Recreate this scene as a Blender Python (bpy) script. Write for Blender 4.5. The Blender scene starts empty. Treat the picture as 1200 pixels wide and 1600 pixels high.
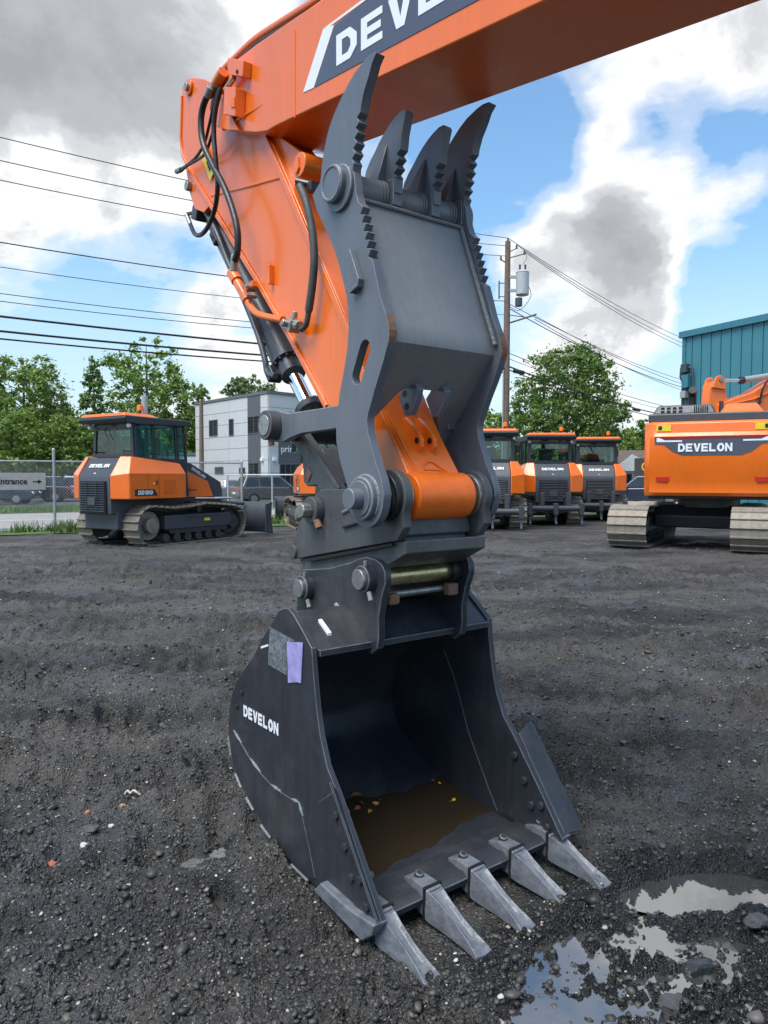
import bpy, math, random
import numpy as np
from mathutils import Vector, Matrix, noise as mnoise

# ------------------------------------------------------------------ camera, sky, sun, exposure
scene = bpy.context.scene
COL = scene.collection
R = math.radians
FPX, HZ, CAMH, XV = 1130.0, 745.0, 1.70, 2090.0       # focal length in photo pixels, horizon row, eye height, vanishing column
PITCH = math.atan((800 - HZ) / FPX)

cam_data = bpy.data.cameras.new("camera")
cam = bpy.data.objects.new("camera", cam_data)
COL.objects.link(cam)
cam.location = (0, 0, CAMH)
cam.rotation_euler = (math.pi / 2 - PITCH, 0, 0)
cam_data.sensor_fit = 'VERTICAL'
cam_data.sensor_height = 36.0
cam_data.lens = FPX / 1600.0 * 36.0
cam_data.clip_start = 0.05
cam_data.clip_end = 3000
scene.camera = cam
scene.render.resolution_x, scene.render.resolution_y = 768, 1024

SUN_EL, SUN_AZ = R(62), R(222)       # azimuth clockwise from +Y (behind the camera, to its left)
world = bpy.data.worlds.new("World")
scene.world = world
world.use_nodes = True


def build_world():
    nt = world.node_tree
    N, L = nt.nodes, nt.links
    N.clear()
    out = N.new('ShaderNodeOutputWorld')
    bg = N.new('ShaderNodeBackground')
    bg.inputs['Strength'].default_value = 0.12
    L.new(bg.outputs[0], out.inputs[0])
    sky = N.new('ShaderNodeTexSky')
    sky.sky_type = 'NISHITA'
    sky.sun_disc = False
    sky.sun_elevation = SUN_EL
    sky.sun_rotation = SUN_AZ
    sky.air_density = 1.25
    sky.dust_density = 0.6
    sky.ozone_density = 1.6

    def math_(op, a, b=None, c=None, clamp=False):
        n = N.new('ShaderNodeMath')
        n.operation = op
        n.use_clamp = clamp
        for i, v in enumerate((a, b, c)):
            if v is None:
                continue
            if isinstance(v, (int, float)):
                n.inputs[i].default_value = v
            else:
                L.new(v, n.inputs[i])
        return n.outputs[0]

    def vmath(op, a, b):
        n = N.new('ShaderNodeVectorMath')
        n.operation = op
        for i, v in enumerate((a, b)):
            if isinstance(v, tuple):
                n.inputs[i].default_value = v
            else:
                L.new(v, n.inputs[i])
        return n.outputs['Value'] if op == 'DOT_PRODUCT' else n.outputs[0]

    tc = N.new('ShaderNodeTexCoord')
    d = tc.outputs['Generated']
    sep = N.new('ShaderNodeSeparateXYZ')
    L.new(d, sep.inputs[0])
    zc = math_('MAXIMUM', sep.outputs[2], 0.0)
    den = math_('ADD', zc, 0.22)
    px_ = math_('DIVIDE', sep.outputs[0], den)
    py_ = math_('DIVIDE', sep.outputs[1], den)
    comb = N.new('ShaderNodeCombineXYZ')
    L.new(px_, comb.inputs[0]); L.new(py_, comb.inputs[1])
    pv = vmath('ADD', comb.outputs[0], (3.7, 1.3, 0.4))

    def noise(vec, scale, detail, rough, dist=0.0):
        n = N.new('ShaderNodeTexNoise')
        n.inputs['Scale'].default_value = scale
        n.inputs['Detail'].default_value = detail
        n.inputs['Roughness'].default_value = rough
        n.inputs['Distortion'].default_value = dist
        L.new(vec, n.inputs['Vector'])
        return n.outputs['Fac']

    n1 = noise(pv, 1.6, 9, 0.58, 0.25)
    n2 = noise(vmath('ADD', pv, (9.1, 4.2, 2.0)), 4.2, 8, 0.6, 0.4)
    n3 = noise(vmath('ADD', d, (4.1, 4.2, 2.0)), 7.0, 7, 0.62, 0.3)
    dens = math_('MULTIPLY_ADD', n2, 0.38, math_('MULTIPLY', n1, 0.85))
    dens = math_('MULTIPLY_ADD', n3, 0.34, dens)
    dens = math_('SUBTRACT', dens, 0.785)
    # the cloud banks of this sky: direction (photo pixel), angular radius, amount of cloud (+) or clear gap (-)
    banks = [((60, 60), 15, .44), ((-190, 140), 14, .24), ((240, 200), 7, .14), ((60, 350), 3, .10), ((200, 370), 3.2, .12), ((250, 480), 4, .14), ((330, 400), 4, .08),
             ((1050, 370), 5.5, .27), ((910, 460), 6.0, .30), ((820, 360), 3.5, .16), ((1000, 140), 8, .22), ((1180, 60), 8, .20), ((880, 180), 4, .08), ((1190, 335), 3.5, .18), ((960, 255), 2.6, .12),
             ((640, 40), 12, -.06), ((770, 230), 5.0, -.26), ((1070, 235), 4.0, -.26), ((1190, 250), 4, -.20), ((1170, 440), 4.5, -.34), ((120, 410), 8, -.34), ((60, 300), 4, -.12), ((300, 330), 5, -.14),
             ((860, 230), 3.0, -.14), ((60, 510), 8, -.10), ((330, 580), 7, .18), ((960, 610), 6, .12)]
    cp, sp = math.cos(PITCH), math.sin(PITCH)
    for (x, y), rad, amt in banks:
        a, b = (x - 600) / FPX, -(y - 800) / FPX
        v = Vector((a, cp + b * sp, -sp + b * cp)).normalized()
        dt = vmath('DOT_PRODUCT', d, tuple(v))
        mr = N.new('ShaderNodeMapRange')
        mr.interpolation_type = 'SMOOTHERSTEP'
        L.new(dt, mr.inputs[0])
        mr.inputs[1].default_value = math.cos(R(rad * 1.45)); mr.inputs[2].default_value = math.cos(R(rad * 0.1))
        mr.inputs[3].default_value = 0; mr.inputs[4].default_value = amt
        dens = math_('ADD', dens, mr.outputs[0])

    def ramp(v, pts):
        n = N.new('ShaderNodeValToRGB')
        n.color_ramp.interpolation = 'EASE'
        e = n.color_ramp.elements
        e[0].position, e[0].color = pts[0][0], (*pts[0][1], 1)
        e[1].position, e[1].color = pts[-1][0], (*pts[-1][1], 1)
        for p, c in pts[1:-1]:
            k = e.new(p); k.color = (*c, 1)
        L.new(v, n.inputs[0])
        return n
    alpha = ramp(dens, [(-0.0, (0, 0, 0)), (0.08, (.30, .30, .30)), (0.24, (1, 1, 1))])
    n4 = noise(vmath('ADD', d, (1.1, 7.2, 5.0)), 6.0, 9, 0.62, 0.6)
    shade = math_('MULTIPLY_ADD', math_('SUBTRACT', n4, 0.5), 0.60, math_('SUBTRACT', dens, 0.08))
    colr = ramp(shade, [(0.02, (4.6, 4.6, 4.6)), (0.18, (4.35, 4.4, 4.45)), (0.30, (3.0, 3.08, 3.2)), (0.42, (2.2, 2.27, 2.4)), (0.62, (1.75, 1.82, 1.95))])
    mix = N.new('ShaderNodeMixRGB')
    L.new(alpha.outputs[0], mix.inputs[0])
    gain = N.new('ShaderNodeMixRGB'); gain.blend_type = 'MULTIPLY'; gain.inputs[0].default_value = 1
    gain.inputs[2].default_value = (0.60, 0.80, 0.90, 1)
    L.new(sky.outputs[0], gain.inputs[1])
    # thin veil everywhere near the horizon
    veil = ramp(sep.outputs[2], [(0.0, (.80, .80, .80)), (0.34, (.05, .05, .05))])
    vm = N.new('ShaderNodeMixRGB')
    L.new(veil.outputs[0], vm.inputs[0]); L.new(gain.outputs[0], vm.inputs[1]); vm.inputs[2].default_value = (3.2, 3.7, 4.1, 1)
    L.new(vm.outputs[0], mix.inputs[1])
    L.new(colr.outputs[0], mix.inputs[2])
    L.new(mix.outputs[0], bg.inputs[0])


build_world()
sun_d = bpy.data.lights.new("sun", 'SUN')
sun_d.energy = 2.4
sun_d.angle = R(40)
sun_d.color = (1.0, 0.95, 0.87)
sun = bpy.data.objects.new("sun", sun_d)
COL.objects.link(sun)
sun_dir = Vector((math.sin(SUN_AZ) * math.cos(SUN_EL), math.cos(SUN_AZ) * math.cos(SUN_EL), math.sin(SUN_EL)))
sun.rotation_euler = sun_dir.to_track_quat('Z', 'Y').to_euler()
sun.location = sun_dir * 60
scene.view_settings.view_transform = 'Standard'
scene.view_settings.look = 'None'
scene.view_settings.gamma = 1
scene.view_settings.exposure = 1.0

# ------------------------------------------------------------------ photo pixel -> place
_cp, _sp = math.cos(PITCH), math.sin(PITCH)
CAM = np.array([0, 0, CAMH])


def ray(x, y):
    a, b = (x - 600) / FPX, -(y - 800) / FPX
    return np.array([a, _cp + b * _sp, -_sp + b * _cp])


def ground(x, y, z=0.0):
    r = ray(x, y)
    return CAM + r * ((z - CAMH) / r[2])


def depth(x, y, d):
    r = ray(x, y)
    return CAM + r * (d / r[1])


_v = np.array([*ray(XV, HZ)[:2], 0])
VAX = _v / np.linalg.norm(_v)                        # across the big excavator's bucket
UAX = np.array([VAX[1], -VAX[0], 0])                 # towards that machine's body
EXO = VAX * 2.02                                     # its working plane
EXROT = math.atan2(UAX[1], UAX[0])


def uz(x, y, v):
    """photo pixel on the plate that stands v metres off the arm's middle plane -> (u, z)"""
    r = ray(x, y)
    t = (v - (CAM - EXO) @ VAX) / (r @ VAX)
    P = CAM + r * t
    return (float((P - EXO) @ UAX), float(P[2]))


def uzl(pts, v):
    return [uz(x, y, v) for x, y in pts]


# ------------------------------------------------------------------ materials
MATS = {}


def mat(name, color, rough=0.5, metal=0.0, var=0.15, scale=6.0, bump=0.0, bscale=60.0, coat=0.0, rvar=0.1, dirt=None, dirt_amt=0.0, dscale=3.0, spec=0.5, streak=0.0):
    m = bpy.data.materials.new(name)
    m.use_nodes = True
    nt = m.node_tree
    N, L = nt.nodes, nt.links
    b = N['Principled BSDF']
    b.inputs['Roughness'].default_value = rough
    b.inputs['Metallic'].default_value = metal
    b.inputs['Coat Weight'].default_value = coat
    b.inputs['Coat Roughness'].default_value = 0.15
    b.inputs['Specular IOR Level'].default_value = spec
    tc = N.new('ShaderNodeTexCoord')
    nz = N.new('ShaderNodeTexNoise')
    nz.inputs['Scale'].default_value = scale
    nz.inputs['Detail'].default_value = 6
    nz.inputs['Roughness'].default_value = 0.6
    L.new(tc.outputs['Object'], nz.inputs['Vector'])
    rp = N.new('ShaderNodeMapRange')
    L.new(nz.outputs['Fac'], rp.inputs[0])
    rp.inputs[1].default_value = 0.3; rp.inputs[2].default_value = 0.7
    rp.inputs[3].default_value = 1 - var; rp.inputs[4].default_value = 1 + var
    mx = N.new('ShaderNodeVectorMath'); mx.operation = 'SCALE'
    mx.inputs[0].default_value = color[:3]
    L.new(rp.outputs[0], mx.inputs['Scale'])
    col = mx.outputs[0]
    if dirt is not None:
        n2 = N.new('ShaderNodeTexNoise')
        n2.inputs['Scale'].default_value = dscale; n2.inputs['Detail'].default_value = 9; n2.inputs['Roughness'].default_value = 0.7
        L.new(tc.outputs['Object'], n2.inputs['Vector'])
        r2 = N.new('ShaderNodeMapRange')
        L.new(n2.outputs['Fac'], r2.inputs[0])
        r2.inputs[1].default_value = 0.62 - 0.3 * dirt_amt; r2.inputs[2].default_value = 0.75
        r2.inputs[3].default_value = 0; r2.inputs[4].default_value = min(1, dirt_amt * 1.2 + .1)
        mm = N.new('ShaderNodeMixRGB')
        L.new(r2.outputs[0], mm.inputs[0]); L.new(col, mm.inputs[1]); mm.inputs[2].default_value = (*dirt, 1)
        col = mm.outputs[0]
    if streak:
        mp = N.new('ShaderNodeMapping'); mp.inputs['Scale'].default_value = (26, 26, 1.6)
        L.new(tc.outputs['Object'], mp.inputs['Vector'])
        ns = N.new('ShaderNodeTexNoise'); ns.inputs['Scale'].default_value = 1.6; ns.inputs['Detail'].default_value = 7; ns.inputs['Roughness'].default_value = .65
        L.new(mp.outputs[0], ns.inputs['Vector'])
        rs_ = N.new('ShaderNodeMapRange'); L.new(ns.outputs['Fac'], rs_.inputs[0])
        rs_.inputs[1].default_value = .3; rs_.inputs[2].default_value = .7; rs_.inputs[3].default_value = 1 - streak; rs_.inputs[4].default_value = 1 + streak
        sv = N.new('ShaderNodeVectorMath'); sv.operation = 'SCALE'
        L.new(col, sv.inputs[0]); L.new(rs_.outputs[0], sv.inputs['Scale'])
        col = sv.outputs[0]
    L.new(col, b.inputs['Base Color'])
    rr = N.new('ShaderNodeMapRange')
    n3 = N.new('ShaderNodeTexNoise')
    n3.inputs['Scale'].default_value = scale * 2.7; n3.inputs['Detail'].default_value = 5
    L.new(tc.outputs['Object'], n3.inputs['Vector'])
    L.new(n3.outputs['Fac'], rr.inputs[0])
    rr.inputs[1].default_value = 0.3; rr.inputs[2].default_value = 0.7
    rr.inputs[3].default_value = max(0.02, rough - rvar); rr.inputs[4].default_value = min(1, rough + rvar)
    L.new(rr.outputs[0], b.inputs['Roughness'])
    if bump:
        n4 = N.new('ShaderNodeTexNoise')
        n4.inputs['Scale'].default_value = bscale; n4.inputs['Detail'].default_value = 4
        L.new(tc.outputs['Object'], n4.inputs['Vector'])
        bp = N.new('ShaderNodeBump')
        bp.inputs['Strength'].default_value = bump; bp.inputs['Distance'].default_value = 0.01
        L.new(n4.outputs['Fac'], bp.inputs['Height'])
        L.new(bp.outputs[0], b.inputs['Normal'])
    MATS[name] = m
    return m


def mixmat(name, c1, c2, scale, lo=.4, hi=.6, rough=.8, **k):
    return mat(name, c1, rough=rough, dirt=c2, **k)


M = MATS
mat('orange', (0.84, 0.155, 0.007), 0.33, var=0.06, scale=1.5, coat=0.5, rvar=0.09, bump=0.16, bscale=5, dirt=(0.62, 0.20, 0.06), dirt_amt=0.10, dscale=4, streak=.06)
mat('orange_worn', (0.80, 0.150, 0.010), 0.42, var=0.10, scale=14, dirt=(0.20, 0.06, 0.02), dirt_amt=0.15, dscale=20)
mat('plate_grey', (0.112, 0.124, 0.146), 0.36, var=0.10, scale=2.2, rvar=0.10, bump=0.05, bscale=220, dirt=(0.185, 0.18, 0.17), dirt_amt=0.22, dscale=7, streak=.07)
mat('web_grey', (0.190, 0.200, 0.210), 0.42, var=0.07, scale=4, bump=0.05, bscale=260, rvar=.1, dirt=(0.24, 0.24, 0.23), dirt_amt=0.2, dscale=6, streak=.08)  # paler than plate_grey: bright sky reflection raised into the base colour
mat('bucket_grey', (0.026, 0.029, 0.036), 0.38, var=0.18, scale=3, rvar=0.12, bump=0.06, bscale=200, dirt=(0.085, 0.080, 0.073), dirt_amt=0.38, dscale=3.2, streak=.16)
mat('tooth_grey', (0.135, 0.145, 0.165), 0.36, var=0.25, scale=18, bump=0.5, bscale=38, dirt=(0.030, 0.028, 0.026), dirt_amt=0.40, dscale=14)
mat('coupler_grey', (0.066, 0.070, 0.075), 0.46, var=0.18, scale=6, bump=0.12, bscale=120, rvar=.12, dirt=(0.135, 0.112, 0.085), dirt_amt=0.34, dscale=8, streak=.16)
mat('edge_worn', (0.200, 0.212, 0.235), 0.40, var=0.30, scale=25, dirt=(0.07, 0.073, 0.08), dirt_amt=0.5, dscale=18)
mat('edge_bucket', (0.110, 0.118, 0.132), 0.40, var=0.30, scale=25, dirt=(0.03, 0.033, 0.04), dirt_amt=0.6, dscale=14)
mat('weld_dim', (0.075, 0.08, 0.085), 0.45, var=0.3, scale=60)
mat('weld', (0.17, 0.18, 0.19), 0.38, var=0.25, scale=60, bump=0.5, bscale=90)
mat('rusty', (0.20, 0.090, 0.040), 0.75, var=0.4, scale=40, dirt=(0.12, 0.125, 0.13), dirt_amt=0.65, dscale=16)
mat('pin_steel', (0.34, 0.34, 0.33), 0.40, 0.8, var=0.2, scale=30, dirt=(0.09, 0.085, 0.08), dirt_amt=0.35, dscale=14)
mat('gold_pin', (0.46, 0.40, 0.22), 0.28, 0.9, var=0.25, scale=12, dirt=(0.05, 0.045, 0.03), dirt_amt=0.3, dscale=10)
mat('chrome', (0.85, 0.86, 0.88), 0.06, 1.0, var=0.02, rvar=0.03)
mat('galv', (0.36, 0.35, 0.31), 0.42, 0.7, var=0.25, scale=40)
mat('hose_black', (0.012, 0.012, 0.014), 0.42, var=0.2, scale=20, bump=0.1)
mat('hose_sleeve', (0.060, 0.062, 0.064), 0.6, var=0.2, scale=20)
mat('cyl_grey', (0.070, 0.077, 0.090), 0.36, var=0.12, scale=8, rvar=.06)
mat('black', (0.010, 0.010, 0.011), 0.5, var=0.2)
mat('decal_grey', (0.070, 0.076, 0.105), 0.32, var=0.04, scale=2, coat=.15)
mat('decal_white', (0.78, 0.79, 0.80), 0.35, var=0.03)
mat('decal_red', (0.22, 0.012, 0.02), 0.4, var=0.1)
mat('yellow', (0.80, 0.58, 0.03), 0.45, var=0.06)
mat('tape_white', (0.75, 0.76, 0.76), 0.5, var=0.05)
mat('tape_purple', (0.33, 0.29, 0.58), 0.45, var=0.25, scale=30)
mat('machine_dark', (0.030, 0.032, 0.037), 0.42, var=0.12, scale=4, coat=.1, dirt=(0.10, 0.095, 0.09), dirt_amt=0.08)
mat('machine_grey', (0.052, 0.057, 0.066), 0.40, var=0.10, scale=4, coat=.1)
mat('track_steel', (0.235, 0.200, 0.160), 0.60, 0.25, var=0.3, scale=9, dirt=(0.100, 0.083, 0.067), dirt_amt=0.4, dscale=5, bump=.2, bscale=40)
mat('track_dark', (0.045, 0.042, 0.040), 0.6, 0.2, var=0.3, scale=9)
mat('lamp_white', (0.8, 0.82, 0.85), 0.15, var=0.02)
mat('red_lens', (0.50, 0.010, 0.008), 0.2, var=0.1)
mat('amber', (0.90, 0.20, 0.010), 0.2, var=0.1)
mat('seat', (0.020, 0.020, 0.022), 0.7)
mat('galv_post', (0.42, 0.43, 0.43), 0.45, 0.5, var=0.15, scale=8)
mat('sign_board', (0.42, 0.40, 0.36), 0.6, var=0.12, scale=5)
mat('text_dark', (0.02, 0.018, 0.018), 0.6)
mat('cladding', (0.55, 0.55, 0.55), 0.6, var=0.05, scale=1.2, dirt=(0.30, 0.30, 0.30), dirt_amt=.2, dscale=.6)
mat('cladding_dark', (0.105, 0.108, 0.118), 0.55, var=0.06, scale=1.5)
mat('roof_cap', (0.12, 0.14, 0.14), 0.5)
mat('wall_white', (0.62, 0.63, 0.64), 0.6, var=0.06)
mat('teal', (0.050, 0.200, 0.245), 0.45, var=0.06, scale=.8, rvar=.05, dirt=(0.07, 0.19, 0.22), dirt_amt=.2, dscale=1.2)
mat('teal_trim', (0.040, 0.170, 0.220), 0.45)
mat('brown_roof', (0.110, 0.080, 0.065), 0.85, var=0.25, scale=3, bump=.3, bscale=8)
mat('sign_brown', (0.050, 0.045, 0.040), 0.7)
mat('gold_text', (0.65, 0.45, 0.12), 0.5)
mat('green_text', (0.03, 0.42, 0.17), 0.5)
mat('wood_pole', (0.170, 0.118, 0.088), 0.85, var=0.25, scale=7, bump=.4, bscale=30)
mat('transformer', (0.42, 0.44, 0.45), 0.45, var=0.08)
mat('wire', (0.012, 0.012, 0.014), 0.6)
mat('car_black', (0.012, 0.013, 0.016), 0.2, var=.05, coat=.6)
mat('car_grey', (0.105, 0.110, 0.115), 0.25, 0.4, var=.05, coat=.6)
mat('car_silver', (0.42, 0.45, 0.48), 0.25, 0.5, var=.05, coat=.6)
mat('car_blue', (0.030, 0.040, 0.070), 0.22, .2, var=.05, coat=.6)
mat('tyre', (0.015, 0.015, 0.015), 0.8)
mat('rim', (0.30, 0.31, 0.32), 0.35, .8)
mat('concrete_road', (0.30, 0.285, 0.265), 0.85, var=0.14, scale=.5, dirt=(0.20, 0.19, 0.175), dirt_amt=.35, dscale=.25)
mat('line_white', (0.6, 0.6, 0.58), 0.8, var=.15)
mat('grass_ground', (0.060, 0.105, 0.022), 0.95, var=0.35, scale=.8)
mat('grass_blades', (0.095, 0.170, 0.030), 0.7, var=0.45, scale=.7)
mat('bark', (0.085, 0.065, 0.050), 0.9, var=0.3, scale=6, bump=.5, bscale=20)
mat('stone_dark', (0.058, 0.058, 0.060), 0.7, var=0.35, scale=25, bump=.5, bscale=90)
mat('stone_pale', (0.52, 0.49, 0.43), 0.7, var=0.2, scale=40, bump=.2, bscale=90)
mat('stone_tan', (0.36, 0.23, 0.13), 0.75, var=0.25, scale=40)
mat('stone_red', (0.42, 0.13, 0.08), 0.75, var=0.2, scale=40)
mat('stone_wet', (0.030, 0.032, 0.035), 0.22, var=0.3, scale=30, bump=.4, bscale=60)
mat('leaf_brown', (0.27, 0.085, 0.020), 0.5, var=0.35, scale=30)
mat('leaf_tan', (0.50, 0.24, 0.040), 0.5, var=0.25, scale=30)
mat('leaf_yellow', (0.80, 0.45, 0.008), 0.45, var=0.2, scale=30)


def glass_mat(name, tint, alpha):
    m = bpy.data.materials.new(name)
    m.use_nodes = True
    nt = m.node_tree
    N, L = nt.nodes, nt.links
    N.clear()
    out = N.new('ShaderNodeOutputMaterial')
    tr = N.new('ShaderNodeBsdfTransparent'); tr.inputs[0].default_value = (*tint, 1)
    gl = N.new('ShaderNodeBsdfGlossy'); gl.inputs['Roughness'].default_value = 0.02
    gl.inputs[0].default_value = (0.9, 0.95, 0.95, 1)
    fr = N.new('ShaderNodeFresnel'); fr.inputs[0].default_value = 1.5
    ad = N.new('ShaderNodeValue'); ad.outputs[0].default_value = alpha
    mx = N.new('ShaderNodeMixShader')
    L.new(ad.outputs[0], mx.inputs[0]); L.new(tr.outputs[0], mx.inputs[1]); L.new(gl.outputs[0], mx.inputs[2])
    L.new(mx.outputs[0], out.inputs[0])
    MATS[name] = m


glass_mat('cab_glass', (0.52, 0.74, 0.69), 0.10)
glass_mat('dark_glass', (0.05, 0.06, 0.065), 0.08)
glass_mat('clear_film', (0.80, 0.86, 0.90), 0.10)


def film_mat():
    m = M['clear_film']
    N, L = m.node_tree.nodes, m.node_tree.links
    out = [n for n in N if n.type == 'OUTPUT_MATERIAL'][0]
    src = out.inputs[0].links[0].from_socket
    df = N.new('ShaderNodeBsdfDiffuse')
    tc = N.new('ShaderNodeTexCoord')
    nz = N.new('ShaderNodeTexNoise'); nz.inputs['Scale'].default_value = 22; nz.inputs['Detail'].default_value = 5; nz.inputs['Distortion'].default_value = 2.5
    L.new(tc.outputs['Object'], nz.inputs['Vector'])
    mr = N.new('ShaderNodeMapRange'); L.new(nz.outputs['Fac'], mr.inputs[0])
    mr.inputs[1].default_value = .42; mr.inputs[2].default_value = .62; mr.inputs[3].default_value = .14; mr.inputs[4].default_value = .34
    df.inputs[0].default_value = (.48, .54, .58, 1)
    mx = N.new('ShaderNodeMixShader')
    L.new(mr.outputs[0], mx.inputs[0]); L.new(src, mx.inputs[1]); L.new(df.outputs[0], mx.inputs[2])
    L.new(mx.outputs[0], out.inputs[0])


film_mat()


def leaf_mat(name, c1, c2):
    m = bpy.data.materials.new(name)
    m.use_nodes = True
    nt = m.node_tree
    N, L = nt.nodes, nt.links
    b = N['Principled BSDF']
    b.inputs['Roughness'].default_value = 0.55
    g = N.new('ShaderNodeNewGeometry')
    rp = N.new('ShaderNodeValToRGB')
    rp.color_ramp.elements[0].color = (*c1, 1); rp.color_ramp.elements[1].color = (*c2, 1)
    L.new(g.outputs['Random Per Island'], rp.inputs[0])
    L.new(rp.outputs[0], b.inputs['Base Color'])
    t = N.new('ShaderNodeBsdfTranslucent')
    L.new(rp.outputs[0], t.inputs[0])
    mx = N.new('ShaderNodeMixShader'); mx.inputs[0].default_value = 0.35
    L.new(b.outputs[0], mx.inputs[1]); L.new(t.outputs[0], mx.inputs[2])
    L.new(mx.outputs[0], N['Material Output'].inputs[0])
    MATS[name] = m


leaf_mat('leaf_mid', (0.105, 0.175, 0.026), (0.255, 0.360, 0.070))
leaf_mat('leaf_dark', (0.075, 0.140, 0.028), (0.185, 0.285, 0.058))
leaf_mat('leaf_light', (0.125, 0.205, 0.032), (0.280, 0.395, 0.085))
leaf_mat('leaf_grey', (0.090, 0.145, 0.055), (0.180, 0.250, 0.090))


def water_mat(name, col, rough=0.02, ior=1.33):
    m = bpy.data.materials.new(name)
    m.use_nodes = True
    nt = m.node_tree
    N, L = nt.nodes, nt.links
    b = N['Principled BSDF']
    b.inputs['Base Color'].default_value = (*col, 1)
    b.inputs['Roughness'].default_value = rough
    b.inputs['IOR'].default_value = ior
    tc = N.new('ShaderNodeTexCoord')
    nz = N.new('ShaderNodeTexNoise'); nz.inputs['Scale'].default_value = 9; nz.inputs['Detail'].default_value = 3
    L.new(tc.outputs['Object'], nz.inputs['Vector'])
    bp = N.new('ShaderNodeBump'); bp.inputs['Strength'].default_value = 0.05; bp.inputs['Distance'].default_value = 0.01
    L.new(nz.outputs['Fac'], bp.inputs['Height']); L.new(bp.outputs[0], b.inputs['Normal'])
    MATS[name] = m


water_mat('puddle_water', (0.045, 0.044, 0.042), .015, 3.4)
water_mat('muddy_water', (0.030, 0.021, 0.013), 0.08)


def gravel_mat():
    m = bpy.data.materials.new('gravel_ground')
    m.use_nodes = True
    nt = m.node_tree
    N, L = nt.nodes, nt.links
    b = N['Principled BSDF']
    tc = N.new('ShaderNodeTexCoord')
    P = tc.outputs['Object']

    def vor(scale, feat='F1'):
        n = N.new('ShaderNodeTexVoronoi'); n.inputs['Scale'].default_value = scale; n.feature = feat
        L.new(P, n.inputs['Vector']); return n

    def noi(scale, det=6, rough=.6):
        n = N.new('ShaderNodeTexNoise'); n.inputs['Scale'].default_value = scale; n.inputs['Detail'].default_value = det
        n.inputs['Roughness'].default_value = rough
        L.new(P, n.inputs['Vector']); return n

    def rng(s, a, b_, c, d):
        n = N.new('ShaderNodeMapRange'); L.new(s, n.inputs[0])
        for i, q in enumerate((a, b_, c, d)):
            n.inputs[i + 1].default_value = q
        return n.outputs[0]

    def mx(f, a, b_):
        n = N.new('ShaderNodeMixRGB')
        if isinstance(f, float): n.inputs[0].default_value = f
        else: L.new(f, n.inputs[0])
        for i, q in ((1, a), (2, b_)):
            if isinstance(q, tuple): n.inputs[i].default_value = (*q, 1)
            else: L.new(q, n.inputs[i])
        return n.outputs[0]
    v1 = vor(70); v2 = vor(150); v3 = vor(24)
    sx = N.new('ShaderNodeSeparateXYZ'); L.new(v1.outputs['Color'], sx.inputs[0])
    sx2 = N.new('ShaderNodeSeparateXYZ'); L.new(v2.outputs['Color'], sx2.inputs[0])
    sx3 = N.new('ShaderNodeSeparateXYZ'); L.new(v3.outputs['Color'], sx3.inputs[0])
    c = mx(sx.outputs[0], (0.019, 0.0185, 0.018), (0.064, 0.062, 0.060))
    c = mx(rng(sx2.outputs[0], .76, .95, 0, .75), c, (0.150, 0.138, 0.12))
    c = mx(rng(sx2.outputs[2], .70, .80, 0, .7), c, (0.010, 0.010, 0.010))
    big = noi(.55, 5).outputs['Fac']
    c = mx(rng(big, .45, .62, 0, .55), c, (0.085, 0.075, 0.064))
    c = mx(rng(noi(2.3, 6, .7).outputs['Fac'], .50, .62, 0, .75), c, (0.016, 0.0155, 0.015))
    c = mx(rng(noi(3.7, 6, .7).outputs['Fac'], .60, .70, 0, .40), c, (0.12, 0.108, 0.092))
    c = mx(rng(sx2.outputs[1], .972, .985, 0, .85), c, (0.34, 0.30, 0.24))
    # damp and dry bands, drawn out along the lanes the machines use
    mp = N.new('ShaderNodeMapping'); mp.inputs['Scale'].default_value = (.8, 2.1, 1); mp.inputs['Rotation'].default_value = (0, 0, .18)
    L.new(P, mp.inputs['Vector'])
    nb = N.new('ShaderNodeTexNoise'); nb.inputs['Scale'].default_value = 1.15; nb.inputs['Detail'].default_value = 8; nb.inputs['Roughness'].default_value = .68; nb.inputs['Distortion'].default_value = .4
    L.new(mp.outputs[0], nb.inputs['Vector'])
    c = mx(rng(nb.outputs['Fac'], .52, .64, 0, .70), c, (0.014, 0.0135, 0.0135))
    c = mx(rng(nb.outputs['Fac'], .46, .34, 0, .60), c, (0.105, 0.093, 0.078))
    # a browner, drier patchiness far off
    c = mx(rng(noi(.16, 4).outputs['Fac'], .45, .7, 0, .40), c, (0.110, 0.098, 0.085))
    # damp patches, their blue-grey sky sheen mixed into the base colour
    c = mx(rng(noi(1.1, 4).outputs['Fac'], .52, .66, 0, .55), c, (0.095, 0.102, 0.116))
    mp2 = N.new('ShaderNodeMapping'); mp2.inputs['Scale'].default_value = (.22, .85, 1); mp2.inputs['Rotation'].default_value = (0, 0, -.12)
    L.new(P, mp2.inputs['Vector'])
    nc_ = N.new('ShaderNodeTexNoise'); nc_.inputs['Scale'].default_value = 1.0; nc_.inputs['Detail'].default_value = 7; nc_.inputs['Roughness'].default_value = .62
    L.new(mp2.outputs[0], nc_.inputs['Vector'])
    c = mx(rng(nc_.outputs['Fac'], .50, .60, 0, .50), c, (0.130, 0.118, 0.104))
    c = mx(rng(nc_.outputs['Fac'], .46, .38, 0, .65), c, (0.013, 0.0125, 0.0125))
    wet = N.new('ShaderNodeAttribute'); wet.attribute_name = 'wet'
    c = mx(rng(wet.outputs['Fac'], 0, 1, 0, .80), c, (0.012, 0.012, 0.0125))
    L.new(c, b.inputs['Base Color'])
    rm = N.new('ShaderNodeMath'); rm.operation = 'MULTIPLY_ADD'; rm.use_clamp = True
    L.new(wet.outputs['Fac'], rm.inputs[0]); rm.inputs[1].default_value = -.55
    L.new(rng(noi(1.1, 4).outputs['Fac'], .47, .66, .75, .28), rm.inputs[2])
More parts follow.
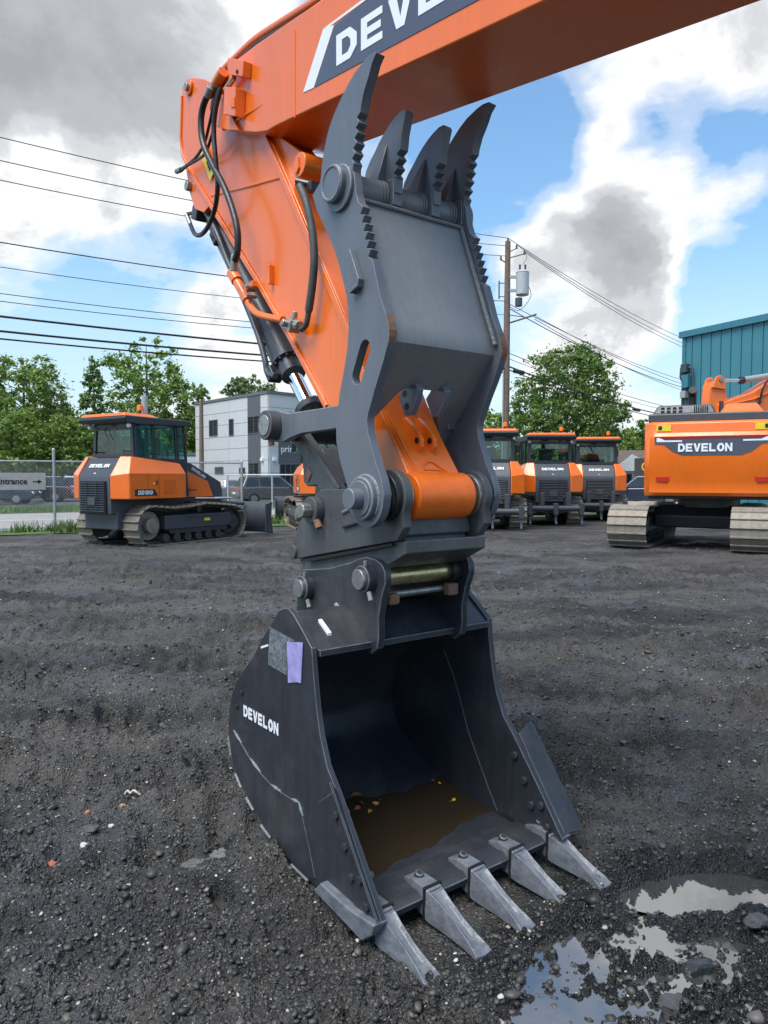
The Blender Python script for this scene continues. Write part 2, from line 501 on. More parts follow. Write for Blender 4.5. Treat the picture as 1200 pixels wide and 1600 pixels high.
    rx = N.new('ShaderNodeMath'); rx.operation = 'MAXIMUM'; L.new(rm.outputs[0], rx.inputs[0]); rx.inputs[1].default_value = .10
    L.new(rx.outputs[0], b.inputs['Roughness'])
    b.inputs['Specular IOR Level'].default_value = 0.5
    hh = N.new('ShaderNodeMath'); hh.operation = 'MULTIPLY_ADD'
    L.new(v1.outputs['Distance'], hh.inputs[0]); hh.inputs[1].default_value = -0.9
    hh2 = N.new('ShaderNodeMath'); hh2.operation = 'MULTIPLY_ADD'
    L.new(v2.outputs['Distance'], hh2.inputs[0]); hh2.inputs[1].default_value = -0.45
    L.new(noi(40, 5).outputs['Fac'], hh2.inputs[2]); L.new(hh2.outputs[0], hh.inputs[2])
    bp = N.new('ShaderNodeBump'); bp.inputs['Strength'].default_value = 1.0; bp.inputs['Distance'].default_value = 0.02
    L.new(hh.outputs[0], bp.inputs['Height'])
    L.new(bp.outputs[0], b.inputs['Normal'])
    MATS['gravel_ground'] = m


gravel_mat()

# ------------------------------------------------------------------ mesh helpers


class MB:
    """collects faces; build() links them as ONE mesh object"""

    def __init__(s):
        s.v = []; s.f = []

    def add(s, vs, fs):
        o = len(s.v)
        s.v += [tuple(float(c) for c in p) for p in vs]
        s.f += [tuple(i + o for i in f) for f in fs]
        return s

    def prism(s, prof, y0, y1):
        """profile [(x, z)...] extruded along y"""
        n = len(prof)
        area = sum(prof[i][0] * prof[(i + 1) % n][1] - prof[(i + 1) % n][0] * prof[i][1] for i in range(n))
        if area < 0:
            prof = prof[::-1]
        if y0 > y1:
            y0, y1 = y1, y0
        vs = [(x, y0, z) for x, z in prof] + [(x, y1, z) for x, z in prof]
        fs = [tuple(range(n)), tuple(range(2 * n - 1, n - 1, -1))]
        fs += [(i + n, (i + 1) % n + n, (i + 1) % n, i) for i in range(n)]
        return s.add(vs, [f if True else f for f in fs])

    def prism_z(s, prof, z0, z1):
        n = len(prof)
        area = sum(prof[i][0] * prof[(i + 1) % n][1] - prof[(i + 1) % n][0] * prof[i][1] for i in range(n))
        if area < 0:
            prof = prof[::-1]
        vs = [(x, y, z0) for x, y in prof] + [(x, y, z1) for x, y in prof]
        fs = [tuple(range(n - 1, -1, -1)), tuple(range(n, 2 * n))]
        fs += [(i, (i + 1) % n, (i + 1) % n + n, i + n) for i in range(n)]
        return s.add(vs, fs)

    def box(s, c, d, rot=None):
        x, y, z = d[0] / 2, d[1] / 2, d[2] / 2
        vs = [Vector(q) for q in ((-x, -y, -z), (x, -y, -z), (x, y, -z), (-x, y, -z), (-x, -y, z), (x, -y, z), (x, y, z), (-x, y, z))]
        if rot is not None:
            vs = [rot @ q for q in vs]
        vs = [q + Vector(c) for q in vs]
        return s.add(vs, [(3, 2, 1, 0), (4, 5, 6, 7), (0, 1, 5, 4), (1, 2, 6, 5), (2, 3, 7, 6), (3, 0, 4, 7)])

    def bb(s, x0, x1, y0, y1, z0, z1):
        return s.box(((x0 + x1) / 2, (y0 + y1) / 2, (z0 + z1) / 2), (abs(x1 - x0), abs(y1 - y0), abs(z1 - z0)))

    def hexa(s, b4, t4):
        """bottom quad and top quad, same winding (counter-clockwise from above)"""
        return s.add(list(b4) + list(t4), [(3, 2, 1, 0), (4, 5, 6, 7), (0, 1, 5, 4), (1, 2, 6, 5), (2, 3, 7, 6), (3, 0, 4, 7)])

    def tube(s, pts, r, n=12, caps=True):
        pts = [Vector(p) for p in pts]
        rr = r if isinstance(r, (list, tuple)) else [r] * len(pts)
        rings = []
        t0 = (pts[1] - pts[0]).normalized()
        ref = Vector((0, 0, 1)) if abs(t0.z) < .9 else Vector((1, 0, 0))
        nrm = t0.cross(ref).normalized()
        for i, p in enumerate(pts):
            a = pts[max(i - 1, 0)]; b = pts[min(i + 1, len(pts) - 1)]
            t = (b - a)
            if t.length < 1e-9:
                t = t0
            t = t.normalized()
            nrm = (nrm - t * nrm.dot(t)).normalized()
            bn = t.cross(nrm)
            rings.append([p + (nrm * math.cos(k * 2 * math.pi / n) + bn * math.sin(k * 2 * math.pi / n)) * rr[i] for k in range(n)])
        vs = [q for ring in rings for q in ring]
        fs = []
        for i in range(len(pts) - 1):
            for k in range(n):
                fs.append((i * n + k, i * n + (k + 1) % n, (i + 1) * n + (k + 1) % n, (i + 1) * n + k))
        if caps:
            fs.append(tuple(range(n - 1, -1, -1)))
            fs.append(tuple((len(pts) - 1) * n + k for k in range(n)))
        return s.add(vs, fs)

    def cyl(s, p0, p1, r, n=28, r2=None):
        return s.tube([p0, p1], [r, r if r2 is None else r2], n)

    def ycyl(s, u, z, y0, y1, r, n=32):
        return s.cyl((u, y0, z), (u, y1, z), r, n)

    def yring(s, u, z, y0, y1, r, ri, n=32):
        """washer round an axis along y"""
        a = [k * 2 * math.pi / n for k in range(n)]
        vs = []
        for rad, y in ((r, y0), (r, y1), (ri, y1), (ri, y0)):
            vs += [(u + rad * math.cos(q), y, z + rad * math.sin(q)) for q in a]
        fs = []
        for j in range(4):
            for k in range(n):
                fs.append((j * n + k, j * n + (k + 1) % n, ((j + 1) % 4) * n + (k + 1) % n, ((j + 1) % 4) * n + k))
        return s.add(vs, fs)

    def sheet(s, rows):
        """grid of points"""
        n = len(rows[0])
        vs = [p for r in rows for p in r]
        fs = [(i * n + k, i * n + k + 1, (i + 1) * n + k + 1, (i + 1) * n + k) for i in range(len(rows) - 1) for k in range(n - 1)]
        return s.add(vs, fs)

    def build(s, name, material, parent=None, bevel=0.0, seg=2, smooth=35, loc=None):
        me = bpy.data.meshes.new(name)
        me.from_pydata(s.v, [], s.f)
        me.validate(verbose=False)
        fix_normals(me)
        me.materials.append(M[material] if isinstance(material, str) else material)
        if smooth:
            me.polygons.foreach_set('use_smooth', [True] * len(me.polygons))
            me.set_sharp_from_angle(angle=R(smooth))
        o = bpy.data.objects.new(name, me)
        COL.objects.link(o)
        if parent is not None:
            o.parent = parent
        if loc is not None:
            o.location = loc
        if bevel:
            b = o.modifiers.new('bevel', 'BEVEL')
            b.width = bevel; b.segments = seg; b.limit_method = 'ANGLE'; b.angle_limit = R(40); b.harden_normals = True
            em = {'plate_grey': 'edge_worn', 'bucket_grey': 'edge_bucket'}.get(material)
            if em:
                me.materials.append(M[em]); b.material = 1
        return o


import bmesh


def fix_normals(me):
    bm = bmesh.new(); bm.from_mesh(me)
    bmesh.ops.recalc_face_normals(bm, faces=bm.faces)
    bm.to_mesh(me); bm.free()


def tag(o, label=None, cat=None, group=None, kind=None):
    if label: o['label'] = label
    if cat: o['category'] = cat
    if group: o['group'] = group
    if kind: o['kind'] = kind
    return o


def thing(name, label, cat, loc=(0, 0, 0), rz=0.0, group=None):
    o = bpy.data.objects.new(name, None)
    o.empty_display_size = 0.2
    COL.objects.link(o)
    o.location = [float(q) for q in loc]
    o.rotation_euler = (0, 0, rz)
    return tag(o, label, cat, group)


def copy_tree(o, parent=None):
    c = o.copy()
    COL.objects.link(c)
    c.parent = parent
    for ch in list(o.children):
        copy_tree(ch, c)
    return c


def smooth_path(pts, n=8):
    """Catmull-Rom through the points"""
    P = [Vector(p) for p in pts]
    P = [P[0] * 2 - P[1]] + P + [P[-1] * 2 - P[-2]]
    out = []
    for i in range(1, len(P) - 2):
        for k in range(n):
            t = k / n
            a, b, c, d = P[i - 1], P[i], P[i + 1], P[i + 2]
            out.append(0.5 * ((2 * b) + (c - a) * t + (2 * a - 5 * b + 4 * c - d) * t * t + (3 * b - a - 3 * c + d) * t ** 3))
    out.append(P[-2])
    return out


def arc2(cx, cz, r, a0, a1, n=12):
    return [(cx + r * math.cos(R(a0 + (a1 - a0) * k / n)), cz + r * math.sin(R(a0 + (a1 - a0) * k / n))) for k in range(n + 1)]


# ---- block lettering (wide, bold, squared like the makers' lettering on the machines)
def _ring(o, i):
    n = len(o)
    return [[o[k], o[(k + 1) % n], i[(k + 1) % n], i[k]] for k in range(n)]


_O = [(.3, 0), (.7, 0), (1, .3), (1, .7), (.7, 1), (.3, 1), (0, .7), (0, .3)]
_I = [(.42, .24), (.58, .24), (.70, .40), (.70, .60), (.58, .76), (.42, .76), (.30, .60), (.30, .40)]
GLYPH = {
    'D': [[(0, 0), (.28, 0), (.28, 1), (0, 1)], [(.28, .76), (.56, .76), (.68, 1), (.28, 1)], [(.28, 0), (.68, 0), (.56, .24), (.28, .24)],
          [(.68, 0), (1, .3), (.70, .40), (.56, .24)], [(1, .3), (1, .7), (.70, .60), (.70, .40)], [(1, .7), (.68, 1), (.56, .76), (.70, .60)]],
    'E': [[(0, 0), (.28, 0), (.28, 1), (0, 1)], [(.28, 0), (.95, 0), (.95, .23), (.28, .23)], [(.28, .39), (.88, .39), (.88, .61), (.28, .61)], [(.28, .77), (.95, .77), (.95, 1), (.28, 1)]],
    'V': [[(0, 1), (.34, 0), (.5, 0), (.5, .30), (.32, 1)], [(.5, .30), (.5, 0), (.66, 0), (1, 1), (.68, 1)]],
    'L': [[(0, 0), (.28, 0), (.28, 1), (0, 1)], [(.28, 0), (.9, 0), (.9, .24), (.28, .24)]],
    'O': _ring(_O, _I), '0': _ring(_O, _I),
    'N': [[(0, 0), (.27, 0), (.27, 1), (0, 1)], [(.73, 0), (1, 0), (1, 1), (.73, 1)], [(.27, 1), (.27, .62), (.73, 0), (.73, .38)]],
    '1': [[(.3, 0), (.62, 0), (.62, 1), (.3, 1)], [(.08, .72), (.3, .78), (.3, 1)]],
}


def lettering(name, s, origin, xd, yd, height, mat_, parent, width=None, gap=0.16, depth=0.003, shear=0.0, split=False):
    """block letters as raised film: origin = lower left, xd / yd = unit directions of the writing"""
    xd, yd = Vector(xd).normalized(), Vector(yd).normalized()
    nn = xd.cross(yd)
    w = width or height
    mb = MB()
    last = None
    x = 0.0
    for ch in s:
        if ch == ' ':
            x += w * .5; continue
        adv = w * (.62 if ch == '1' else 1.0)
        for poly in GLYPH[ch]:
            lo = [Vector(origin) + xd * (x + (a + shear * b) * w) + yd * (b * height) for a, b in poly]
            hi = [q + nn * depth for q in lo]
            n = len(lo)
            mb.add(lo + hi, [tuple(range(n))[::-1], tuple(range(n, 2 * n))] + [(i, (i + 1) % n, (i + 1) % n + n, i + n) for i in range(n)])
        x += adv * 1.0 + w * gap
        if split:
            last = mb.build('letter', mat_, parent, smooth=0); mb = MB()
    if split:
        return last
    return mb.build(name, mat_, parent, smooth=0)


def font_text(name, body, loc, rot, size, mat_, parent, depth=0.004, xscale=1.0, bold=0.0):
    cu = bpy.data.curves.new(name, 'FONT')
    cu.body = body; cu.size = size; cu.extrude = depth; cu.offset = bold
    tmp = bpy.data.objects.new(name, cu)
    COL.objects.link(tmp)
    bpy.context.view_layer.update()
    dg = bpy.context.evaluated_depsgraph_get()
    me = bpy.data.meshes.new_from_object(tmp.evaluated_get(dg))
    bpy.data.objects.remove(tmp)
    me.materials.clear(); me.materials.append(M[mat_])
    o = bpy.data.objects.new(name, me)
    COL.objects.link(o)
    o.parent = parent
    o.location = loc; o.rotation_euler = rot; o.scale = (xscale, 1, 1)
    return o


rnd = random.Random(7)

# ------------------------------------------------------------------ ground
def _hash(ix, iy, seed):
    h = (ix.astype(np.int64) * 374761393 + iy.astype(np.int64) * 668265263 + seed * 1442695041) & 0xFFFFFFFF
    h = ((h ^ (h >> 13)) * 1274126177) & 0xFFFFFFFF
    h = h ^ (h >> 16)
    return (h & 0xFFFFFF) / float(0xFFFFFF)


def vnoise(x, y, seed):
    ix, iy = np.floor(x), np.floor(y)
    fx, fy = x - ix, y - iy
    fx = fx * fx * (3 - 2 * fx); fy = fy * fy * (3 - 2 * fy)
    a = _hash(ix, iy, seed); b = _hash(ix + 1, iy, seed); c = _hash(ix, iy + 1, seed); d = _hash(ix + 1, iy + 1, seed)
    return (a * (1 - fx) + b * fx) * (1 - fy) + (c * (1 - fx) + d * fx) * fy - 0.5


def fbm(x, y, seed, octv=4, gain=.5):
    t = 0; a = 1
    for k in range(octv):
        t = t + a * vnoise(x, y, seed + k * 17); x = x * 2.03 + 5.1; y = y * 2.03 + 1.7; a *= gain
    return t


def worley(x, y, seed):
    """distance to nearest jittered point, and a random height for that cell"""
    ix, iy = np.floor(x), np.floor(y)
    best = np.full(x.shape, 9.0); val = np.zeros(x.shape)
    for dx in (-1, 0, 1):
        for dy in (-1, 0, 1):
            cx, cy = ix + dx, iy + dy
            qx = cx + _hash(cx, cy, seed); qy = cy + _hash(cx, cy, seed + 3)
            d = (qx - x) ** 2 + (qy - y) ** 2
            m = d < best
            best = np.where(m, d, best); val = np.where(m, _hash(cx, cy, seed + 7), val)
    return np.sqrt(best), val


def blob(x, y, cx, cy, rx, ry, ang=0.0, wob=0.25, seed=5):
    c, s_ = math.cos(ang), math.sin(ang)
    u = ((x - cx) * c + (y - cy) * s_) / rx; w = (-(x - cx) * s_ + (y - cy) * c) / ry
    d = np.sqrt(u * u + w * w) + wob * fbm((x - cx) / (rx + ry) * 5, (y - cy) / (rx + ry) * 5, seed, 4) * 2
    return np.clip(1.25 - d, 0, 1)


WATER_Z = -0.030
PUDDLES = [  # centre x, y, radii, angle, depth of the dip, label, grid
    (1.68, 2.86, .66, .165, -.10, -.095, 'bright shallow puddle beside the farthest bucket tooth, at the right edge'),
    (0.86, 2.45, .40, .22, .35, -.064, 'pebbly puddle in front of the bucket teeth'),
    (1.40, 2.20, .30, .15, .2, -.064, 'small puddle behind the two dark clods at the lower right'),
    (-0.815, 3.20, .115, .027, .75, -.090, 'thin puddle streak left of the bucket, the farther of two'),
    (-0.655, 2.83, .042, .062, .5, -.090, 'small splash of water left of the bucket, the nearer of two'),
]
BKT = EXO + UAX * -2.55


def ground_h(x, y, fine=True):
    x = np.asarray(x, float); y = np.asarray(y, float)
    dist = np.sqrt(x * x + y * y)
    near = np.clip((26 - dist) / 14, 0, 1)
    h = 0.05 * fbm(x * .45, y * .45, 11, 3) * near
    h = h + 0.085 * fbm(x * 1.9, y * 1.9, 23, 4) * near
    rid = 1 - np.abs(fbm(x * 1.5, y * 3.6, 29, 4)) * 2.6
    h = h + 0.050 * np.clip(rid, 0, 1) ** 2 * np.clip(fbm(x * .5, y * .7, 27, 2) * 3 + .5, 0, 1) * near
    # track ruts: bands of grouser ridges crossing the yard
    for (cx, cy, dx, dy, w) in ((-1.5, 5.0, .96, .28, .28), (-1.0, 4.1, .97, .22, .30), (2.6, 5.2, .94, -.33, .3), (2.2, 4.2, .93, -.36, .28), (-3, 8, .98, .2, .35), (3, 8.6, .98, .1, .35), (-2.5, 6.4, .99, .12, .3), (2.0, 6.8, .97, .22, .3), (-1.6, 3.1, .95, .3, .26), (2.4, 3.4, .9, -.42, .26), (0, 11, .99, .1, .4), (-4, 13, .98, .18, .4), (4, 12, .98, -.2, .4)):
        t = (x - cx) * dx + (y - cy) * dy; s_ = -(x - cx) * dy + (y - cy) * dx
        band = np.exp(-(s_ / w) ** 2) * np.clip((3.2 - np.abs(t)) / 1.0, 0, 1)
        h = h + band * (0.026 * np.sin(t * 34 + 2.5 * fbm(x * 3, y * 3, 41, 2)) - 0.022 + 0.02 * fbm(x * 5, y * 5, 43, 3)) + 0.03 * np.exp(-((np.abs(s_) - w * 1.3) / .1) ** 2) * np.clip((3.2 - np.abs(t)), 0, 1) * (0.5 + fbm(x * 3, y * 3, 47, 3))
    low = h
    if fine:
        f = np.clip((13 - dist) / 8, 0.15, 1)
        d1, v1 = worley(x * 15, y * 15, 61)
        h = h + f * 0.020 * v1 * v1 * np.clip((.72 - d1) * 3.0, 0, 1)
        d2, v2 = worley(x * 34, y * 34, 71)
        h = h + f * 0.0115 * (0.15 + v2) * np.clip((.70 - d2) * 2.6, 0, 1)
        d3, v3 = worley(x * 75, y * 75, 81)
        h = h + np.clip((5 - dist) / 2, 0, 1) * 0.006 * v3 * np.clip((.75 - d3) * 2.4, 0, 1)
        d0, v0 = worley(x * 5.5, y * 5.5, 51)
        h = h + np.clip((30 - dist) / 10, 0, 1) * 0.06 * np.clip(v0 - .5, 0, 1) * np.clip(1 - d0 * 1.2, 0, 1)
        cl = np.clip(fbm(x * 1.7, y * 2.9, 91, 3) * 2.6 - .15, 0, 1)
        h = h + np.clip((24 - dist) / 8, 0, 1) * cl * 0.16 * np.abs(fbm(x * 13, y * 13, 95, 4))
    hf = h - low
    h = h - 0.008
    # heaps
    for (cx, cy, rx, ry, a, hh) in ((-1.25, 3.95, .55, .22, .25, .05), (-1.05, 3.55, .30, .16, .1, .045), (1.62, 2.52, .30, .085, .55, .055), (2.2, 2.6, .5, .12, .4, .05), (1.9, 3.6, .5, .2, -.2, .03)):
        h = h + hh * blob(x, y, cx, cy, rx, ry, a, .35, 31) * (1 + 1.2 * fbm(x * 14, y * 14, 37, 3))
    for cu, cv, r_ in ((-2.75, -.35, .34), (-2.75, .35, .34), (-2.95, 0, .4), (-2.5, -.62, .22)):
        c = EXO + UAX * cu + VAX * cv
        h = h + 0.045 * np.exp(-((x - c[0]) ** 2 + (y - c[1]) ** 2) / r_ ** 2)
    # flatten where the bucket's edge and teeth rest
    c = EXO + UAX * -2.0
    lu = (x - c[0]) * UAX[0] + (y - c[1]) * UAX[1]; lv = (x - c[0]) * VAX[0] + (y - c[1]) * VAX[1]
    fl = np.clip(1.5 - np.abs(lu) / .26, 0, 1) * np.clip(1.5 - np.abs(lv) / .45, 0, 1)
    h = h * (1 - .75 * fl) - 0.006 * fl
    inside = (lu > -1.15) & (lu < -.02) & (np.abs(lv) < .54)
    h = np.where(inside, np.minimum(h, .030), h)
    for (cx, cy, rx, ry, a, dep, _) in PUDDLES:
        b = blob(x, y, cx, cy, rx, ry, a, .30, 5)
        b = np.clip(b * 2.2, 0, 1)
        h = h * (1 - b) + (dep + (.85 if .2 < rx < .5 else .3) * hf) * b
    # beyond the yard the ground is level
    h = h * np.clip((60 - dist) / 20, 0, 1)
    return h


def build_ground():
    nr, nc = 760, 720
    ys = 1.35 * (62 / 1.35) ** (np.arange(nr) / (nr - 1))
    core = np.linspace(-.66, .66, nc - 60)
    side = .66 + (np.linspace(0, 1, 31)[1:] ** 1.6) * .95
    ts = np.concatenate([-side[::-1], core, side])
    Y, T = np.meshgrid(ys, ts, indexing='ij')
    X = Y * T
    Z = ground_h(X, Y)
    n0, n1 = X.shape
    co = np.stack([X, Y, Z], -1).reshape(-1, 3)
    i = np.arange(n0 - 1)[:, None] * n1 + np.arange(n1 - 1)[None, :]
    q = np.stack([i, i + 1, i + n1 + 1, i + n1], -1).reshape(-1, 4)
    me = bpy.data.meshes.new('ground')
    me.vertices.add(len(co)); me.vertices.foreach_set('co', co.ravel())
    me.loops.add(q.size); me.loops.foreach_set('vertex_index', q.ravel().astype(np.int32))
    me.polygons.add(len(q)); me.polygons.foreach_set('loop_start', np.arange(0, q.size, 4, dtype=np.int32))
    me.polygons.foreach_set('use_smooth', np.ones(len(q), bool))
    me.update(); me.validate()
    w = np.zeros(X.shape)
    for (cx, cy, rx, ry, a, dep, _) in PUDDLES:
        w = np.maximum(w, np.clip(blob(X, Y, cx, cy, rx * 1.55, ry * 1.55, a, .30, 5) * 2.0, 0, 1))
    w = np.maximum(w, .8 * np.clip(blob(X, Y, 1.05, 2.45, .75, .42, .2, .35, 15) * 1.6, 0, 1))
    at = me.attributes.new('wet', 'FLOAT', 'POINT'); at.data.foreach_set('value', w.ravel().astype(np.float32))
    me.materials.append(M['gravel_ground'])
    o = bpy.data.objects.new('ground', me)
    COL.objects.link(o)
    tag(o, kind='structure')


build_ground()
# the land round about, one sheet to the horizon
mb = MB().add([(-1400, -1400, -.16), (1400, -1400, -.16), (1400, 1400, -.16), (-1400, 1400, -.16)], [(0, 1, 2, 3)])
tag(mb.build('terrain', 'grass_ground', smooth=0), kind='structure')
mb = MB().add([(-70, -40, -.13), (70, -40, -.13), (70, 46, -.13), (-70, 46, -.13)], [(0, 1, 2, 3)])
tag(mb.build('yard_ground', 'gravel_ground', smooth=0), kind='structure')

RD = np.array([.885, .467]); RN = np.array([-.467, .885])      # direction of the street behind the fence, and away from the yard
RP = np.array([-10.3, 22.6])


def rd(t, s_, z=0.0):
    p = RP + RD * t + RN * s_
    return (p[0], p[1], z)


tag(MB().add([rd(-60, .5, .03), rd(90, .5, .03), rd(90, 12, .03), rd(-60, 12, .03)], [(0, 1, 2, 3)]).build('road', 'concrete_road', smooth=0), kind='structure')
ln = MB()
for s_ in (6.1, 6.4):
    ln.add([rd(-60, s_, .035), rd(90, s_, .035), rd(90, s_ + .14, .035), rd(-60, s_ + .14, .035)], [(0, 1, 2, 3)])
tag(ln.build('road_line', 'line_white', smooth=0), kind='structure')
tag(MB().add([rd(-60, -1.3, .022), rd(90, -1.3, .022), rd(90, .6, .022), rd(-60, .6, .022)], [(0, 1, 2, 3)]).build('verge', 'grass_ground', smooth=0), kind='structure')
tag(MB().add([rd(-60, 12, .045), rd(90, 12, .045), rd(90, 17.5, .06), rd(-60, 17.5, .06)], [(0, 1, 2, 3)]).build('grass_strip', 'grass_ground', smooth=0), kind='structure')
mat('car_park_asphalt', (0.060, 0.060, 0.062), 0.85, var=.2, scale=.6)
tag(MB().add([rd(-60, 17.5, .065), rd(90, 17.5, .065), rd(90, 75, .065), rd(-60, 75, .065)], [(0, 1, 2, 3)]).build('car_park', 'car_park_asphalt', smooth=0), kind='structure')


def grass_blades():
    rs = np.random.RandomState(4)
    vs = []; fs = []

    def blade(x, y, z, hh):
        a = rs.rand() * 6.28; w = .012 + .02 * rs.rand()
        lx, ly = rs.normal(0, .35, 2) * hh
        o = len(vs)
        vs.extend([(x - w * math.cos(a), y - w * math.sin(a), z), (x + w * math.cos(a), y + w * math.sin(a), z), (x + lx, y + ly, z + hh)])
        fs.append((o, o + 1, o + 2))
    for _ in range(9000):
        p = rd(rs.uniform(-6, 14), rs.uniform(12.1, 17.3))
        blade(p[0], p[1], .05, rs.uniform(.10, .28))
    for cx in rs.uniform(-4, 9, 26):
        s0 = rs.uniform(-1.1, .3)
        for _ in range(90):
            p = rd(cx + rs.normal(0, .22), s0 + rs.normal(0, .18)); blade(p[0], p[1], .02, rs.uniform(.12, .42))
    mb = MB(); mb.v = [tuple(map(float, q)) for q in vs]; mb.f = fs
    o = mb.build('grass', 'grass_blades', smooth=0)
    tag(o, 'green grass along the street and under the chain-link fence', 'grass', kind='stuff')


grass_blades()

# puddles: level water lying in the dips
for pi_, (cx, cy, rx, ry, a, dep, lab) in enumerate(PUDDLES):
    n = 40
    k = 1.30 if .2 < rx < .5 else (1.25 if rx > .2 else 1.75)
    vs = [(0, 0, 0)] + [(rx * k * math.cos(t) * math.cos(a) - ry * k * math.sin(t) * math.sin(a), rx * k * math.cos(t) * math.sin(a) + ry * k * math.sin(t) * math.cos(a), 0) for t in np.linspace(0, 2 * math.pi, n, endpoint=False)]
    o = MB().add(vs, [(0, i + 1, (i + 1) % n + 1) for i in range(n)]).build('puddle', 'puddle_water', smooth=0, loc=(cx, cy, WATER_Z - .0015 * pi_))
    tag(o, lab, 'puddle', kind='structure')

# ---- loose stones
ICO_V = None


def ico():
    t = (1 + 5 ** .5) / 2
    v = np.array([(-1, t, 0), (1, t, 0), (-1, -t, 0), (1, -t, 0), (0, -1, t), (0, 1, t), (0, -1, -t), (0, 1, -t), (t, 0, -1), (t, 0, 1), (-t, 0, -1), (-t, 0, 1)], float)
    v /= np.linalg.norm(v[0])
    f = np.array([(0, 11, 5), (0, 5, 1), (0, 1, 7), (0, 7, 10), (0, 10, 11), (1, 5, 9), (5, 11, 4), (11, 10, 2), (10, 7, 6), (7, 1, 8), (3, 9, 4), (3, 4, 2), (3, 2, 6), (3, 6, 8), (3, 8, 9), (4, 9, 5), (2, 4, 11), (6, 2, 10), (8, 6, 7), (9, 8, 1)])
    return v, f


def scatter(name, n, size, seed, material, label, ymin=1.6, ymax=12, bias=1.0, mask=None, flat=.42):
    rs = np.random.RandomState(seed)
    y = ymin * (ymax / ymin) ** (rs.rand(n) ** bias)
    x = y * rs.uniform(-.62, .62, n)
    if mask is not None:
        k = mask(x, y, rs)
        x, y = x[k], y[k]
        n = len(x)
    s_ = size[0] * (size[1] / size[0]) ** (rs.rand(n) ** 2.2) * np.clip(y / 4.0, 1, 2.2) ** .6
    z = ground_h(x, y)
    v, f = ico()
    rot = rs.uniform(0, 2 * math.pi, n)
    sc = np.stack([s_ * rs.uniform(.7, 1.3, n), s_ * rs.uniform(.6, 1.1, n), s_ * rs.uniform(.4, flat + .3, n)], -1)
    vv = v[None] * (1 + rs.uniform(-.42, .42, (n, 12, 1)) + rs.uniform(-.16, .16, (n, 12, 3))) * sc[:, None, :]
    c, sn = np.cos(rot)[:, None], np.sin(rot)[:, None]
    P = np.stack([vv[..., 0] * c - vv[..., 1] * sn + x[:, None], vv[..., 0] * sn + vv[..., 1] * c + y[:, None], vv[..., 2] + (z + s_ * .12)[:, None]], -1)
    co = P.reshape(-1, 3)
    tri = (f[None] + (np.arange(n) * 12)[:, None, None]).reshape(-1, 3)
    me = bpy.data.meshes.new(name)
    me.vertices.add(len(co)); me.vertices.foreach_set('co', co.ravel())
    me.loops.add(tri.size); me.loops.foreach_set('vertex_index', tri.ravel().astype(np.int32))
    me.polygons.add(len(tri)); me.polygons.foreach_set('loop_start', np.arange(0, tri.size, 3, dtype=np.int32))
    me.update(); me.validate()
    me.materials.append(M[material])
    o = bpy.data.objects.new(name, me)
    COL.objects.link(o)
    return tag(o, label, 'gravel', kind='stuff')


def island_mat(name, cols, rough):
    m = bpy.data.materials.new(name)
    m.use_nodes = True
    N, L = m.node_tree.nodes, m.node_tree.links
    b = N['Principled BSDF']
    b.inputs['Roughness'].default_value = rough
    g = N.new('ShaderNodeNewGeometry')
    rp = N.new('ShaderNodeValToRGB'); rp.color_ramp.interpolation = 'LINEAR'
    e = rp.color_ramp.elements
    e[0].position, e[0].color = 0, (*cols[0], 1)
    e[1].position, e[1].color = 1, (*cols[-1], 1)
    for i, c in enumerate(cols[1:-1]):
        k = e.new((i + 1) / (len(cols) - 1)); k.color = (*c, 1)
    L.new(g.outputs['Random Per Island'], rp.inputs[0]); L.new(rp.outputs[0], b.inputs['Base Color'])
    MATS[name] = m


island_mat('gravel_dark', [(.016, .0155, .015), (.032, .031, .030), (.050, .049, .048), (.080, .075, .068), (.028, .027, .026), (.11, .10, .09)], .55)
island_mat('gravel_pale', [(.45, .42, .36), (.30, .26, .20), (.55, .53, .50), (.26, .17, .10), (.36, .33, .29), (.20, .19, .18)], .7)


def no_bucket(x, y, rs):
    c = EXO + UAX * -2.5
    lu = (x - c[0]) * UAX[0] + (y - c[1]) * UAX[1]; lv = (x - c[0]) * VAX[0] + (y - c[1]) * VAX[1]
    k = ~((np.abs(lu) < .62) & (np.abs(lv) < .5))
    for (cx, cy, rx, ry, a, dep, _) in PUDDLES:
        if not .2 < rx < .5:
            k &= blob(x, y, cx, cy, rx, ry, a, .30, 5) < .12
    return k


def clustered(x, y, rs):
    return no_bucket(x, y, rs) & (fbm(x * 1.1, y * 1.1, 123, 3) + rs.uniform(-.35, .35, len(x)) > .10)


scatter('gravel', 46000, (.0035, .015), 1, 'gravel_dark', 'dark crushed asphalt gravel covering the yard', 1.6, 13, .9, no_bucket)
scatter('clod', 2400, (.012, .030), 2, 'gravel_dark', 'scattered lumps of dark crushed asphalt on the yard', 1.7, 20, 1.0, clustered)
scatter('pebble', 5200, (.004, .011), 3, 'gravel_pale', 'pale pebbles strewn through the dark gravel', 1.7, 24, .75, clustered)
scatter('pebble', 420, (.004, .009), 9, 'gravel_pale', 'single pale pebbles across the dark yard', 1.7, 12, .8, no_bucket)


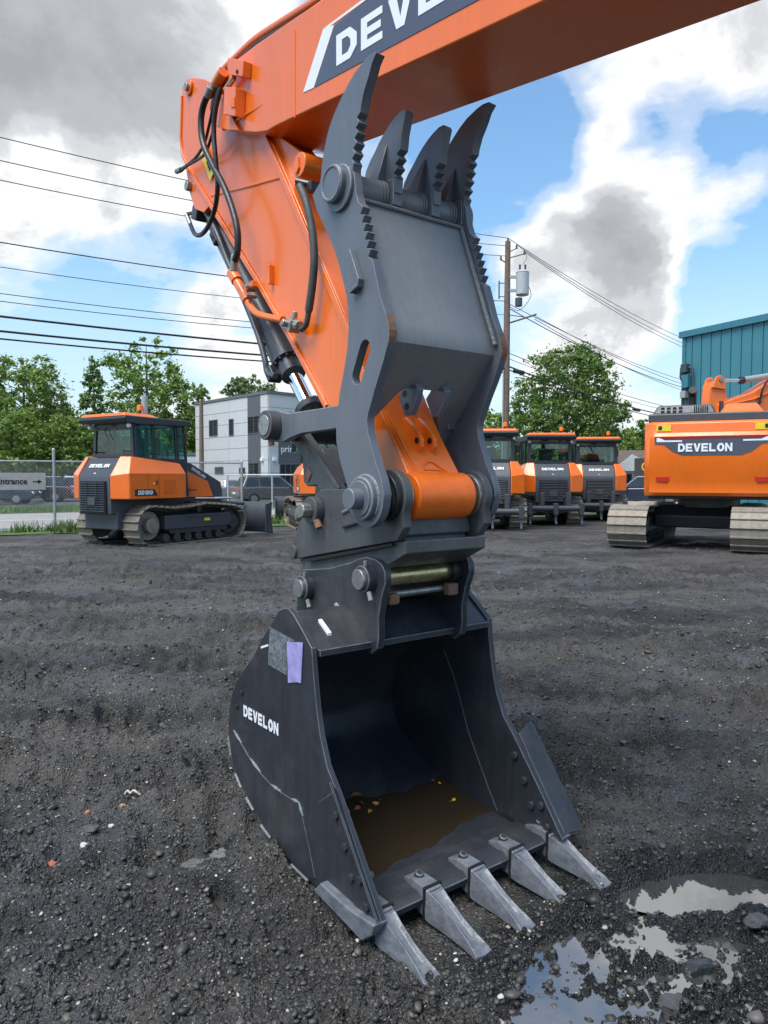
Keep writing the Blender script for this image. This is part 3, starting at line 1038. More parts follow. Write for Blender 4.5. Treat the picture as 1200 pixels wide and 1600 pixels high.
def stone(name, px, size, flat, material, label, cat, seed, group=None, rz=0.0, sink=.25, sub=2):
    bm = bmesh.new()
    bmesh.ops.create_icosphere(bm, subdivisions=sub + 1, radius=1)
    of = Vector((seed * 3.7, seed * 1.3, seed * .7))
    # flatten against a few random planes to get chipped faces
    rs = random.Random(seed)
    planes = []
    for _ in range(9):
        n = Vector((rs.gauss(0, 1), rs.gauss(0, 1), rs.gauss(0, 1))).normalized(); planes.append((n, rs.uniform(.55, .85)))
    for v in bm.verts:
        for n, d in planes:
            e = v.co.dot(n) - d
            if e > 0: v.co -= n * e * .85
        v.co *= 1 + .16 * mnoise.noise(v.co * 2.3 + of) + .09 * mnoise.noise(v.co * 6 + of)
        v.co.x *= size; v.co.y *= size * .75; v.co.z *= size * flat
    me = bpy.data.meshes.new(name); bm.to_mesh(me); bm.free()
    me.materials.append(M[material])
    me.polygons.foreach_set('use_smooth', [True] * len(me.polygons)); me.set_sharp_from_angle(angle=R(28))
    o = bpy.data.objects.new(name, me); COL.objects.link(o)
    g = ground(px[0], px[1])
    z = float(ground_h(np.array([g[0]]), np.array([g[1]]))[0])
    o.location = (g[0], g[1], z + size * flat * (1 - 2 * sink)); o.rotation_euler = (0, 0, rz)
    return tag(o, label, cat, group)


stone('clod', (1093, 1502), .066, .62, 'stone_wet', 'dark clod standing in the puddle, the one nearer the bucket teeth', 'clod', 3, 'large clods at the lower right', .3)
stone('clod', (1050, 1570), .060, .78, 'stone_dark', 'squarish dark clod at the bottom edge, in front of the puddles', 'clod', 5, 'large clods at the lower right', 1.1)
stone('clod', (1182, 1452), .055, .70, 'stone_dark', 'dark clod on the ridge between puddles at the right edge', 'clod', 8, 'large clods at the lower right', .5)
stone('clod', (1140, 1468), .042, .60, 'stone_dark', 'smaller dark clod left on the ridge between the right puddles', 'clod', 9, 'large clods at the lower right', 1.5)
stone('clod', (1108, 1522), .030, .60, 'stone_dark', 'small dark clod just behind the squarish clod in the water', 'clod', 10, 'large clods at the lower right', 2.5)
stone('clod', (975, 1156), .034, .60, 'stone_wet', 'grey clod lying on the yard right of the bucket', 'clod', 31, None, 2.5)
stone('stone', (140, 1303), .055, .55, 'stone_dark', 'large grey stone on the heap left of the bucket', 'stone', 11, None, .2)
stone('stone', (280, 1368), .042, .35, 'stone_wet', 'flat wet slab beside the thin puddle streak', 'stone', 12, None, .9)
stone('pebble', (130, 1325), .024, .6, 'stone_pale', 'oval cream pebble below the large grey stone', 'pebble', 13, 'bright pebbles on the left heap', .1)
stone('pebble', (81, 1348), .019, .8, 'stone_red', 'terracotta red chip on the left of the yard', 'pebble', 14, 'bright pebbles on the left heap', .1)
stone('pebble', (192, 1275), .017, .7, 'stone_tan', 'tan pebble right of the large grey stone', 'pebble', 15, 'bright pebbles on the left heap', .1)
stone('pebble', (174, 1292), .016, .7, 'stone_pale', 'white pebble just above the cream one on the heap', 'pebble', 16, 'bright pebbles on the left heap', .1)
stone('pebble', (137, 1276), .016, .8, 'stone_red', 'reddish pebble on top of the heap', 'pebble', 17, 'bright pebbles on the left heap', .8)
stone('pebble', (38, 1357), .013, .7, 'stone_pale', 'small white pebble at the left edge', 'pebble', 18, 'bright pebbles on the left heap', .8)
stone('pebble', (200, 850 + 1600 - 1047), .012, .6, 'stone_pale', 'tiny white pebble left of the splash of water', 'pebble', 19, 'bright pebbles on the left heap', .8)
stone('pebble', (783, 1558), .014, .6, 'stone_pale', 'cream pebble between the near tooth and the puddle', 'pebble', 20, 'bright pebbles before the bucket', .8)
stone('pebble', (712, 1497), .011, .6, 'stone_pale', 'white pebble beside the second bucket tooth', 'pebble', 21, 'bright pebbles before the bucket', .8)
stone('pebble', (695, 1538), .011, .6, 'stone_pale', 'white pebble at the tip of the near tooth', 'pebble', 22, 'bright pebbles before the bucket', .8)
stone('pebble', (555, 1487), .012, .6, 'stone_tan', 'buff pebble below the near corner of the bucket', 'pebble', 23, 'bright pebbles before the bucket', .8)
stone('pebble', (558, 1473), .010, .6, 'stone_pale', 'pale pebble touching the near corner of the bucket', 'pebble', 24, 'bright pebbles before the bucket', .8)
# the curl of white scrap
sc = ground(207, 1243)
zz = float(ground_h(np.array([sc[0]]), np.array([sc[1]]))[0])
pts = smooth_path([(-.045, 0, .0), (-.028, .004, .022), (-.010, .0, .012), (.006, .0, .026), (.022, -.004, .020), (.040, .0, .004)], 6)
o = MB().tube(pts, .006, 8).build('scrap', 'stone_pale', loc=(float(sc[0]), float(sc[1]), zz + .012))
tag(o, 'curled white scrap lying on the yard left of the bucket', 'scrap')

# ------------------------------------------------------------------ the big excavator: boom, arm, thumb, coupler (local axes: u towards its body, v across, z up)
EX = thing('excavator', 'large orange excavator in front, its boom, arm, toothed grey thumb and bucket coupler', 'excavator', EXO, EXROT)
AC = 0.02
PVU, PVZ = -2.335, 1.618          # arm-tip pivot


def prof(px, v, nudge=(0, 0)):
    return uzl(px, v)


def zigzag(p0, p1, n, dep, side=1):
    """saw-toothed edge from p0 to p1 in the (u, z) plane"""
    (x0, z0), (x1, z1) = p0, p1
    L_ = math.hypot(x1 - x0, z1 - z0)
    nx, nz = -(z1 - z0) / L_ * side, (x1 - x0) / L_ * side
    out = []
    for k in range(n):
        a, b, c, d = k / n, (k + .46) / n, (k + .54) / n, (k + .96) / n
        f = lambda t, e: (x0 + (x1 - x0) * t + nx * e, z0 + (z1 - z0) * t + nz * e)
        out += [f(a + .04 / n, 0), f(b, dep), f(d, 0)]
    return out


# ---- boom
TV = -.20
bt = uz(460, 28, TV); bt2 = uz(505, -3, TV); bb1 = uz(430, 197, TV); bb2 = uz(760, 44, TV)
sl_t = (bt2[1] - bt[1]) / (bt2[0] - bt[0]); sl_b = (bb2[1] - bb1[1]) / (bb2[0] - bb1[0])
EU = 3.4
boom_px = [(345, 200), (336, 190), (333, 172), (336, 150), (345, 127), (358, 104), (372, 91), (400, 69)]
boom_prof = prof(boom_px, TV) + [bt, (EU, bt2[1] + (EU - bt2[0]) * sl_b), (EU, bb2[1] + (EU - bb2[0]) * sl_b)] + prof([(480, 173), (430, 197), (416, 205), (400, 207), (365, 205)], TV)
boom = MB().prism(boom_prof, TV, -TV + .03).build('boom', 'orange', EX, bevel=.008)
# fork cheek on the boom's nose
MB().prism(prof([(345, 200), (336, 190), (333, 172), (336, 150), (345, 127), (352, 150), (378, 205), (360, 205)], TV), TV - .022, TV).build('fork_cheek', 'orange', boom, bevel=.004)
seam = [(*uz(461, 48, TV), 0), (*uz(461, 184, TV), 0)]
MB().tube([(seam[0][0], TV, seam[0][1]), (seam[1][0], TV, seam[1][1])], .0055, 8).build('weld_seam', 'orange', boom)
rib = prof([(350, 201), (411, 163)], TV)
MB().tube([(rib[0][0], TV - .002, rib[0][1]), (rib[1][0], TV + .002, rib[1][1])], [.014, .003], 8).build('rib', 'orange', boom)
MB().prism(prof([(358, 138), (376, 139), (375, 184), (357, 181)], TV - .03), TV - .06, TV - .001).build('bracket', 'orange', boom, bevel=.004)
MB().prism(prof([(362, 152), (367, 151), (367, 168), (361, 168)], TV - .062), TV - .066, TV - .0605).build('bracket_slot', 'orange_worn', boom, bevel=.002)
MB().prism(prof([(361, 92), (386, 96), (384, 121), (366, 119), (360, 108)], TV - .03), TV - .05, TV - .001).build('bracket', 'orange', boom, bevel=.004)
bo = prof([(371, 112)], TV - .05)[0]
MB().ycyl(*bo, TV - .056, TV - .049, .010, 12).build('bolt', 'black', boom)
# decal: dark panel, white slash and top line, lettering
dv = TV - .0025
d_bl, d_ml, d_tl = uz(491, 136.5, dv), uz(567, 95.5, dv), uz(523, 39, dv)
d_tr = uz(566, 6, dv)
ex = 2.05


def along(a, b, length):
    q = Vector((b[0] - a[0], b[1] - a[1])).normalized()
    return (a[0] + q.x * length, a[1] + q.y * length)


p_br = along(d_bl, uz(620, 67.5, dv), ex); p_tr = along(d_tl, d_tr, ex)
MB().prism([d_bl, p_br, p_tr, d_tl], dv, TV + .001).build('decal_panel', 'decal_grey', boom, smooth=0)
w1, w2, w3, w4 = uz(473.5, 144.5, dv), uz(490, 137, dv), uz(522, 39, dv), uz(505, 45, dv)
MB().prism([w1, w2, w3, w4], dv, TV + .001).build('decal_slash', 'decal_white', boom, smooth=0)
t1, t2 = uz(506, 44, dv), uz(560, 4, dv)
t3 = along(t1, t2, ex)
MB().prism([t1, t3, (t3[0] + .0, t3[1] - .012), (t1[0] + .008, t1[1] - .012)], dv, TV + .001).build('decal_line', 'decal_white', boom, smooth=0)
lb, le, lt = uz(526, 103.5, dv), uz(564.5, 80, dv), uz(526, 56, dv)
xd = Vector((le[0] - lb[0], 0, le[1] - lb[1])); adv = xd.length
hh = math.hypot(lt[0] - lb[0], lt[1] - lb[1])
lettering('lettering', 'DEVELON', (lb[0], dv - .0002, lb[1]), xd, (0 - .00, 0, 1), hh, 'decal_white', boom, width=adv / 1.2, gap=.2, depth=.0016, split=True)
# pipes along the top of the boom
for k, (pp, r_, m_) in enumerate((([(338, 131), (352, 108), (372, 88), (400, 62), (440, 36), (500, -2), (560, -46)], .022, 'orange'),
                                  ([(352, 128), (368, 104), (385, 85), (408, 66), (445, 44), (505, 6), (560, -34)], .015, 'hose_black'),
                                  ([(370, 112), (386, 92), (404, 78), (432, 56), (480, 22), (540, -20)], .013, 'orange'))):
    vv = -.14 - .02 * k
    MB().tube(smooth_path([(u, vv, z) for u, z in uzl(pp, vv)], 6), r_, 12).build('hydraulic_pipe', m_, boom)
# fittings on the end of the pipes
for (a, b, r_, m_) in (((339, 129), (326, 146), .026, 'galv'), ((349, 112), (338, 131), .030, 'orange'), ((366, 121), (352, 141), .015, 'galv'), ((361, 100), (372, 112), .012, 'galv')):
    (u0, z0), (u1, z1) = uz(*a, -.23), uz(*b, -.23)
    MB().cyl((u0, -.23, z0), (u1, -.23, z1), r_, 16).build('hose_fitting', m_, boom, bevel=.003)

# ---- arm (stick)
AV0, AV1 = AC - .145, AC + .145
arm_px = [(300, 121), (290, 126), (284, 138), (285, 152), (284, 185), (282, 215), (284, 243), (295, 261), (350, 347), (400, 429), (455, 524), (513, 633), (548, 690)]
arm_prof = prof(arm_px, AV0)
arm_prof += arc2(PVU, PVZ, .098, 165, 345, 14)
arm_prof += prof([(640, 744), (612, 684), (596, 644), (545, 506), (480, 352), (428, 228), (410, 205), (385, 160), (340, 134), (318, 123)], AV0)
arm = MB().prism(arm_prof, AV0, AV1).build('arm', 'orange', EX, bevel=.006)
MB().ycyl(PVU, PVZ, AV0 - .012, AV1 + .012, .1005, 40).build('tip_boss', 'orange_worn', arm, bevel=.006)


def strip(name, px, v, w, th, m_, parent, bevel=.003):
    """flat bar following a pixel line on the side plate"""
    pts = [Vector((u, z)) for u, z in uzl(px, v)]
    le_, ri_ = [], []
    for i, p in enumerate(pts):
        t = (pts[min(i + 1, len(pts) - 1)] - pts[max(i - 1, 0)]).normalized()
        n = Vector((-t.y, t.x))
        le_.append(tuple(p + n * w / 2)); ri_.append(tuple(p - n * w / 2))
    return MB().prism(le_ + ri_[::-1], v, v - th).build(name, m_, parent, bevel=bevel)


strip('edge_flange', [(412, 208), (432, 252), (484, 372), (547, 520), (590, 640)], AV0, .034, .014, 'orange', arm)
strip('edge_flange', [(298, 268), (352, 355), (402, 437), (457, 531), (512, 636)], AV0, .028, .014, 'orange', arm)
strip('edge_flange', [(285, 150), (284, 185), (283, 215), (286, 243), (298, 268)], AV0, .020, .010, 'orange', arm)
MB().tube([(u, AV0, z) for u, z in uzl([(330, 306), (390, 291), (441, 277)], AV0)], .007, 8).build('weld_seam', 'orange', arm)
tp = uz(297, 137, AV0)
MB().ycyl(*tp, AV0 - .015, AV0, .050, 24).ycyl(*tp, AV1, AV1 + .015, .050, 24).build('cylinder_eye', 'orange', arm, bevel=.004)
MB().ycyl(*tp, AV0 - .034, AV0 - .014, .026, 20).build('pin', 'pin_steel', arm, bevel=.003)
# cylinder-base lug on the back of the arm
lug = prof([(290, 262), (296, 300), (304, 326), (318, 332), (330, 318), (318, 296)], AV0)
MB().prism(lug, AV0, AV0 + .05).prism(lug, AV1 - .05, AV1).build('lug', 'orange', arm, bevel=.004)
lp = uz(295, 291, AV0 - .01)
MB().ycyl(*lp, AV0 - .03, AV0, .030, 20).build('pin', 'pin_steel', arm, bevel=.003)
# thumb-cylinder lug on the front of the arm
fl = uz(467, 257, AV0 - .03)
MB().prism(prof([(414, 205), (440, 215), (468, 236), (484, 262), (478, 282), (452, 292), (430, 240)], AV0 + .03), AV0 + .03, AV0 + .06).build('lug', 'orange', arm, bevel=.004)
MB().ycyl(*fl, AV0 - .03, AV1 - .02, .060, 36).build('lug_boss', 'orange', arm, bevel=.006)
MB().prism([(fl[0] + dx, fl[1] + dz) for dx, dz in ((-.03, -.035), (-.01, -.042), (.012, -.02), (.004, .035), (-.02, .038))], AV0 - .040, AV0 - .029).build('keeper_plate', 'orange', arm, bevel=.003)
MB().bb(*(lambda q: (q[0] - .011, q[0] + .011))(uz(427, 430, AV0)), AV0 - .03, AV0, *(lambda q: (q[1] - .05, q[1] + .05))(uz(427, 430, AV0))).build('tab', 'orange', arm, bevel=.003)
# raised wear patch above the tip
fz = Vector((uz(640, 744, AV0)[0] - uz(596, 644, AV0)[0], 0, uz(640, 744, AV0)[1] - uz(596, 644, AV0)[1])).normalized()
fn = Vector((-fz.z, 0, fz.x))
fo = Vector((uz(620, 699, AV0)[0], 0, uz(620, 699, AV0)[1]))


def on_front(s_, v, off=0.0):
    return fo + fz * s_ + fn * off + Vector((0, v, 0))


if fn.x < 0: fn = -fn
patch = [(-.035, .010), (-.065, .075), (-.05, .10), (.035, .155), (.03, .15), (.0, .02)]
MB().tube([on_front(s_, v, .001) for s_, v in ((.155, -.055), (.090, -.022), (.072, .010), (.075, .035), (.145, .115), (.165, .12))], .0055, 8, caps=True).build('weld_outline', 'orange_worn', arm)
MB().tube([on_front(s_, v, .001) for s_, v in ((.115, -.03), (.118, .05), (.14, .09))], .004, 8).build('weld_outline', 'orange_worn', arm)
MB().tube([on_front(s_, v, .001) for s_, v in ((-.20, -.095), (0, -.085), (.15, -.068))], .005, 8).build('weld_outline', 'orange_worn', arm)
MB().tube([on_front(s_, v, .001) for s_, v in ((-.20, -.110), (0, -.102), (.14, -.088))], .004, 8).build('weld_outline', 'orange_worn', arm)
# pair of drilled ears on the arm's front face
for vv in (-.012, .062):
    ep = [on_front(a, vv, b) for a, b in ((-.17, -.01), (-.155, .018), (-.06, .048), (-.01, .050), (.015, .030), (.025, -.01))]
    ear = MB().prism([(p.x, p.z) for p in ep], vv - .010, vv + .010).build('ear', 'orange', arm, bevel=.003)
    hc = on_front(-.022, vv, .024)
    MB().ycyl(hc.x, hc.z, vv - .0115, vv + .0115, .014, 20).build('ear_hole', 'black', ear)
# warning plate
MB().prism(prof([(312, 238), (322, 226), (337, 262), (328, 283)], AV0 - .012), AV0 - .013, AV0 - .0105).build('warning_sticker', 'yellow', arm, smooth=0)
wq = prof([(322, 252), (327, 249), (331, 262), (327, 268)], AV0 - .0145)
MB().prism(wq, AV0 - .0145, AV0 - .0132).build('warning_mark', 'black', arm, smooth=0)

# ---- bucket cylinder
ca, cb = uz(337, 336, AC), uz(473, 633, AC)
A3, B3 = Vector((ca[0], AC, ca[1])), Vector((cb[0], AC, cb[1]))
TPU, TPZ = uz(428, 665, -.25)
ax = (Vector((TPU, AC, TPZ)) - A3)
Lc = ax.length; ax = ax.normalized()
cyl = MB().cyl(A3 + ax * .02, A3 + ax * (Lc - .60), .080, 40).build('bucket_cylinder', 'cyl_grey', EX, bevel=.005)
MB().cyl(A3 + ax * (Lc - .72), A3 + ax * (Lc - .52), .084, 40).build('collar', 'cyl_grey', cyl, bevel=.006)
MB().cyl(A3 + ax * (Lc - .52), A3 + ax * (Lc - .495), .092, 40).build('gland_flange', 'cyl_grey', cyl, bevel=.003)
MB().cyl(A3 + ax * (Lc - .495), A3 + ax * (Lc - .40), .070, 40).build('gland', 'cyl_grey', cyl, bevel=.005)
side_ = ax.cross(Vector((0, 1, 0))).normalized()
for k in range(12):
    a = k * math.pi / 6
    d = side_ * math.cos(a) + Vector((0, 1, 0)) * math.sin(a)
    MB().cyl(A3 + ax * (Lc - .497) + d * .081, A3 + ax * (Lc - .478) + d * .081, .0085, 6).build('bolt', 'machine_dark', cyl)
MB().cyl(A3 + ax * (Lc - .41), A3 + ax * (Lc - .1), .043, 32).build('rod', 'chrome', cyl)
MB().cyl(A3 + ax * (Lc - .155), A3 + ax * (Lc - .115), .085, 32, .075).build('rod_collar', 'coupler_grey', cyl, bevel=.008)
MB().ycyl(TPU, TPZ, AC - .10, AC + .10, .085, 32).build('rod_eye', 'coupler_grey', cyl, bevel=.01)
for k, (pp, r_, vv) in enumerate((([(322, 332), (338, 362), (352, 398), (377, 458), (402, 520), (414, 562), (418, 582), (430, 588)], .017, -.09), ([(344, 372), (360, 408), (390, 478), (414, 538)], .015, -.06))):
    MB().tube(smooth_path([(u, vv, z) for u, z in uzl(pp, vv)], 6), r_, 12).build('cylinder_pipe', 'cyl_grey', cyl)
pb = uz(424, 584, -.08)
MB().box((pb[0], -.06, pb[1]), (.075, .08, .07), Matrix.Rotation(.9, 3, 'Y')).build('port_block', 'machine_dark', cyl, bevel=.008)
pb = uz(340, 372, -.06)
MB().box((pb[0], -.06, pb[1]), (.11, .07, .05), Matrix.Rotation(.9, 3, 'Y')).build('pipe_clamp', 'machine_dark', cyl, bevel=.006)
pb = uz(312, 334, -.08)
MB().box((pb[0], -.08, pb[1]), (.09, .08, .09), Matrix.Rotation(.4, 3, 'Y')).build('port_block', 'machine_dark', cyl, bevel=.01)

# ---- hoses on the side of the boom and arm
def hose(px, v, r_, m_, n=10):
    vs_ = v if isinstance(v, (list, tuple)) else [v] * len(px)
    return MB().tube(smooth_path([(*(lambda q: (q[0], vv, q[1]))(uz(x, y, vv)),) for (x, y), vv in zip(px, vs_)], 8), r_, n).build('hydraulic_hose', m_, EX)


hose([(328, 140), (317, 168), (314, 195), (318, 226), (332, 258), (350, 292), (364, 330), (371, 362), (371, 392), (367, 408)], -.25, .0185, 'hose_black', 14)
hose([(345, 138), (337, 170), (334, 205), (337, 250), (340, 290), (336, 325), (326, 352), (315, 366), (305, 366), (298, 352), (294, 340)], [-.24, -.25, -.25, -.25, -.24, -.22, -.18, -.15, -.12, -.10, -.09], .014, 'hose_black', 12)
hose([(341, 140), (333, 168), (327, 195), (319, 225), (306, 246), (292, 258), (282, 265)], [-.23, -.23, -.22, -.2, -.18, -.17, -.16], .009, 'hose_black')
hose([(346, 142), (340, 175), (330, 215), (320, 240), (308, 250), (294, 258), (283, 267)], [-.22, -.21, -.21, -.2, -.18, -.17, -.16], .009, 'hose_black')
for (a, b, v, r_, m_) in (((330, 136), (324, 151), -.25, .023, 'galv'), ((367, 398), (365, 424), -.24, .021, 'galv'), ((299, 355), (291, 335), -.10, .013, 'galv'), ((291, 335), (306, 332), -.09, .012, 'hose_black'), ((283, 265), (276, 268), -.16, .017, 'galv')):
    (u0, z0), (u1, z1) = uz(*a, v), uz(*b, v)
    MB().cyl((u0, v, z0), (u1, v, z1), r_, 16).build('hose_fitting', m_, EX, bevel=.003)
# orange steel line with clamp, down to the shut-off valve
vo = -.17
MB().tube(smooth_path([(u, vo, z) for u, z in uzl([(366, 424), (372, 444), (386, 470), (398, 487), (412, 494), (442, 500)], vo)], 6), .019, 14).build('steel_line', 'orange', EX)
for (a, b, r_) in (((363, 426), (371, 440), .034), ((368, 436), (387, 470), .027)):
    (u0, z0), (u1, z1) = uz(*a, vo), uz(*b, vo)
    MB().cyl((u0, vo, z0), (u1, vo, z1), r_, 18).build('line_sleeve', 'orange', EX, bevel=.004)
q = uz(399, 448, AV0)
MB().box((q[0], AV0 - .012, q[1]), (.09, .06, .035), Matrix.Rotation(-.1, 3, 'Y')).build('line_clamp', 'orange', EX, bevel=.004)
q = uz(391, 454, vo)
MB().cyl((q[0], vo - .03, q[1] + .02), (q[0], vo + .03, q[1] + .02), .013, 8).cyl((q[0] + .01, vo - .03, q[1] - .03), (q[0] + .01, vo + .03, q[1] - .03), .013, 8).build('clamp_bolt', 'galv', EX)
q = uz(457, 508, AV0 - .05)
vc = AV0 - .05
vb = MB().box((q[0], vc, q[1]), (.062, .06, .062), Matrix.Rotation(.5, 3, 'Y'))
vb.cyl((q[0] - .06, vc, q[1] + .012), (q[0] - .02, vc, q[1] + .004), .030, 8)
vb.cyl((q[0] + .02, vc, q[1]), (q[0] + .07, vc, q[1] - .016), .027, 8)
vb.cyl((q[0] - .01, vc - .055, q[1] + .01), (q[0] - .01, vc, q[1]), .019, 6)
vb.cyl((q[0] + .02, vc, q[1] + .03), (q[0] + .028, vc, q[1] + .062), .015, 8)
vb.build('shutoff_valve', 'galv', EX, bevel=.004)
hp = smooth_path([(u, AV0 - .05, z) for u, z in uzl([(468, 290), (478, 315), (487, 355), (491, 400), (488, 445), (482, 488)], AV0 - .05)], 10)
hs = MB().tube(hp, .0165, 14).build('hydraulic_hose', 'hose_sleeve', EX)
for i in range(2, len(hp) - 8):
    pass
coil = []
for i in range(len(hp) * 4 - 6):
    t = i / 4; k = int(t); f = t - k
    if k + 1 >= len(hp): break
    coil.append(hp[k].lerp(hp[k + 1], f))
rg = MB()
for i in range(1, len(coil) - 1, 1):
    dd = (coil[i + 1] - coil[i - 1]).normalized()
    if i % 2 == 0: rg.cyl(coil[i] - dd * .0035, coil[i] + dd * .0035, .0195, 14)
rg.build('spiral_guard', 'hose_sleeve', hs)
e0 = hp[-1]; e1 = uz(478, 508, AV0 - .05); e2 = uz(470, 515, AV0 - .05)
MB().tube(smooth_path([hp[-2], e0, (e1[0], AV0 - .05, e1[1]), (e2[0], AV0 - .05, e2[1])], 6), .014, 12).build('hose_elbow', 'hose_sleeve', hs)
q0, q1 = uz(463, 283, AV0 - .05), uz(484, 288, AV0 - .02)
MB().cyl((q0[0], AV0 - .05, q0[1]), (q1[0], AV0 - .0, q1[1]), .017, 8).box((q1[0], AV0 - .0, q1[1] - .01), (.04, .05, .05)).build('hose_union', 'machine_dark', EX, bevel=.003)

# ---- guide links and bucket link
GV = -.245
gl_px = [(430, 640), (448, 646), (500, 638), (530, 633), (566, 640), (566, 664), (526, 669), (470, 677), (452, 684), (440, 691), (424, 690), (415, 676), (415, 655)]
gl = prof(gl_px, GV)
for v0, v1 in ((GV, GV + .045), (2 * AC - GV - .045, 2 * AC - GV)):
    g = MB().prism(gl, v0, v1).build('guide_link', 'plate_grey', EX, bevel=.004)
    sgn = -1 if v0 < 0 else 1
    vo_ = v0 if sgn < 0 else v1
    MB().ycyl(TPU, TPZ, vo_, vo_ + sgn * .060, .074, 36).build('link_boss', 'coupler_grey', g, bevel=.006)
    MB().ycyl(TPU, TPZ, vo_ + sgn * .058, vo_ + sgn * .064, .052, 32).build('pin_end', 'pin_steel', g, bevel=.002)
    MB().cyl((TPU + .015, vo_ + sgn * .03, TPZ - .065), (TPU + .02, vo_ + sgn * .03, TPZ - .10), .016, 8).build('keeper_bolt', 'rusty', g)
CPU, CPZ = uz(496, 797, -.225)
hl = prof([(446, 676), (452, 688), (465, 702), (472, 713), (473, 733), (474, 753), (480, 760), (495, 758), (500, 768), (508, 800), (520, 812), (545, 800), (532, 766), (505, 722), (473, 675)], AC - .15)
hlk = MB().prism(hl, AC - .15, AC - .105).prism(hl, AC + .105, AC + .15).build('bucket_link', 'coupler_grey', EX, bevel=.006)
mid = prof([(490, 700), (486, 705), (512, 760), (520, 756)], AC - .15)
MB().prism(mid, AC - .106, AC + .106).build('cross_plate', 'coupler_grey', hlk, bevel=.006)
strip('rib', [(474, 677), (504, 722), (531, 765)], AC - .15, .026, .012, 'coupler_grey', hlk)
q = uz(481, 741, AC - .155)
MB().prism([(q[0] - .03, q[1]), (q[0], q[1] - .04), (q[0] + .03, q[1]), (q[0], q[1] + .04)], AC - .156, AC - .1495).build('casting_mark', 'rusty', hlk, bevel=.002)
MB().ycyl(TPU, TPZ, AC - .20, AC - .105, .075, 32).ycyl(TPU, TPZ, AC + .105, AC + .20, .075, 32).build('link_eye', 'coupler_grey', hlk, bevel=.006)

# ---- quick coupler
KV = -.225
kc = prof([(620, 845), (470, 872), (462, 872), (455, 865), (457, 850), (466, 818), (480, 797), (490, 776), (500, 766), (510, 764), (560, 764)], KV)
kc += arc2(PVU, PVZ, .112, 120, -30, 14) + prof([(631, 825)], KV)
ck = None
for s_, (v0, v1) in enumerate(((KV, KV + .042), (2 * AC - KV - .042, 2 * AC - KV))):
    p = MB().prism(kc, v0, v1)
    if ck is None:
        ck = p.build('quick_coupler', 'coupler_grey', EX, bevel=.005)
    else:
        p.build('side_plate', 'coupler_grey', ck, bevel=.005)
    sg = -1 if s_ == 0 else 1
    vo_ = v0 if sg < 0 else v1
    MB().ycyl(CPU, CPZ, vo_, vo_ + sg * .045, .064, 32).build('pin_boss', 'coupler_grey', ck, bevel=.006)
    MB().ycyl(CPU, CPZ, vo_ + sg * .044, vo_ + sg * .095, .036, 8).build('pin', 'pin_steel', ck, bevel=.006)
    MB().cyl((CPU + .04, vo_ + sg * .03, CPZ - .045), (CPU + .065, vo_ + sg * .03, CPZ - .08), .017, 8).build('keeper_bolt', 'rusty', ck)
    MB().yring(PVU, PVZ, vo_ - sg * .06, vo_ - sg * .035, .094, .06, 36).build('wear_ring', 'pin_steel', ck, bevel=.003)
kb = prof([(468, 873), (620, 846), (634, 846), (634, 866), (600, 888), (560, 893), (474, 896)], KV + .02)
MB().prism(kb, KV + .02, 2 * AC - KV - .02).build('lower_frame', 'coupler_grey', ck, bevel=.006)
MB().prism(prof([(480, 874), (612, 849), (612, 853), (480, 878)], KV - .001), KV - .002, KV + .03).build('slide_groove', 'black', ck, smooth=0)
blk = prof([(596, 838), (627, 831), (636, 852), (637, 872), (600, 882)], KV + .07)
MB().prism(blk, KV + .07, 2 * AC - KV - .07).build('latch_block', 'coupler_grey', ck, bevel=.010)
MB().prism(prof([(556, 810), (628, 810), (632, 838), (560, 850)], KV + .06), KV + .05, 2 * AC - KV - .05).build('cross_member', 'coupler_grey', ck, bevel=.01)
MB().prism(prof([(537, 822), (566, 814), (566, 817), (537, 826)], KV - .004), KV - .012, KV + .001).build('grab_slot', 'black', ck, bevel=.002)
MB().tube([(u, KV - .001, z) for u, z in uzl([(536, 801), (548, 795), (556, 796)], KV)], .009, 8).build('weld_bead', 'weld', ck)
q = uz(459, 862, KV)
MB().ycyl(*q, KV - .012, KV + .1, .035, 20).build('pivot_ear', 'coupler_grey', ck, bevel=.005)
for sg, vo_ in ((-1, KV), (1, 2 * AC - KV)):
    MB().ycyl(PVU, PVZ, vo_, vo_ + sg * .03, .098, 36).build('spacer', 'hose_black', ck, bevel=.005)

# ---- thumb
HV = -.325                       # outer face of its near plate
HF = 2 * .0 - HV                 # outer face of the far plate
TH = .038
back = [(503, 262), (500, 285), (488, 305), (496, 331), (505, 350), (514, 370), (523, 392), (530, 415), (536, 440), (541, 461), (544, 484), (544.5, 512), (543, 540), (537.5, 577), (531, 612), (527, 645), (525, 667), (525.5, 690), (531, 720), (537.5, 742), (543, 762)]
frontp = [(600, 772), (595, 747), (587.5, 726), (580, 697), (574.5, 676), (573, 657), (575, 645), (579, 632), (586, 606), (595, 577), (601, 556), (606, 536), (608, 521), (607, 510), (604, 494), (599, 480), (593, 459), (587, 430), (582, 406), (577, 402)]
hp_ = prof(back, HV)
c_arc = arc2(*uz(571, 779, HV), .117, 195, 358, 16)
hp_ += c_arc + prof(frontp, HV)
hp_ += zigzag(uz(582, 402, HV), uz(567, 322, HV), 6, .026, 1)[1:]
hp_ += prof([(560, 316), (556, 300), (553, 270), (545, 255)], HV)
web0, web1, web2 = uz(566, 314, -.27), uz(617, 528, -.27), uz(662, 609, 0)
wth = .028
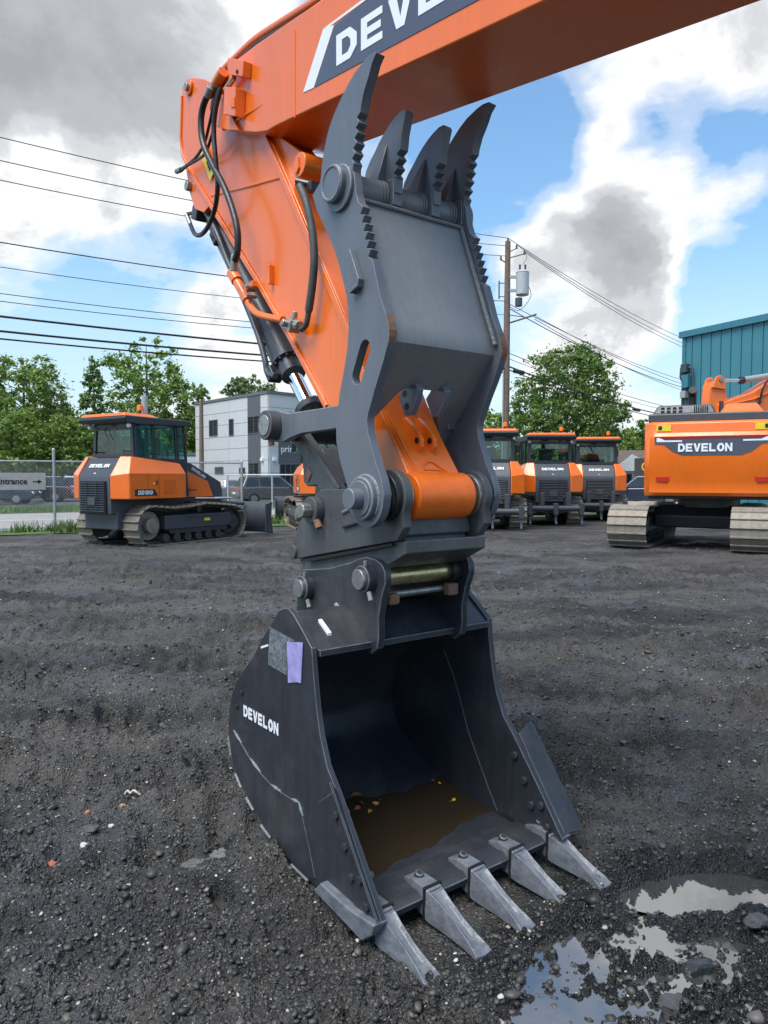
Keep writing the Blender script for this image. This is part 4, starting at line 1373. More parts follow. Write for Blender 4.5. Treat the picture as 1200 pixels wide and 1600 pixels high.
# the folded web between the plates
d1 = Vector((web1[0] - web0[0], web1[1] - web0[1])).normalized(); n1 = Vector((-d1.y, d1.x)) * -1
if n1.x > 0: n1 = -n1
d2 = Vector((web2[0] - web1[0], web2[1] - web1[1])).normalized(); n2 = Vector((d2.y, -d2.x))
if n2.x > 0: n2 = -n2
wprof = [web0, (web0[0] * .12 + web1[0] * .88, web0[1] * .12 + web1[1] * .88), (web1[0] * .97 + web0[0] * .03 - .003, web1[1] * .97 + web0[1] * .03), (web1[0] * .94 + web2[0] * .06 - .002, web1[1] * .94 + web2[1] * .06), web2]
wb = [(web2[0] + n2.x * wth, web2[1] + n2.y * wth), (web1[0] + (n1.x + n2.x) * .5 * wth, web1[1] + (n1.y + n2.y) * .5 * wth), (web0[0] + n1.x * wth, web0[1] + n1.y * wth)]
thumb = MB().prism(wprof + wb, HV + TH - .002, HF - TH + .002).build('thumb', 'web_grey', EX, smooth=25)
tag(thumb, 'toothed dark grey steel thumb')
# legs of the web either side of the arch
for sg in (-1, 1):
    ve = (HF - TH) * sg
    mbq = MB()
    e2 = d2
    L_ = .32
    w_a, w_b = .155, .02
    p0 = Vector((web2[0], 0, web2[1]))
    dd = Vector((e2.x, 0, e2.y)); nn = Vector((n2.x, 0, n2.y)) * wth
    rows = []
    for t in (0, .02, .05, .10, .2, L_):
        w = {0: .19, .02: .165, .05: .15, .10: .13, .2: .08, L_: .02}[t]
        rows.append([p0 + dd * t + Vector((0, ve, 0)), p0 + dd * t + Vector((0, ve - sg * w, 0)), p0 + dd * t + nn + Vector((0, ve - sg * w, 0)), p0 + dd * t + nn + Vector((0, ve, 0))])
    for a, b in zip(rows[:-1], rows[1:]):
        mbq.add(a + b, [(0, 1, 5, 4), (1, 2, 6, 5), (2, 3, 7, 6)])
    mbq.build('web_leg', 'web_grey', thumb, smooth=25)
for v0, v1 in ((HV, HV + TH), (HF - TH, HF)):
    sgn = -1 if v0 < 0 else 1
    vo_ = v0 if sgn < 0 else v1
    vi_ = v1 if sgn < 0 else v0
    sp = MB().prism(hp_, v0, v1).build('side_plate', 'plate_grey', thumb, bevel=.003)
    pu, pz = uz(571, 779, HV)
    MB().ycyl(pu, pz, vo_, vo_ + sgn * .030, .088, 40).build('pivot_boss', 'plate_grey', thumb, bevel=.006)
    MB().ycyl(pu, pz, vo_ + sgn * .029, vo_ + sgn * .036, .072, 40).build('boss_face', 'plate_grey', thumb, bevel=.003)
    MB().ycyl(pu, pz, vo_ + sgn * .03, vo_ + sgn * .085, .042, 32).build('pivot_pin', 'pin_steel' if sgn > 0 else 'plate_grey', thumb, bevel=.004)
    MB().tube([(pu + .092 * math.cos(R(a)), vo_, pz + .092 * math.sin(R(a))) for a in range(-40, 140, 8)], .008, 8).build('weld_bead', 'weld', thumb)
    for k in range(4):
        MB().ycyl(pu, pz, vi_ - sgn * (.004 + .014 * k), vi_ - sgn * (.014 + .014 * k), .100 - .004 * (k % 2), 36).build('shim', 'hose_black' if k % 2 else 'coupler_grey', thumb)
    # rust where the paint is rubbed off the front corner
    corner = prof([(603, 490), (606, 503), (607.8, 515), (607.6, 524), (606, 536)], HV)
    le_ = [(u + .0015, z) for u, z in corner]; ri_ = [(u - .004, z) for u, z in corner]
    MB().prism(le_ + ri_[::-1], v0 + .001, v1 - .001).build('bare_edge', 'rusty', thumb, smooth=0)
    # grab step
# raised step on the near plate
st = prof([(541, 400), (552, 392), (556, 396), (568, 440), (566, 446), (553, 460), (549, 456), (552, 448)], HV)
strip('step', [(553, 393), (560, 415), (567, 438), (566, 446), (554, 457)], HV, .018, .028, 'plate_grey', thumb)
# slot
sl0, sl1 = uz(570, 545, HV), uz(558, 587, HV)
dv_ = Vector((sl1[0] - sl0[0], sl1[1] - sl0[1])); La = dv_.length; an = math.atan2(dv_.y, dv_.x)


def stadium(p0, p1, r_, n=10):
    a = math.atan2(p1[1] - p0[1], p1[0] - p0[0])
    out = []
    for k in range(n + 1):
        t = a + math.pi / 2 + math.pi * k / n; out.append((p0[0] + r_ * math.cos(t), p0[1] + r_ * math.sin(t)))
    for k in range(n + 1):
        t = a - math.pi / 2 + math.pi * k / n; out.append((p1[0] + r_ * math.cos(t), p1[1] + r_ * math.sin(t)))
    return out


cutter = MB().prism(stadium(sl0, sl1, .036), HV - .1, HV + .1).build('slot_cutter', 'plate_grey', None, smooth=0)
cutter.location = EX.location; cutter.rotation_euler = EX.rotation_euler
near_plate = [c for c in thumb.children if c.name.startswith('side_plate')][0]


def bool_cut(o, cut):
    m = o.modifiers.new('cut', 'BOOLEAN'); m.object = cut; m.operation = 'DIFFERENCE'; m.solver = 'EXACT'
    while o.modifiers.find('cut') > 0:
        o.modifiers.move(o.modifiers.find('cut'), 0)
    bv = o.modifiers.get('bevel')
    bpy.context.view_layer.update()
    show = None
    if bv: show = (bv.width, bv.segments); o.modifiers.remove(bv)
    dg = bpy.context.evaluated_depsgraph_get()
    me = bpy.data.meshes.new_from_object(o.evaluated_get(dg))
    o.modifiers.clear(); o.data = me
    me.polygons.foreach_set('use_smooth', [True] * len(me.polygons)); me.set_sharp_from_angle(angle=R(35))
    if show:
        b = o.modifiers.new('bevel', 'BEVEL'); b.width, b.segments = show; b.material = 1; b.limit_method = 'ANGLE'; b.angle_limit = R(40); b.harden_normals = True


bpy.context.view_layer.update()
bool_cut(near_plate, cutter)
bpy.data.objects.remove(cutter)
# cross tube and its caps
tu, tz = uz(519, 287, HV - .035)
MB().ycyl(tu, tz, HV + TH, HF - TH, .060, 40).build('cross_tube', 'web_grey', thumb)
for sg in (-1, 1):
    e = HV * -sg * -1 if sg < 0 else HF
    e = HV if sg < 0 else HF
    MB().ycyl(tu, tz, e - sg * .01, e + sg * .042, .076, 48).build('tube_cap', 'plate_grey', thumb, bevel=.006)
    MB().yring(tu, tz, e + sg * .034, e + sg * .046, .072, .060, 40).build('cap_weld', 'plate_grey', thumb, bevel=.004)
    MB().ycyl(tu + .012, tz - .016, e - sg * .01, e + sg * .016, .094, 40).build('cap_base', 'plate_grey', thumb, bevel=.006)
wl = [(u, 0, z) for u, z in [web0]][0]
MB().tube([(web0[0] + .006, HV + TH, web0[1] + .002), (web0[0] + .006, -.05, web0[1] + .004), (web0[0] + .006, .05, web0[1] + .002), (web0[0] + .006, HF - TH, web0[1] + .002)], .009, 8).build('weld_bead', 'weld', thumb)
MB().tube([(web0[0] + .008, HF - TH - .012, web0[1]), (web1[0] + .008, HF - TH - .012, web1[1] + .03)], .010, 8).build('weld_bead', 'weld', thumb)
MB().tube([(web0[0] + .008, HV + TH + .012, web0[1]), (web1[0] + .008, HV + TH + .012, web1[1] + .03)], .008, 8).build('weld_bead', 'weld', thumb)
# tines
ot_back = [(587, 81), (578, 86), (570, 94), (555, 113), (545, 130), (536, 148), (528, 165), (521, 182), (515, 199), (511, 214), (505.5, 241), (503, 262), (501, 285)]
ot_front = [(551, 290), (551.5, 262)]
otp = prof(ot_back, HV) + prof(ot_front, HV)
z0, z1 = uz(553.5, 255, HV), uz(563.5, 174, HV)
otp += zigzag(z0, z1, 5, .020, 1) + prof([(564.5, 164), (569, 142), (576, 120), (582, 97), (588.5, 82)], HV)
mt_back = [(632, 171), (625, 175), (616, 185), (608, 196), (600, 209), (593, 222), (586.7, 236), (579, 251), (572, 268), (569, 285)]
mv = -.108
mtp = prof(mt_back, mv) + prof([(600, 305), (617, 300), (618, 275)], mv)
mtp += zigzag(uz(619, 277, mv), uz(626, 232, mv), 3, .022, 1) + prof([(628, 209), (634, 175)], mv)
for k, vc in enumerate((HV + .02, -.088, .128, HF - .02)):
    pr = otp if k in (0, 3) else mtp
    tn = MB().prism(pr, vc - .021 if k not in (0,) else HV - .0015, vc + .021).build('tine', 'plate_grey', thumb, bevel=.004)
    # collar bars that clasp the tube
    cl = [(tu + .060 + .026, tz + .05), (tu + .060 + .026, tz - .055), (tu + .060 + .004, tz - .066)] + arc2(tu, tz, .0605, -50, 60, 8) + [(tu + .050, tz + .075)]
    MB().prism([(tu + .045, tz + .062), (tu + .088, tz + .052), (tu + .090, tz - .052), (tu + .062, tz - .066), (tu + .03, tz - .055)], vc - .024, vc + .024).build('collar_bar', 'plate_grey', thumb, bevel=.004)
    if k:
        for j in range(3):
            MB().yring(tu, tz, vc - .036 - .014 * j, vc - .026 - .014 * j, .068 - .002 * j, .058, 32).build('weld_ring', 'web_grey', thumb, bevel=.003)
        # gusset up the flank
        gq = (tu - .010, tz + .052)
        MB().hexa([(gq[0] - .065, vc - .021, gq[1] - .01), (gq[0] - .065, vc - .085, gq[1] - .03), (gq[0] + .035, vc - .07, gq[1] - .02), (gq[0] + .035, vc - .021, gq[1] - .01)],
                  [(gq[0] + .045, vc - .021, gq[1] + .155), (gq[0] + .047, vc - .027, gq[1] + .150), (gq[0] + .055, vc - .026, gq[1] + .150), (gq[0] + .055, vc - .021, gq[1] + .155)]).build('gusset', 'plate_grey', thumb, bevel=.003)
# stop blocks under the web
for vc in (-.055, .10):
    c = uz(650, 625, -.055)
    s3 = [(c[0] - .10, c[1] + .02), (c[0] - .06, c[1] + .06), (c[0] + .015, c[1] + .068), (c[0] + .030, c[1] + .045), (c[0] + .020, c[1] + .0), (c[0] - .02, c[1] - .062), (c[0] - .055, c[1] - .062)]
    lg = MB().prism(s3, vc - .018, vc + .018).build('thumb_lug', 'plate_grey', thumb, bevel=.004)
    if vc < 0:
        MB().ycyl(c[0] - .055, c[1] + .03, vc - .0195, vc - .017, .014, 16).ycyl(c[0] - .04, c[1] - .025, vc - .0195, vc - .017, .015, 16).build('lug_hole', 'black', lg)

# ------------------------------------------------------------------ bucket
BO = -2.45
BK = thing('excavator_bucket', 'dark grey digging bucket with five teeth hanging from the excavator coupler', 'bucket', EXO + UAX * BO, EXROT)
BL = (-BO, 0, 0)
B0, B1 = -.52, .50


def bpart(mb, name, m_, parent=None, **k):
    o = mb.build(name, m_, parent or BK, **k)
    if parent is None or parent is BK:
        o.location = BL
    return o


peak = [(487, 1013), (471.6, 984), (458, 960), (451, 951.5), (444.6, 950), (437, 953)]
backp = [(434.5, 955), (421, 979), (407.5, 1001), (395.7, 1024.5), (382, 1045), (370, 1063), (362, 1084), (358, 1107), (356.5, 1132), (356.5, 1150), (359, 1170), (364.5, 1197), (375, 1224), (396, 1263), (417, 1300), (443, 1333), (470, 1363), (494, 1385)]
lower = [(520, 1402), (545, 1420), (570, 1435), (592, 1448)]
frontb = [(597, 1446), (561, 1338), (526, 1238), (510.5, 1198), (500, 1149), (494.4, 1107), (491.5, 1075), (489, 1045)]
side_prof = prof(peak + backp + lower + frontb, B0)
side_prof = [(u, max(z, .028)) for u, z in side_prof]
shell_out = [(u, z) for u, z in prof([(487, 1013), (471.6, 984), (455, 957), (440, 955)] + backp[1:], B0)]


def inset(path, d):
    """offset an open path to its inner side"""
    P = [Vector(p) for p in path]; out = []
    for i, p in enumerate(P):
        t = (P[min(i + 1, len(P) - 1)] - P[max(i - 1, 0)]).normalized()
        n = Vector((-t.y, t.x))
        out.append(tuple(p + n * d))
    return out


cx_, cz_ = -2.75, .6
o1 = inset(shell_out, .012)
if (Vector(o1[8]) - Vector((cx_, cz_))).length > (Vector(shell_out[8]) - Vector((cx_, cz_))).length:
    sgn_ = -1
else:
    sgn_ = 1
outer = inset(shell_out, sgn_ * .012); inner = inset(shell_out, sgn_ * .036)
lipz = .085
outer += [(-2.30, .052), (-2.12, .060)]; inner += [(-2.30, lipz - .008), (-2.12, lipz)]
outer[0] = (outer[0][0] + .012, outer[0][1] - .006); inner[0] = (inner[0][0] + .012, inner[0][1] - .006)


def dense(path, n=3):
    return [tuple(q) for q in smooth_path([Vector((a, 0, b)) for a, b in path], n)]


do = [(p[0], p[2]) for p in dense(outer)]; di = [(p[0], p[2]) for p in dense(inner)]
shell = MB()
nb = len(do)
vs = []
for (a, b) in zip(do, di):
    vs += [(a[0], B0 + .028, a[1]), (a[0], B1 - .028, a[1]), (b[0], B1 - .028, b[1]), (b[0], B0 + .028, b[1])]
fs = []
for i in range(nb - 1):
    for k in (0, 1, 2, 3):
        fs.append((i * 4 + k, i * 4 + (k + 1) % 4, (i + 1) * 4 + (k + 1) % 4, (i + 1) * 4 + k))
fs += [(0, 1, 2, 3), tuple((nb - 1) * 4 + k for k in (3, 2, 1, 0))]
shell.add(vs, fs)
bpart(shell, 'shell', 'bucket_grey', smooth=40)
sides = []
for v0, v1 in ((B0, B0 + .024), (B1 - .03, B1)):
    sides.append(bpart(MB().prism(side_prof, v0, v1), 'side_plate', 'bucket_grey', bevel=.003))
# front edge of the top plate and cutting edge
bpart(MB().bb(outer[0][0] - .012, outer[0][0] + .012, B0 + .03, B1 - .03, outer[0][1] - .022, outer[0][1] + .006), 'top_lip', 'bucket_grey', bevel=.004)
lipp = [(-2.26, .046), (-2.26, .094), (-2.085, .100), (-2.055, .086), (-2.062, .058), (-2.10, .050)]
lip = bpart(MB().prism(lipp, B0 + .004, B1 - .004), 'cutting_edge', 'bucket_grey', bevel=.004)
tag(lip)
# wear plate with stitched welds on the near side, and its twin
wp_px = [(366, 1141), (378, 1161), (392, 1185), (408, 1207), (425, 1226), (440, 1237), (457, 1248), (468, 1254), (474, 1275), (486, 1330), (494, 1372)]
wp = prof(wp_px, B0) + prof([(480, 1370), (443, 1331), (418, 1297), (398, 1262), (378, 1224), (367, 1197), (362, 1170)], B0)
wp = [(u, max(z, .035)) for u, z in wp]
for sd, (v0, v1) in enumerate(((B0 - .006, B0 + .001), (B1 - .001, B1 + .006))):
    bpart(MB().prism(wp, v0, v1), 'wear_plate', 'bucket_grey', bevel=.002)
    vo_ = v0 if sd == 0 else v1
    pth = [Vector((u, vo_ + (.004 if sd == 0 else -.004), z)) for u, z in prof(wp_px[:9], B0)]
    for i in range(len(pth) - 1):
        if i % 2 == 0 or i > 5:
            bpart(MB().tube([pth[i], pth[i].lerp(pth[i + 1], .5), pth[i + 1]], [.003, .008, .003], 8), 'weld_bead', 'weld')
# heel straps across the back
for k, (x, y) in enumerate(((358, 1150), (369, 1208), (386, 1245), (409, 1288), (430, 1318), (456, 1349))):
    u, z = uz(x, y, B0)
    u2, z2 = uz(*[(362, 1180), (378, 1230), (397, 1265), (424, 1308), (446, 1336), (482, 1374)][k], B0)
    a = math.atan2(z2 - z, u2 - u)
    mu, mz = (u + u2) / 2, (z + z2) / 2
    nx, nz = (math.sin(a), -math.cos(a))
    if nx * (mu - cx_) + nz * (mz - cz_) < 0: nx, nz = -nx, -nz
    L_ = math.hypot(u2 - u, z2 - z) * (.85 if k else .5)
    bpart(MB().box((mu + nx * .004, (B0 + B1) / 2, max(mz + nz * .004, .022)), (L_, B1 - B0 - .004, .022), Matrix.Rotation(-a, 3, 'Y')), 'heel_strap', 'bucket_grey', bevel=.003)
    bpart(MB().tube([(u + nx * .006, B0 - .002, max(z + nz * .006, .01)), (u2 + nx * .006, B0 - .002, max(z2 + nz * .006, .01))], .007, 8), 'weld_bead', 'weld')
# heel shrouds at the corners
sh = prof([(490, 1391), (501, 1379), (545, 1419), (586, 1446), (582, 1462), (566, 1471)], B0 - .03)
sh = [(u, max(z, -.004)) for u, z in sh]
for v0, v1 in ((B0 - .034, B0 + .03), (B1 - .03, B1 + .034)):
    bpart(MB().prism(sh, v0, v1), 'heel_shroud', 'tooth_grey', bevel=.008)
# side cutters: bolted plates whose front edge flares outwards
f0, f1 = uz(527, 1236, B0), uz(597, 1446, B0)
fd = Vector((f1[0] - f0[0], f1[1] - f0[1])).normalized()
fnn = Vector((-fd.y, fd.x))
if fnn.x < 0: fnn = -fnn
for sd, (vb_, sg) in enumerate(((B0, -1), (B1, 1))):
    a0, a1 = Vector(f0), Vector(f1)
    th = .006 if sd == 0 else .016
    def q3(p, v): return (p.x, v, p.y)
    mbc = MB()
    t0_, t1_ = a0 - fd * .005 , a1 - fd * .02
    w0, w1 = a0 - fd * .035 + fnn * .030, a1 - fd * .012 + fnn * .034
    mbc.hexa([q3(t0_ - fnn * .16, vb_), q3(t0_, vb_), q3(t1_, vb_), q3(t1_ - fnn * .13, vb_)],
             [q3(t0_ - fnn * .16, vb_ + sg * th), q3(t0_, vb_ + sg * th), q3(t1_, vb_ + sg * th), q3(t1_ - fnn * .13, vb_ + sg * th)])
    flare = .030 if sd == 0 else .075
    mbc.hexa([q3(t0_, vb_), q3(t1_, vb_), q3(w1, vb_ + sg * flare), q3(w0, vb_ + sg * flare)],
             [q3(t0_, vb_ + sg * th), q3(t1_, vb_ + sg * th), q3(w1, vb_ + sg * (flare + .010)), q3(w0, vb_ + sg * (flare + .010))])
    sc_ = bpart(mbc, 'side_cutter', 'bucket_grey' if sd == 0 else 'bucket_grey', bevel=.003)
    for (t, w) in ((.16, .05), (.40, .06), (.62, .085), (.66, .03), (.85, .05)):
        p = a0 + (a1 - a0) * t - fnn * w
        bpart(MB().ycyl(p.x, p.y, vb_ + sg * (th - .002), vb_ + sg * (th + .012), .017, 6), 'bolt', 'machine_dark', sc_, bevel=.002)
        bpart(MB().ycyl(p.x, p.y, vb_ - sg * .046, vb_ - sg * .029, .018, 14), 'bolt', 'machine_dark', sc_, bevel=.004)
# teeth
for k in range(5):
    vc = -.467 + .237 * k
    rows = []
    for (u, zt, zb, w) in ((-2.19, .108, .040, .060), (-2.13, .130, .030, .084), (-2.05, .128, .018, .092), (-2.035, .120, .014, .090)):
        rows.append([(u, vc - w / 2, zb), (u, vc + w / 2, zb), (u, vc + w / 2 * .84, zt), (u, vc - w / 2 * .84, zt)])
    ad = MB()
    for a, b in zip(rows[:-1], rows[1:]):
        ad.add(a + b, [(0, 1, 5, 4), (1, 2, 6, 5), (2, 3, 7, 6), (3, 0, 4, 7)])
    ad.add(rows[0], [(3, 2, 1, 0)]); ad.add(rows[-1], [(0, 1, 2, 3)])
    adp = bpart(ad, 'tooth_adapter', 'tooth_grey', bevel=.006)
    rows = []
    for (u, zt, zb, w, f_) in ((-2.040, .118, .012, .092, .78), (-2.02, .117, .008, .091, .74), (-1.97, .098, .004, .080, .66), (-1.90, .068, .000, .068, .66), (-1.84, .043, -.003, .068, .78), (-1.795, .024, -.006, .074, .92), (-1.768, .008, -.008, .077, .98)):
        sag = .016 if -2.0 < u < -1.8 else .006
        rows.append([(u, vc - w / 2, zb), (u, vc + w / 2, zb), (u, vc + w / 2, zb + (zt - zb) * .35), (u, vc + w / 2 * f_, zt), (u, vc + w * .16, zt - sag), (u, vc - w * .16, zt - sag), (u, vc - w / 2 * f_, zt), (u, vc - w / 2, zb + (zt - zb) * .35)])
    tm = MB()
    for a, b in zip(rows[:-1], rows[1:]):
        tm.add(a + b, [(i, (i + 1) % 8, (i + 1) % 8 + 8, i + 8) for i in range(8)])
    tm.add(rows[0], [tuple(range(7, -1, -1))]); tm.add(rows[-1], [tuple(range(8))])
    tt = bpart(tm, 'tooth', 'tooth_grey', bevel=.004, smooth=50)
    bd = MB()
    w = .108
    bd.hexa([(-2.048, vc - w / 2, .006), (-2.038, vc - w / 2, .006), (-2.038, vc + w / 2, .006), (-2.048, vc + w / 2, .006)],
            [(-2.056, vc - w / 2 * .82, .132), (-2.044, vc - w / 2 * .82, .132), (-2.044, vc + w / 2 * .82, .132), (-2.056, vc + w / 2 * .82, .132)])
    bpart(bd, 'retainer_band', 'black', tt, bevel=.003)
    bpart(MB().cyl((-2.135, vc, .115), (-2.125, vc, .146), .018, 12), 'weld_lump', 'bucket_grey', adp, bevel=.006)
# ears with pins
EV = -.235
er_px = [(474, 890), (515, 887.5), (547, 879), (560, 873), (572.5, 870.5), (586, 874), (596, 882), (601, 893), (602, 910), (596, 934), (591, 965), (591.5, 995), (589, 1014), (580, 1022), (570, 1015), (530, 1000), (490, 985), (463, 975), (464, 935), (466, 905)]
erp = prof(er_px, EV)
BP1, BP2 = uz(471, 919, EV - .04), uz(565, 905, EV - .04)
for v0, v1 in ((EV, EV + .035), (2 * AC - EV - .035, 2 * AC - EV)):
    sg = -1 if v0 < 0 else 1
    vo_ = v0 if sg < 0 else v1
    e = bpart(MB().prism(erp, v0, v1), 'hanger_ear', 'bucket_grey', bevel=.004)
    for n_, (pu, pz) in enumerate((BP1, BP2)):
        bpart(MB().ycyl(pu, pz, vo_, vo_ + sg * .045, .058, 36), 'ear_boss', 'bucket_grey', e, bevel=.006)
        bpart(MB().ycyl(pu, pz, vo_ + sg * .02, vo_ + sg * .062, .044, 32), 'pin_end', 'pin_steel', e, bevel=.004)
        bpart(MB().cyl((pu + .035, vo_ + sg * .028, pz - .05), (pu + .05, vo_ + sg * .028, pz - .085), .011, 8), 'keeper_bolt', 'galv', e)
        bpart(MB().cyl((pu + .01, vo_ + sg * .028, pz + .05), (pu + .012, vo_ + sg * .028, pz + .078), .009, 8), 'grease_nipple', 'galv', e)
    wl_ = uzl([(526, 944), (535, 955), (548, 975), (560, 995), (572, 1012)], EV)
    bpart(MB().tube([(u, vo_ + sg * .004, z) for u, z in wl_], .011, 8), 'weld_bead', 'weld', e)
for n_, (pu, pz) in enumerate((BP1, BP2)):
    bpart(MB().ycyl(pu, pz, EV + .03, 2 * AC - EV - .03, .044, 36), 'hinge_pin', 'gold_pin')
bpart(MB().ycyl(BP2[0] + .01, BP2[1], EV + .036, EV + .05, .058, 32), 'shim', 'hose_black')
bpart(MB().ycyl(BP2[0] + .01, BP2[1], AC * 2 - EV - .085, AC * 2 - EV - .036, .060, 32), 'shim', 'hose_black')
lk = (BP2[0] + .05, BP2[1] - .085)
bpart(MB().bb(lk[0] - .02, lk[0] + .02, EV + .055, EV + .115, lk[1] - .03, lk[1] + .02), 'lock_hook', 'rusty', bevel=.014)
bpart(MB().bb(lk[0] - .02, lk[0] + .02, .155, .215, lk[1] - .02, lk[1] + .035), 'lock_hook', 'rusty', bevel=.008)
bpart(MB().ycyl(lk[0] - .03, lk[1] + .01, EV + .05, .20, .014, 16), 'lock_bar', 'pin_steel')
# decals on the near side
fv = B0 - .0015
lb, le, lt = uz(381, 1118.5, fv), uz(436.5, 1150.5, fv), uz(381.3, 1101.5, fv)
xd = Vector((le[0] - lb[0], 0, le[1] - lb[1])); yd = Vector((lt[0] - lb[0], 0, lt[1] - lb[1]))
hgt = abs(lt[1] - lb[1])
wtot = xd.length
lo = lettering('lettering', 'DEVELON', (lb[0], fv, lb[1]), xd, (0, 0, 1), hgt, 'decal_white', BK, width=wtot / (7 * 1.17), gap=.17, depth=.0015)
lo.location = BL
bpart(MB().prism(prof([(422, 980), (460, 1001), (449, 1003), (448, 1055), (419, 1038)], fv), fv - .001, fv + .0016), 'clear_film', 'clear_film', smooth=0)
MBt = prof([(448, 1002.5), (473, 1004), (470, 1067.5), (464, 1066), (450, 1067)], fv - .003)
bpart(MB().prism(MBt, fv - .003, fv - .0012), 'purple_tape', 'tape_purple', smooth=0)
bpart(MB().prism(prof([(407.5, 1010), (418.5, 1006.5), (419, 1009.5), (408, 1013.5)], fv), fv - .0006, fv + .0016), 'white_tape', 'tape_white', smooth=0)
for (x, y) in ((377.5, 1082), (370, 1103)):
    u, z = uz(x, y, fv)
    bpart(MB().ycyl(u, z, fv - .0015, fv + .002, .017, 18), 'bolt_hole', 'black')
    bpart(MB().ycyl(u - .003, z, fv - .004, fv + .001, .009, 12), 'bolt', 'machine_dark', bevel=.002)
for (x, y) in ((616, 1035), (611, 1050)):
    u, z = uz(x, y, B1 - .031)
    bpart(MB().ycyl(u, z, B1 - .036, B1 - .029, .013, 16), 'bolt', 'chrome', bevel=.003)  # shiny studs added in place of holes with daylight showing through
# white tape on the top plate
a, b = Vector((outer[0][0], outer[0][1])), Vector((outer[2][0], outer[2][1]))
tn_ = (b - a).normalized(); pn = Vector((-tn_.y, tn_.x));
if pn.y < 0: pn = -pn
o3 = lambda t, v, e=.0: (a.x + tn_.x * t + pn.x * e, v, a.y + tn_.y * t + pn.y * e)
vt = -.40
tp4 = [o3(.075, vt - .012, .013), o3(.075, vt + .006, .013), o3(.155, vt - .0, .013), o3(.155, vt - .018, .013)]
bpart(MB().hexa([(p[0], p[1], p[2] - .012) for p in tp4], tp4), 'white_tape', 'tape_white', smooth=0)
# weld seam inside the far side
bpart(MB().tube([(u, B1 - .031, z) for u, z in uzl([(693, 1015), (708.5, 1055), (718, 1089), (731, 1141), (747, 1186), (765, 1236), (777, 1267)], B1 - .031)], .0028, 6), 'weld_seam', 'weld_dim')

# a film of muddy water on the bucket floor, and leaves
low_i = min(range(len(di)), key=lambda i: di[i][0])
floor_pts = sorted([p for p in di[low_i:]])


def zin(u):
    return float(np.interp(u, [p[0] for p in floor_pts], [p[1] for p in floor_pts]))


rows = []
for k in range(41):
    v = B0 + .026 + (B1 - B0 - .058) * k / 40
    ub = -2.865 + .10 * k / 40 + .02 * math.sin(v * 9) + .008 * math.sin(v * 37)
    uf = -2.27 - .16 * (k / 40) + .012 * math.sin(v * 14 + 1) + .006 * math.sin(v * 43)
    rw_ = []
    for i in range(25):
        u = ub + (uf - ub) * i / 24
        rw_.append(tuple(EXO + UAX * u + VAX * v + np.array([0, 0, zin(u) + (.004 if 0 < i < 24 else .0005)])))
    rows.append(rw_)
mw = MB().sheet(rows).build('muddy_water', 'muddy_water', smooth=60)
tag(mw, 'brown muddy water lying on the bucket floor', 'water', kind='structure')


def floor_at(px):
    lo, hi = .05, .4
    for _ in range(30):
        z = (lo + hi) / 2
        g = ground(px[0], px[1], z)
        if zin(float((g - EXO) @ UAX)) < z: hi = z
        else: lo = z
    return ground(px[0], px[1], z), z


def leaf(px, z, size, rz, tilt, m_, label, lobes=0):
    g, z = floor_at(px)
    size *= 1.15
    n = 14
    rows = []
    for i in range(n + 1):
        t = i / n
        w = math.sin(math.pi * min(1, t ** .8)) * .42 * (1 + (.35 * math.cos(t * 22) if lobes else 0))
        x = (t - .5) * 2 * size
        bend = -.25 * size * (2 * t - 1) ** 2
        rows.append([(x, -w * size, bend + .22 * size * w), (x, 0, bend), (x, w * size, bend + .22 * size * w)])
    mb = MB().sheet(rows)
    mb.tube([(-size * 1.0, 0, -.25 * size), (-size * 1.5, 0, -.1 * size)], .0012, 5)
    o = mb.build('leaf', m_, None, smooth=0, loc=(float(g[0]), float(g[1]), z + .5 * size * .4))
    o.rotation_euler = (tilt, .1, rz)
    return tag(o, label, 'leaf', 'fallen leaves in the bucket')


leaf((558, 1243), 0, .030, .5, .3, 'leaf_brown', 'topmost brown leaf of the pile against the near bucket wall')
leaf((562, 1255), 0, .028, -.5, -.3, 'leaf_brown', 'second brown leaf of the pile against the near bucket wall')
leaf((561, 1263), 0, .024, .9, .4, 'leaf_brown', 'lowest reddish leaf of the pile against the near bucket wall')
leaf((579, 1267), 0, .020, 1.3, .2, 'leaf_tan', 'pale tan leaf in front of the brown leaf pile')
leaf((588, 1257), 0, .022, .2, .4, 'leaf_tan', 'orange tan leaf right of the brown leaf pile')
leaf((591, 1248), 0, .016, 2.2, .4, 'leaf_brown', 'thin curled brown leaf right of the tan leaves')
leaf((686, 1225), 0, .016, -.6, .4, 'leaf_yellow', 'farther yellow leaf by the far bucket wall')
leaf((711, 1251), 0, .019, .7, .5, 'leaf_yellow', 'nearer bright yellow leaf by the far bucket wall', 1)
leaf((678, 1219), 0, .010, .7, .5, 'leaf_brown', 'tiny brown leaf beside the farther yellow leaf')

# ------------------------------------------------------------------ crawler tracks
def track_path(pts, n):
    """closed loop of (x, z) sampled at n even steps"""
    P = [Vector(p) for p in pts] + [Vector(pts[0])]
    L_ = [0]
    for a, b in zip(P[:-1], P[1:]): L_.append(L_[-1] + (b - a).length)
    out = []
    for k in range(n):
        s_ = L_[-1] * k / n
        i = max(j for j in range(len(L_)) if L_[j] <= s_)
        i = min(i, len(P) - 2)
        t = (s_ - L_[i]) / (L_[i + 1] - L_[i])
        p = P[i].lerp(P[i + 1], t)
        d = (P[i + 1] - P[i]).normalized()
        out.append((p, d))
    return out


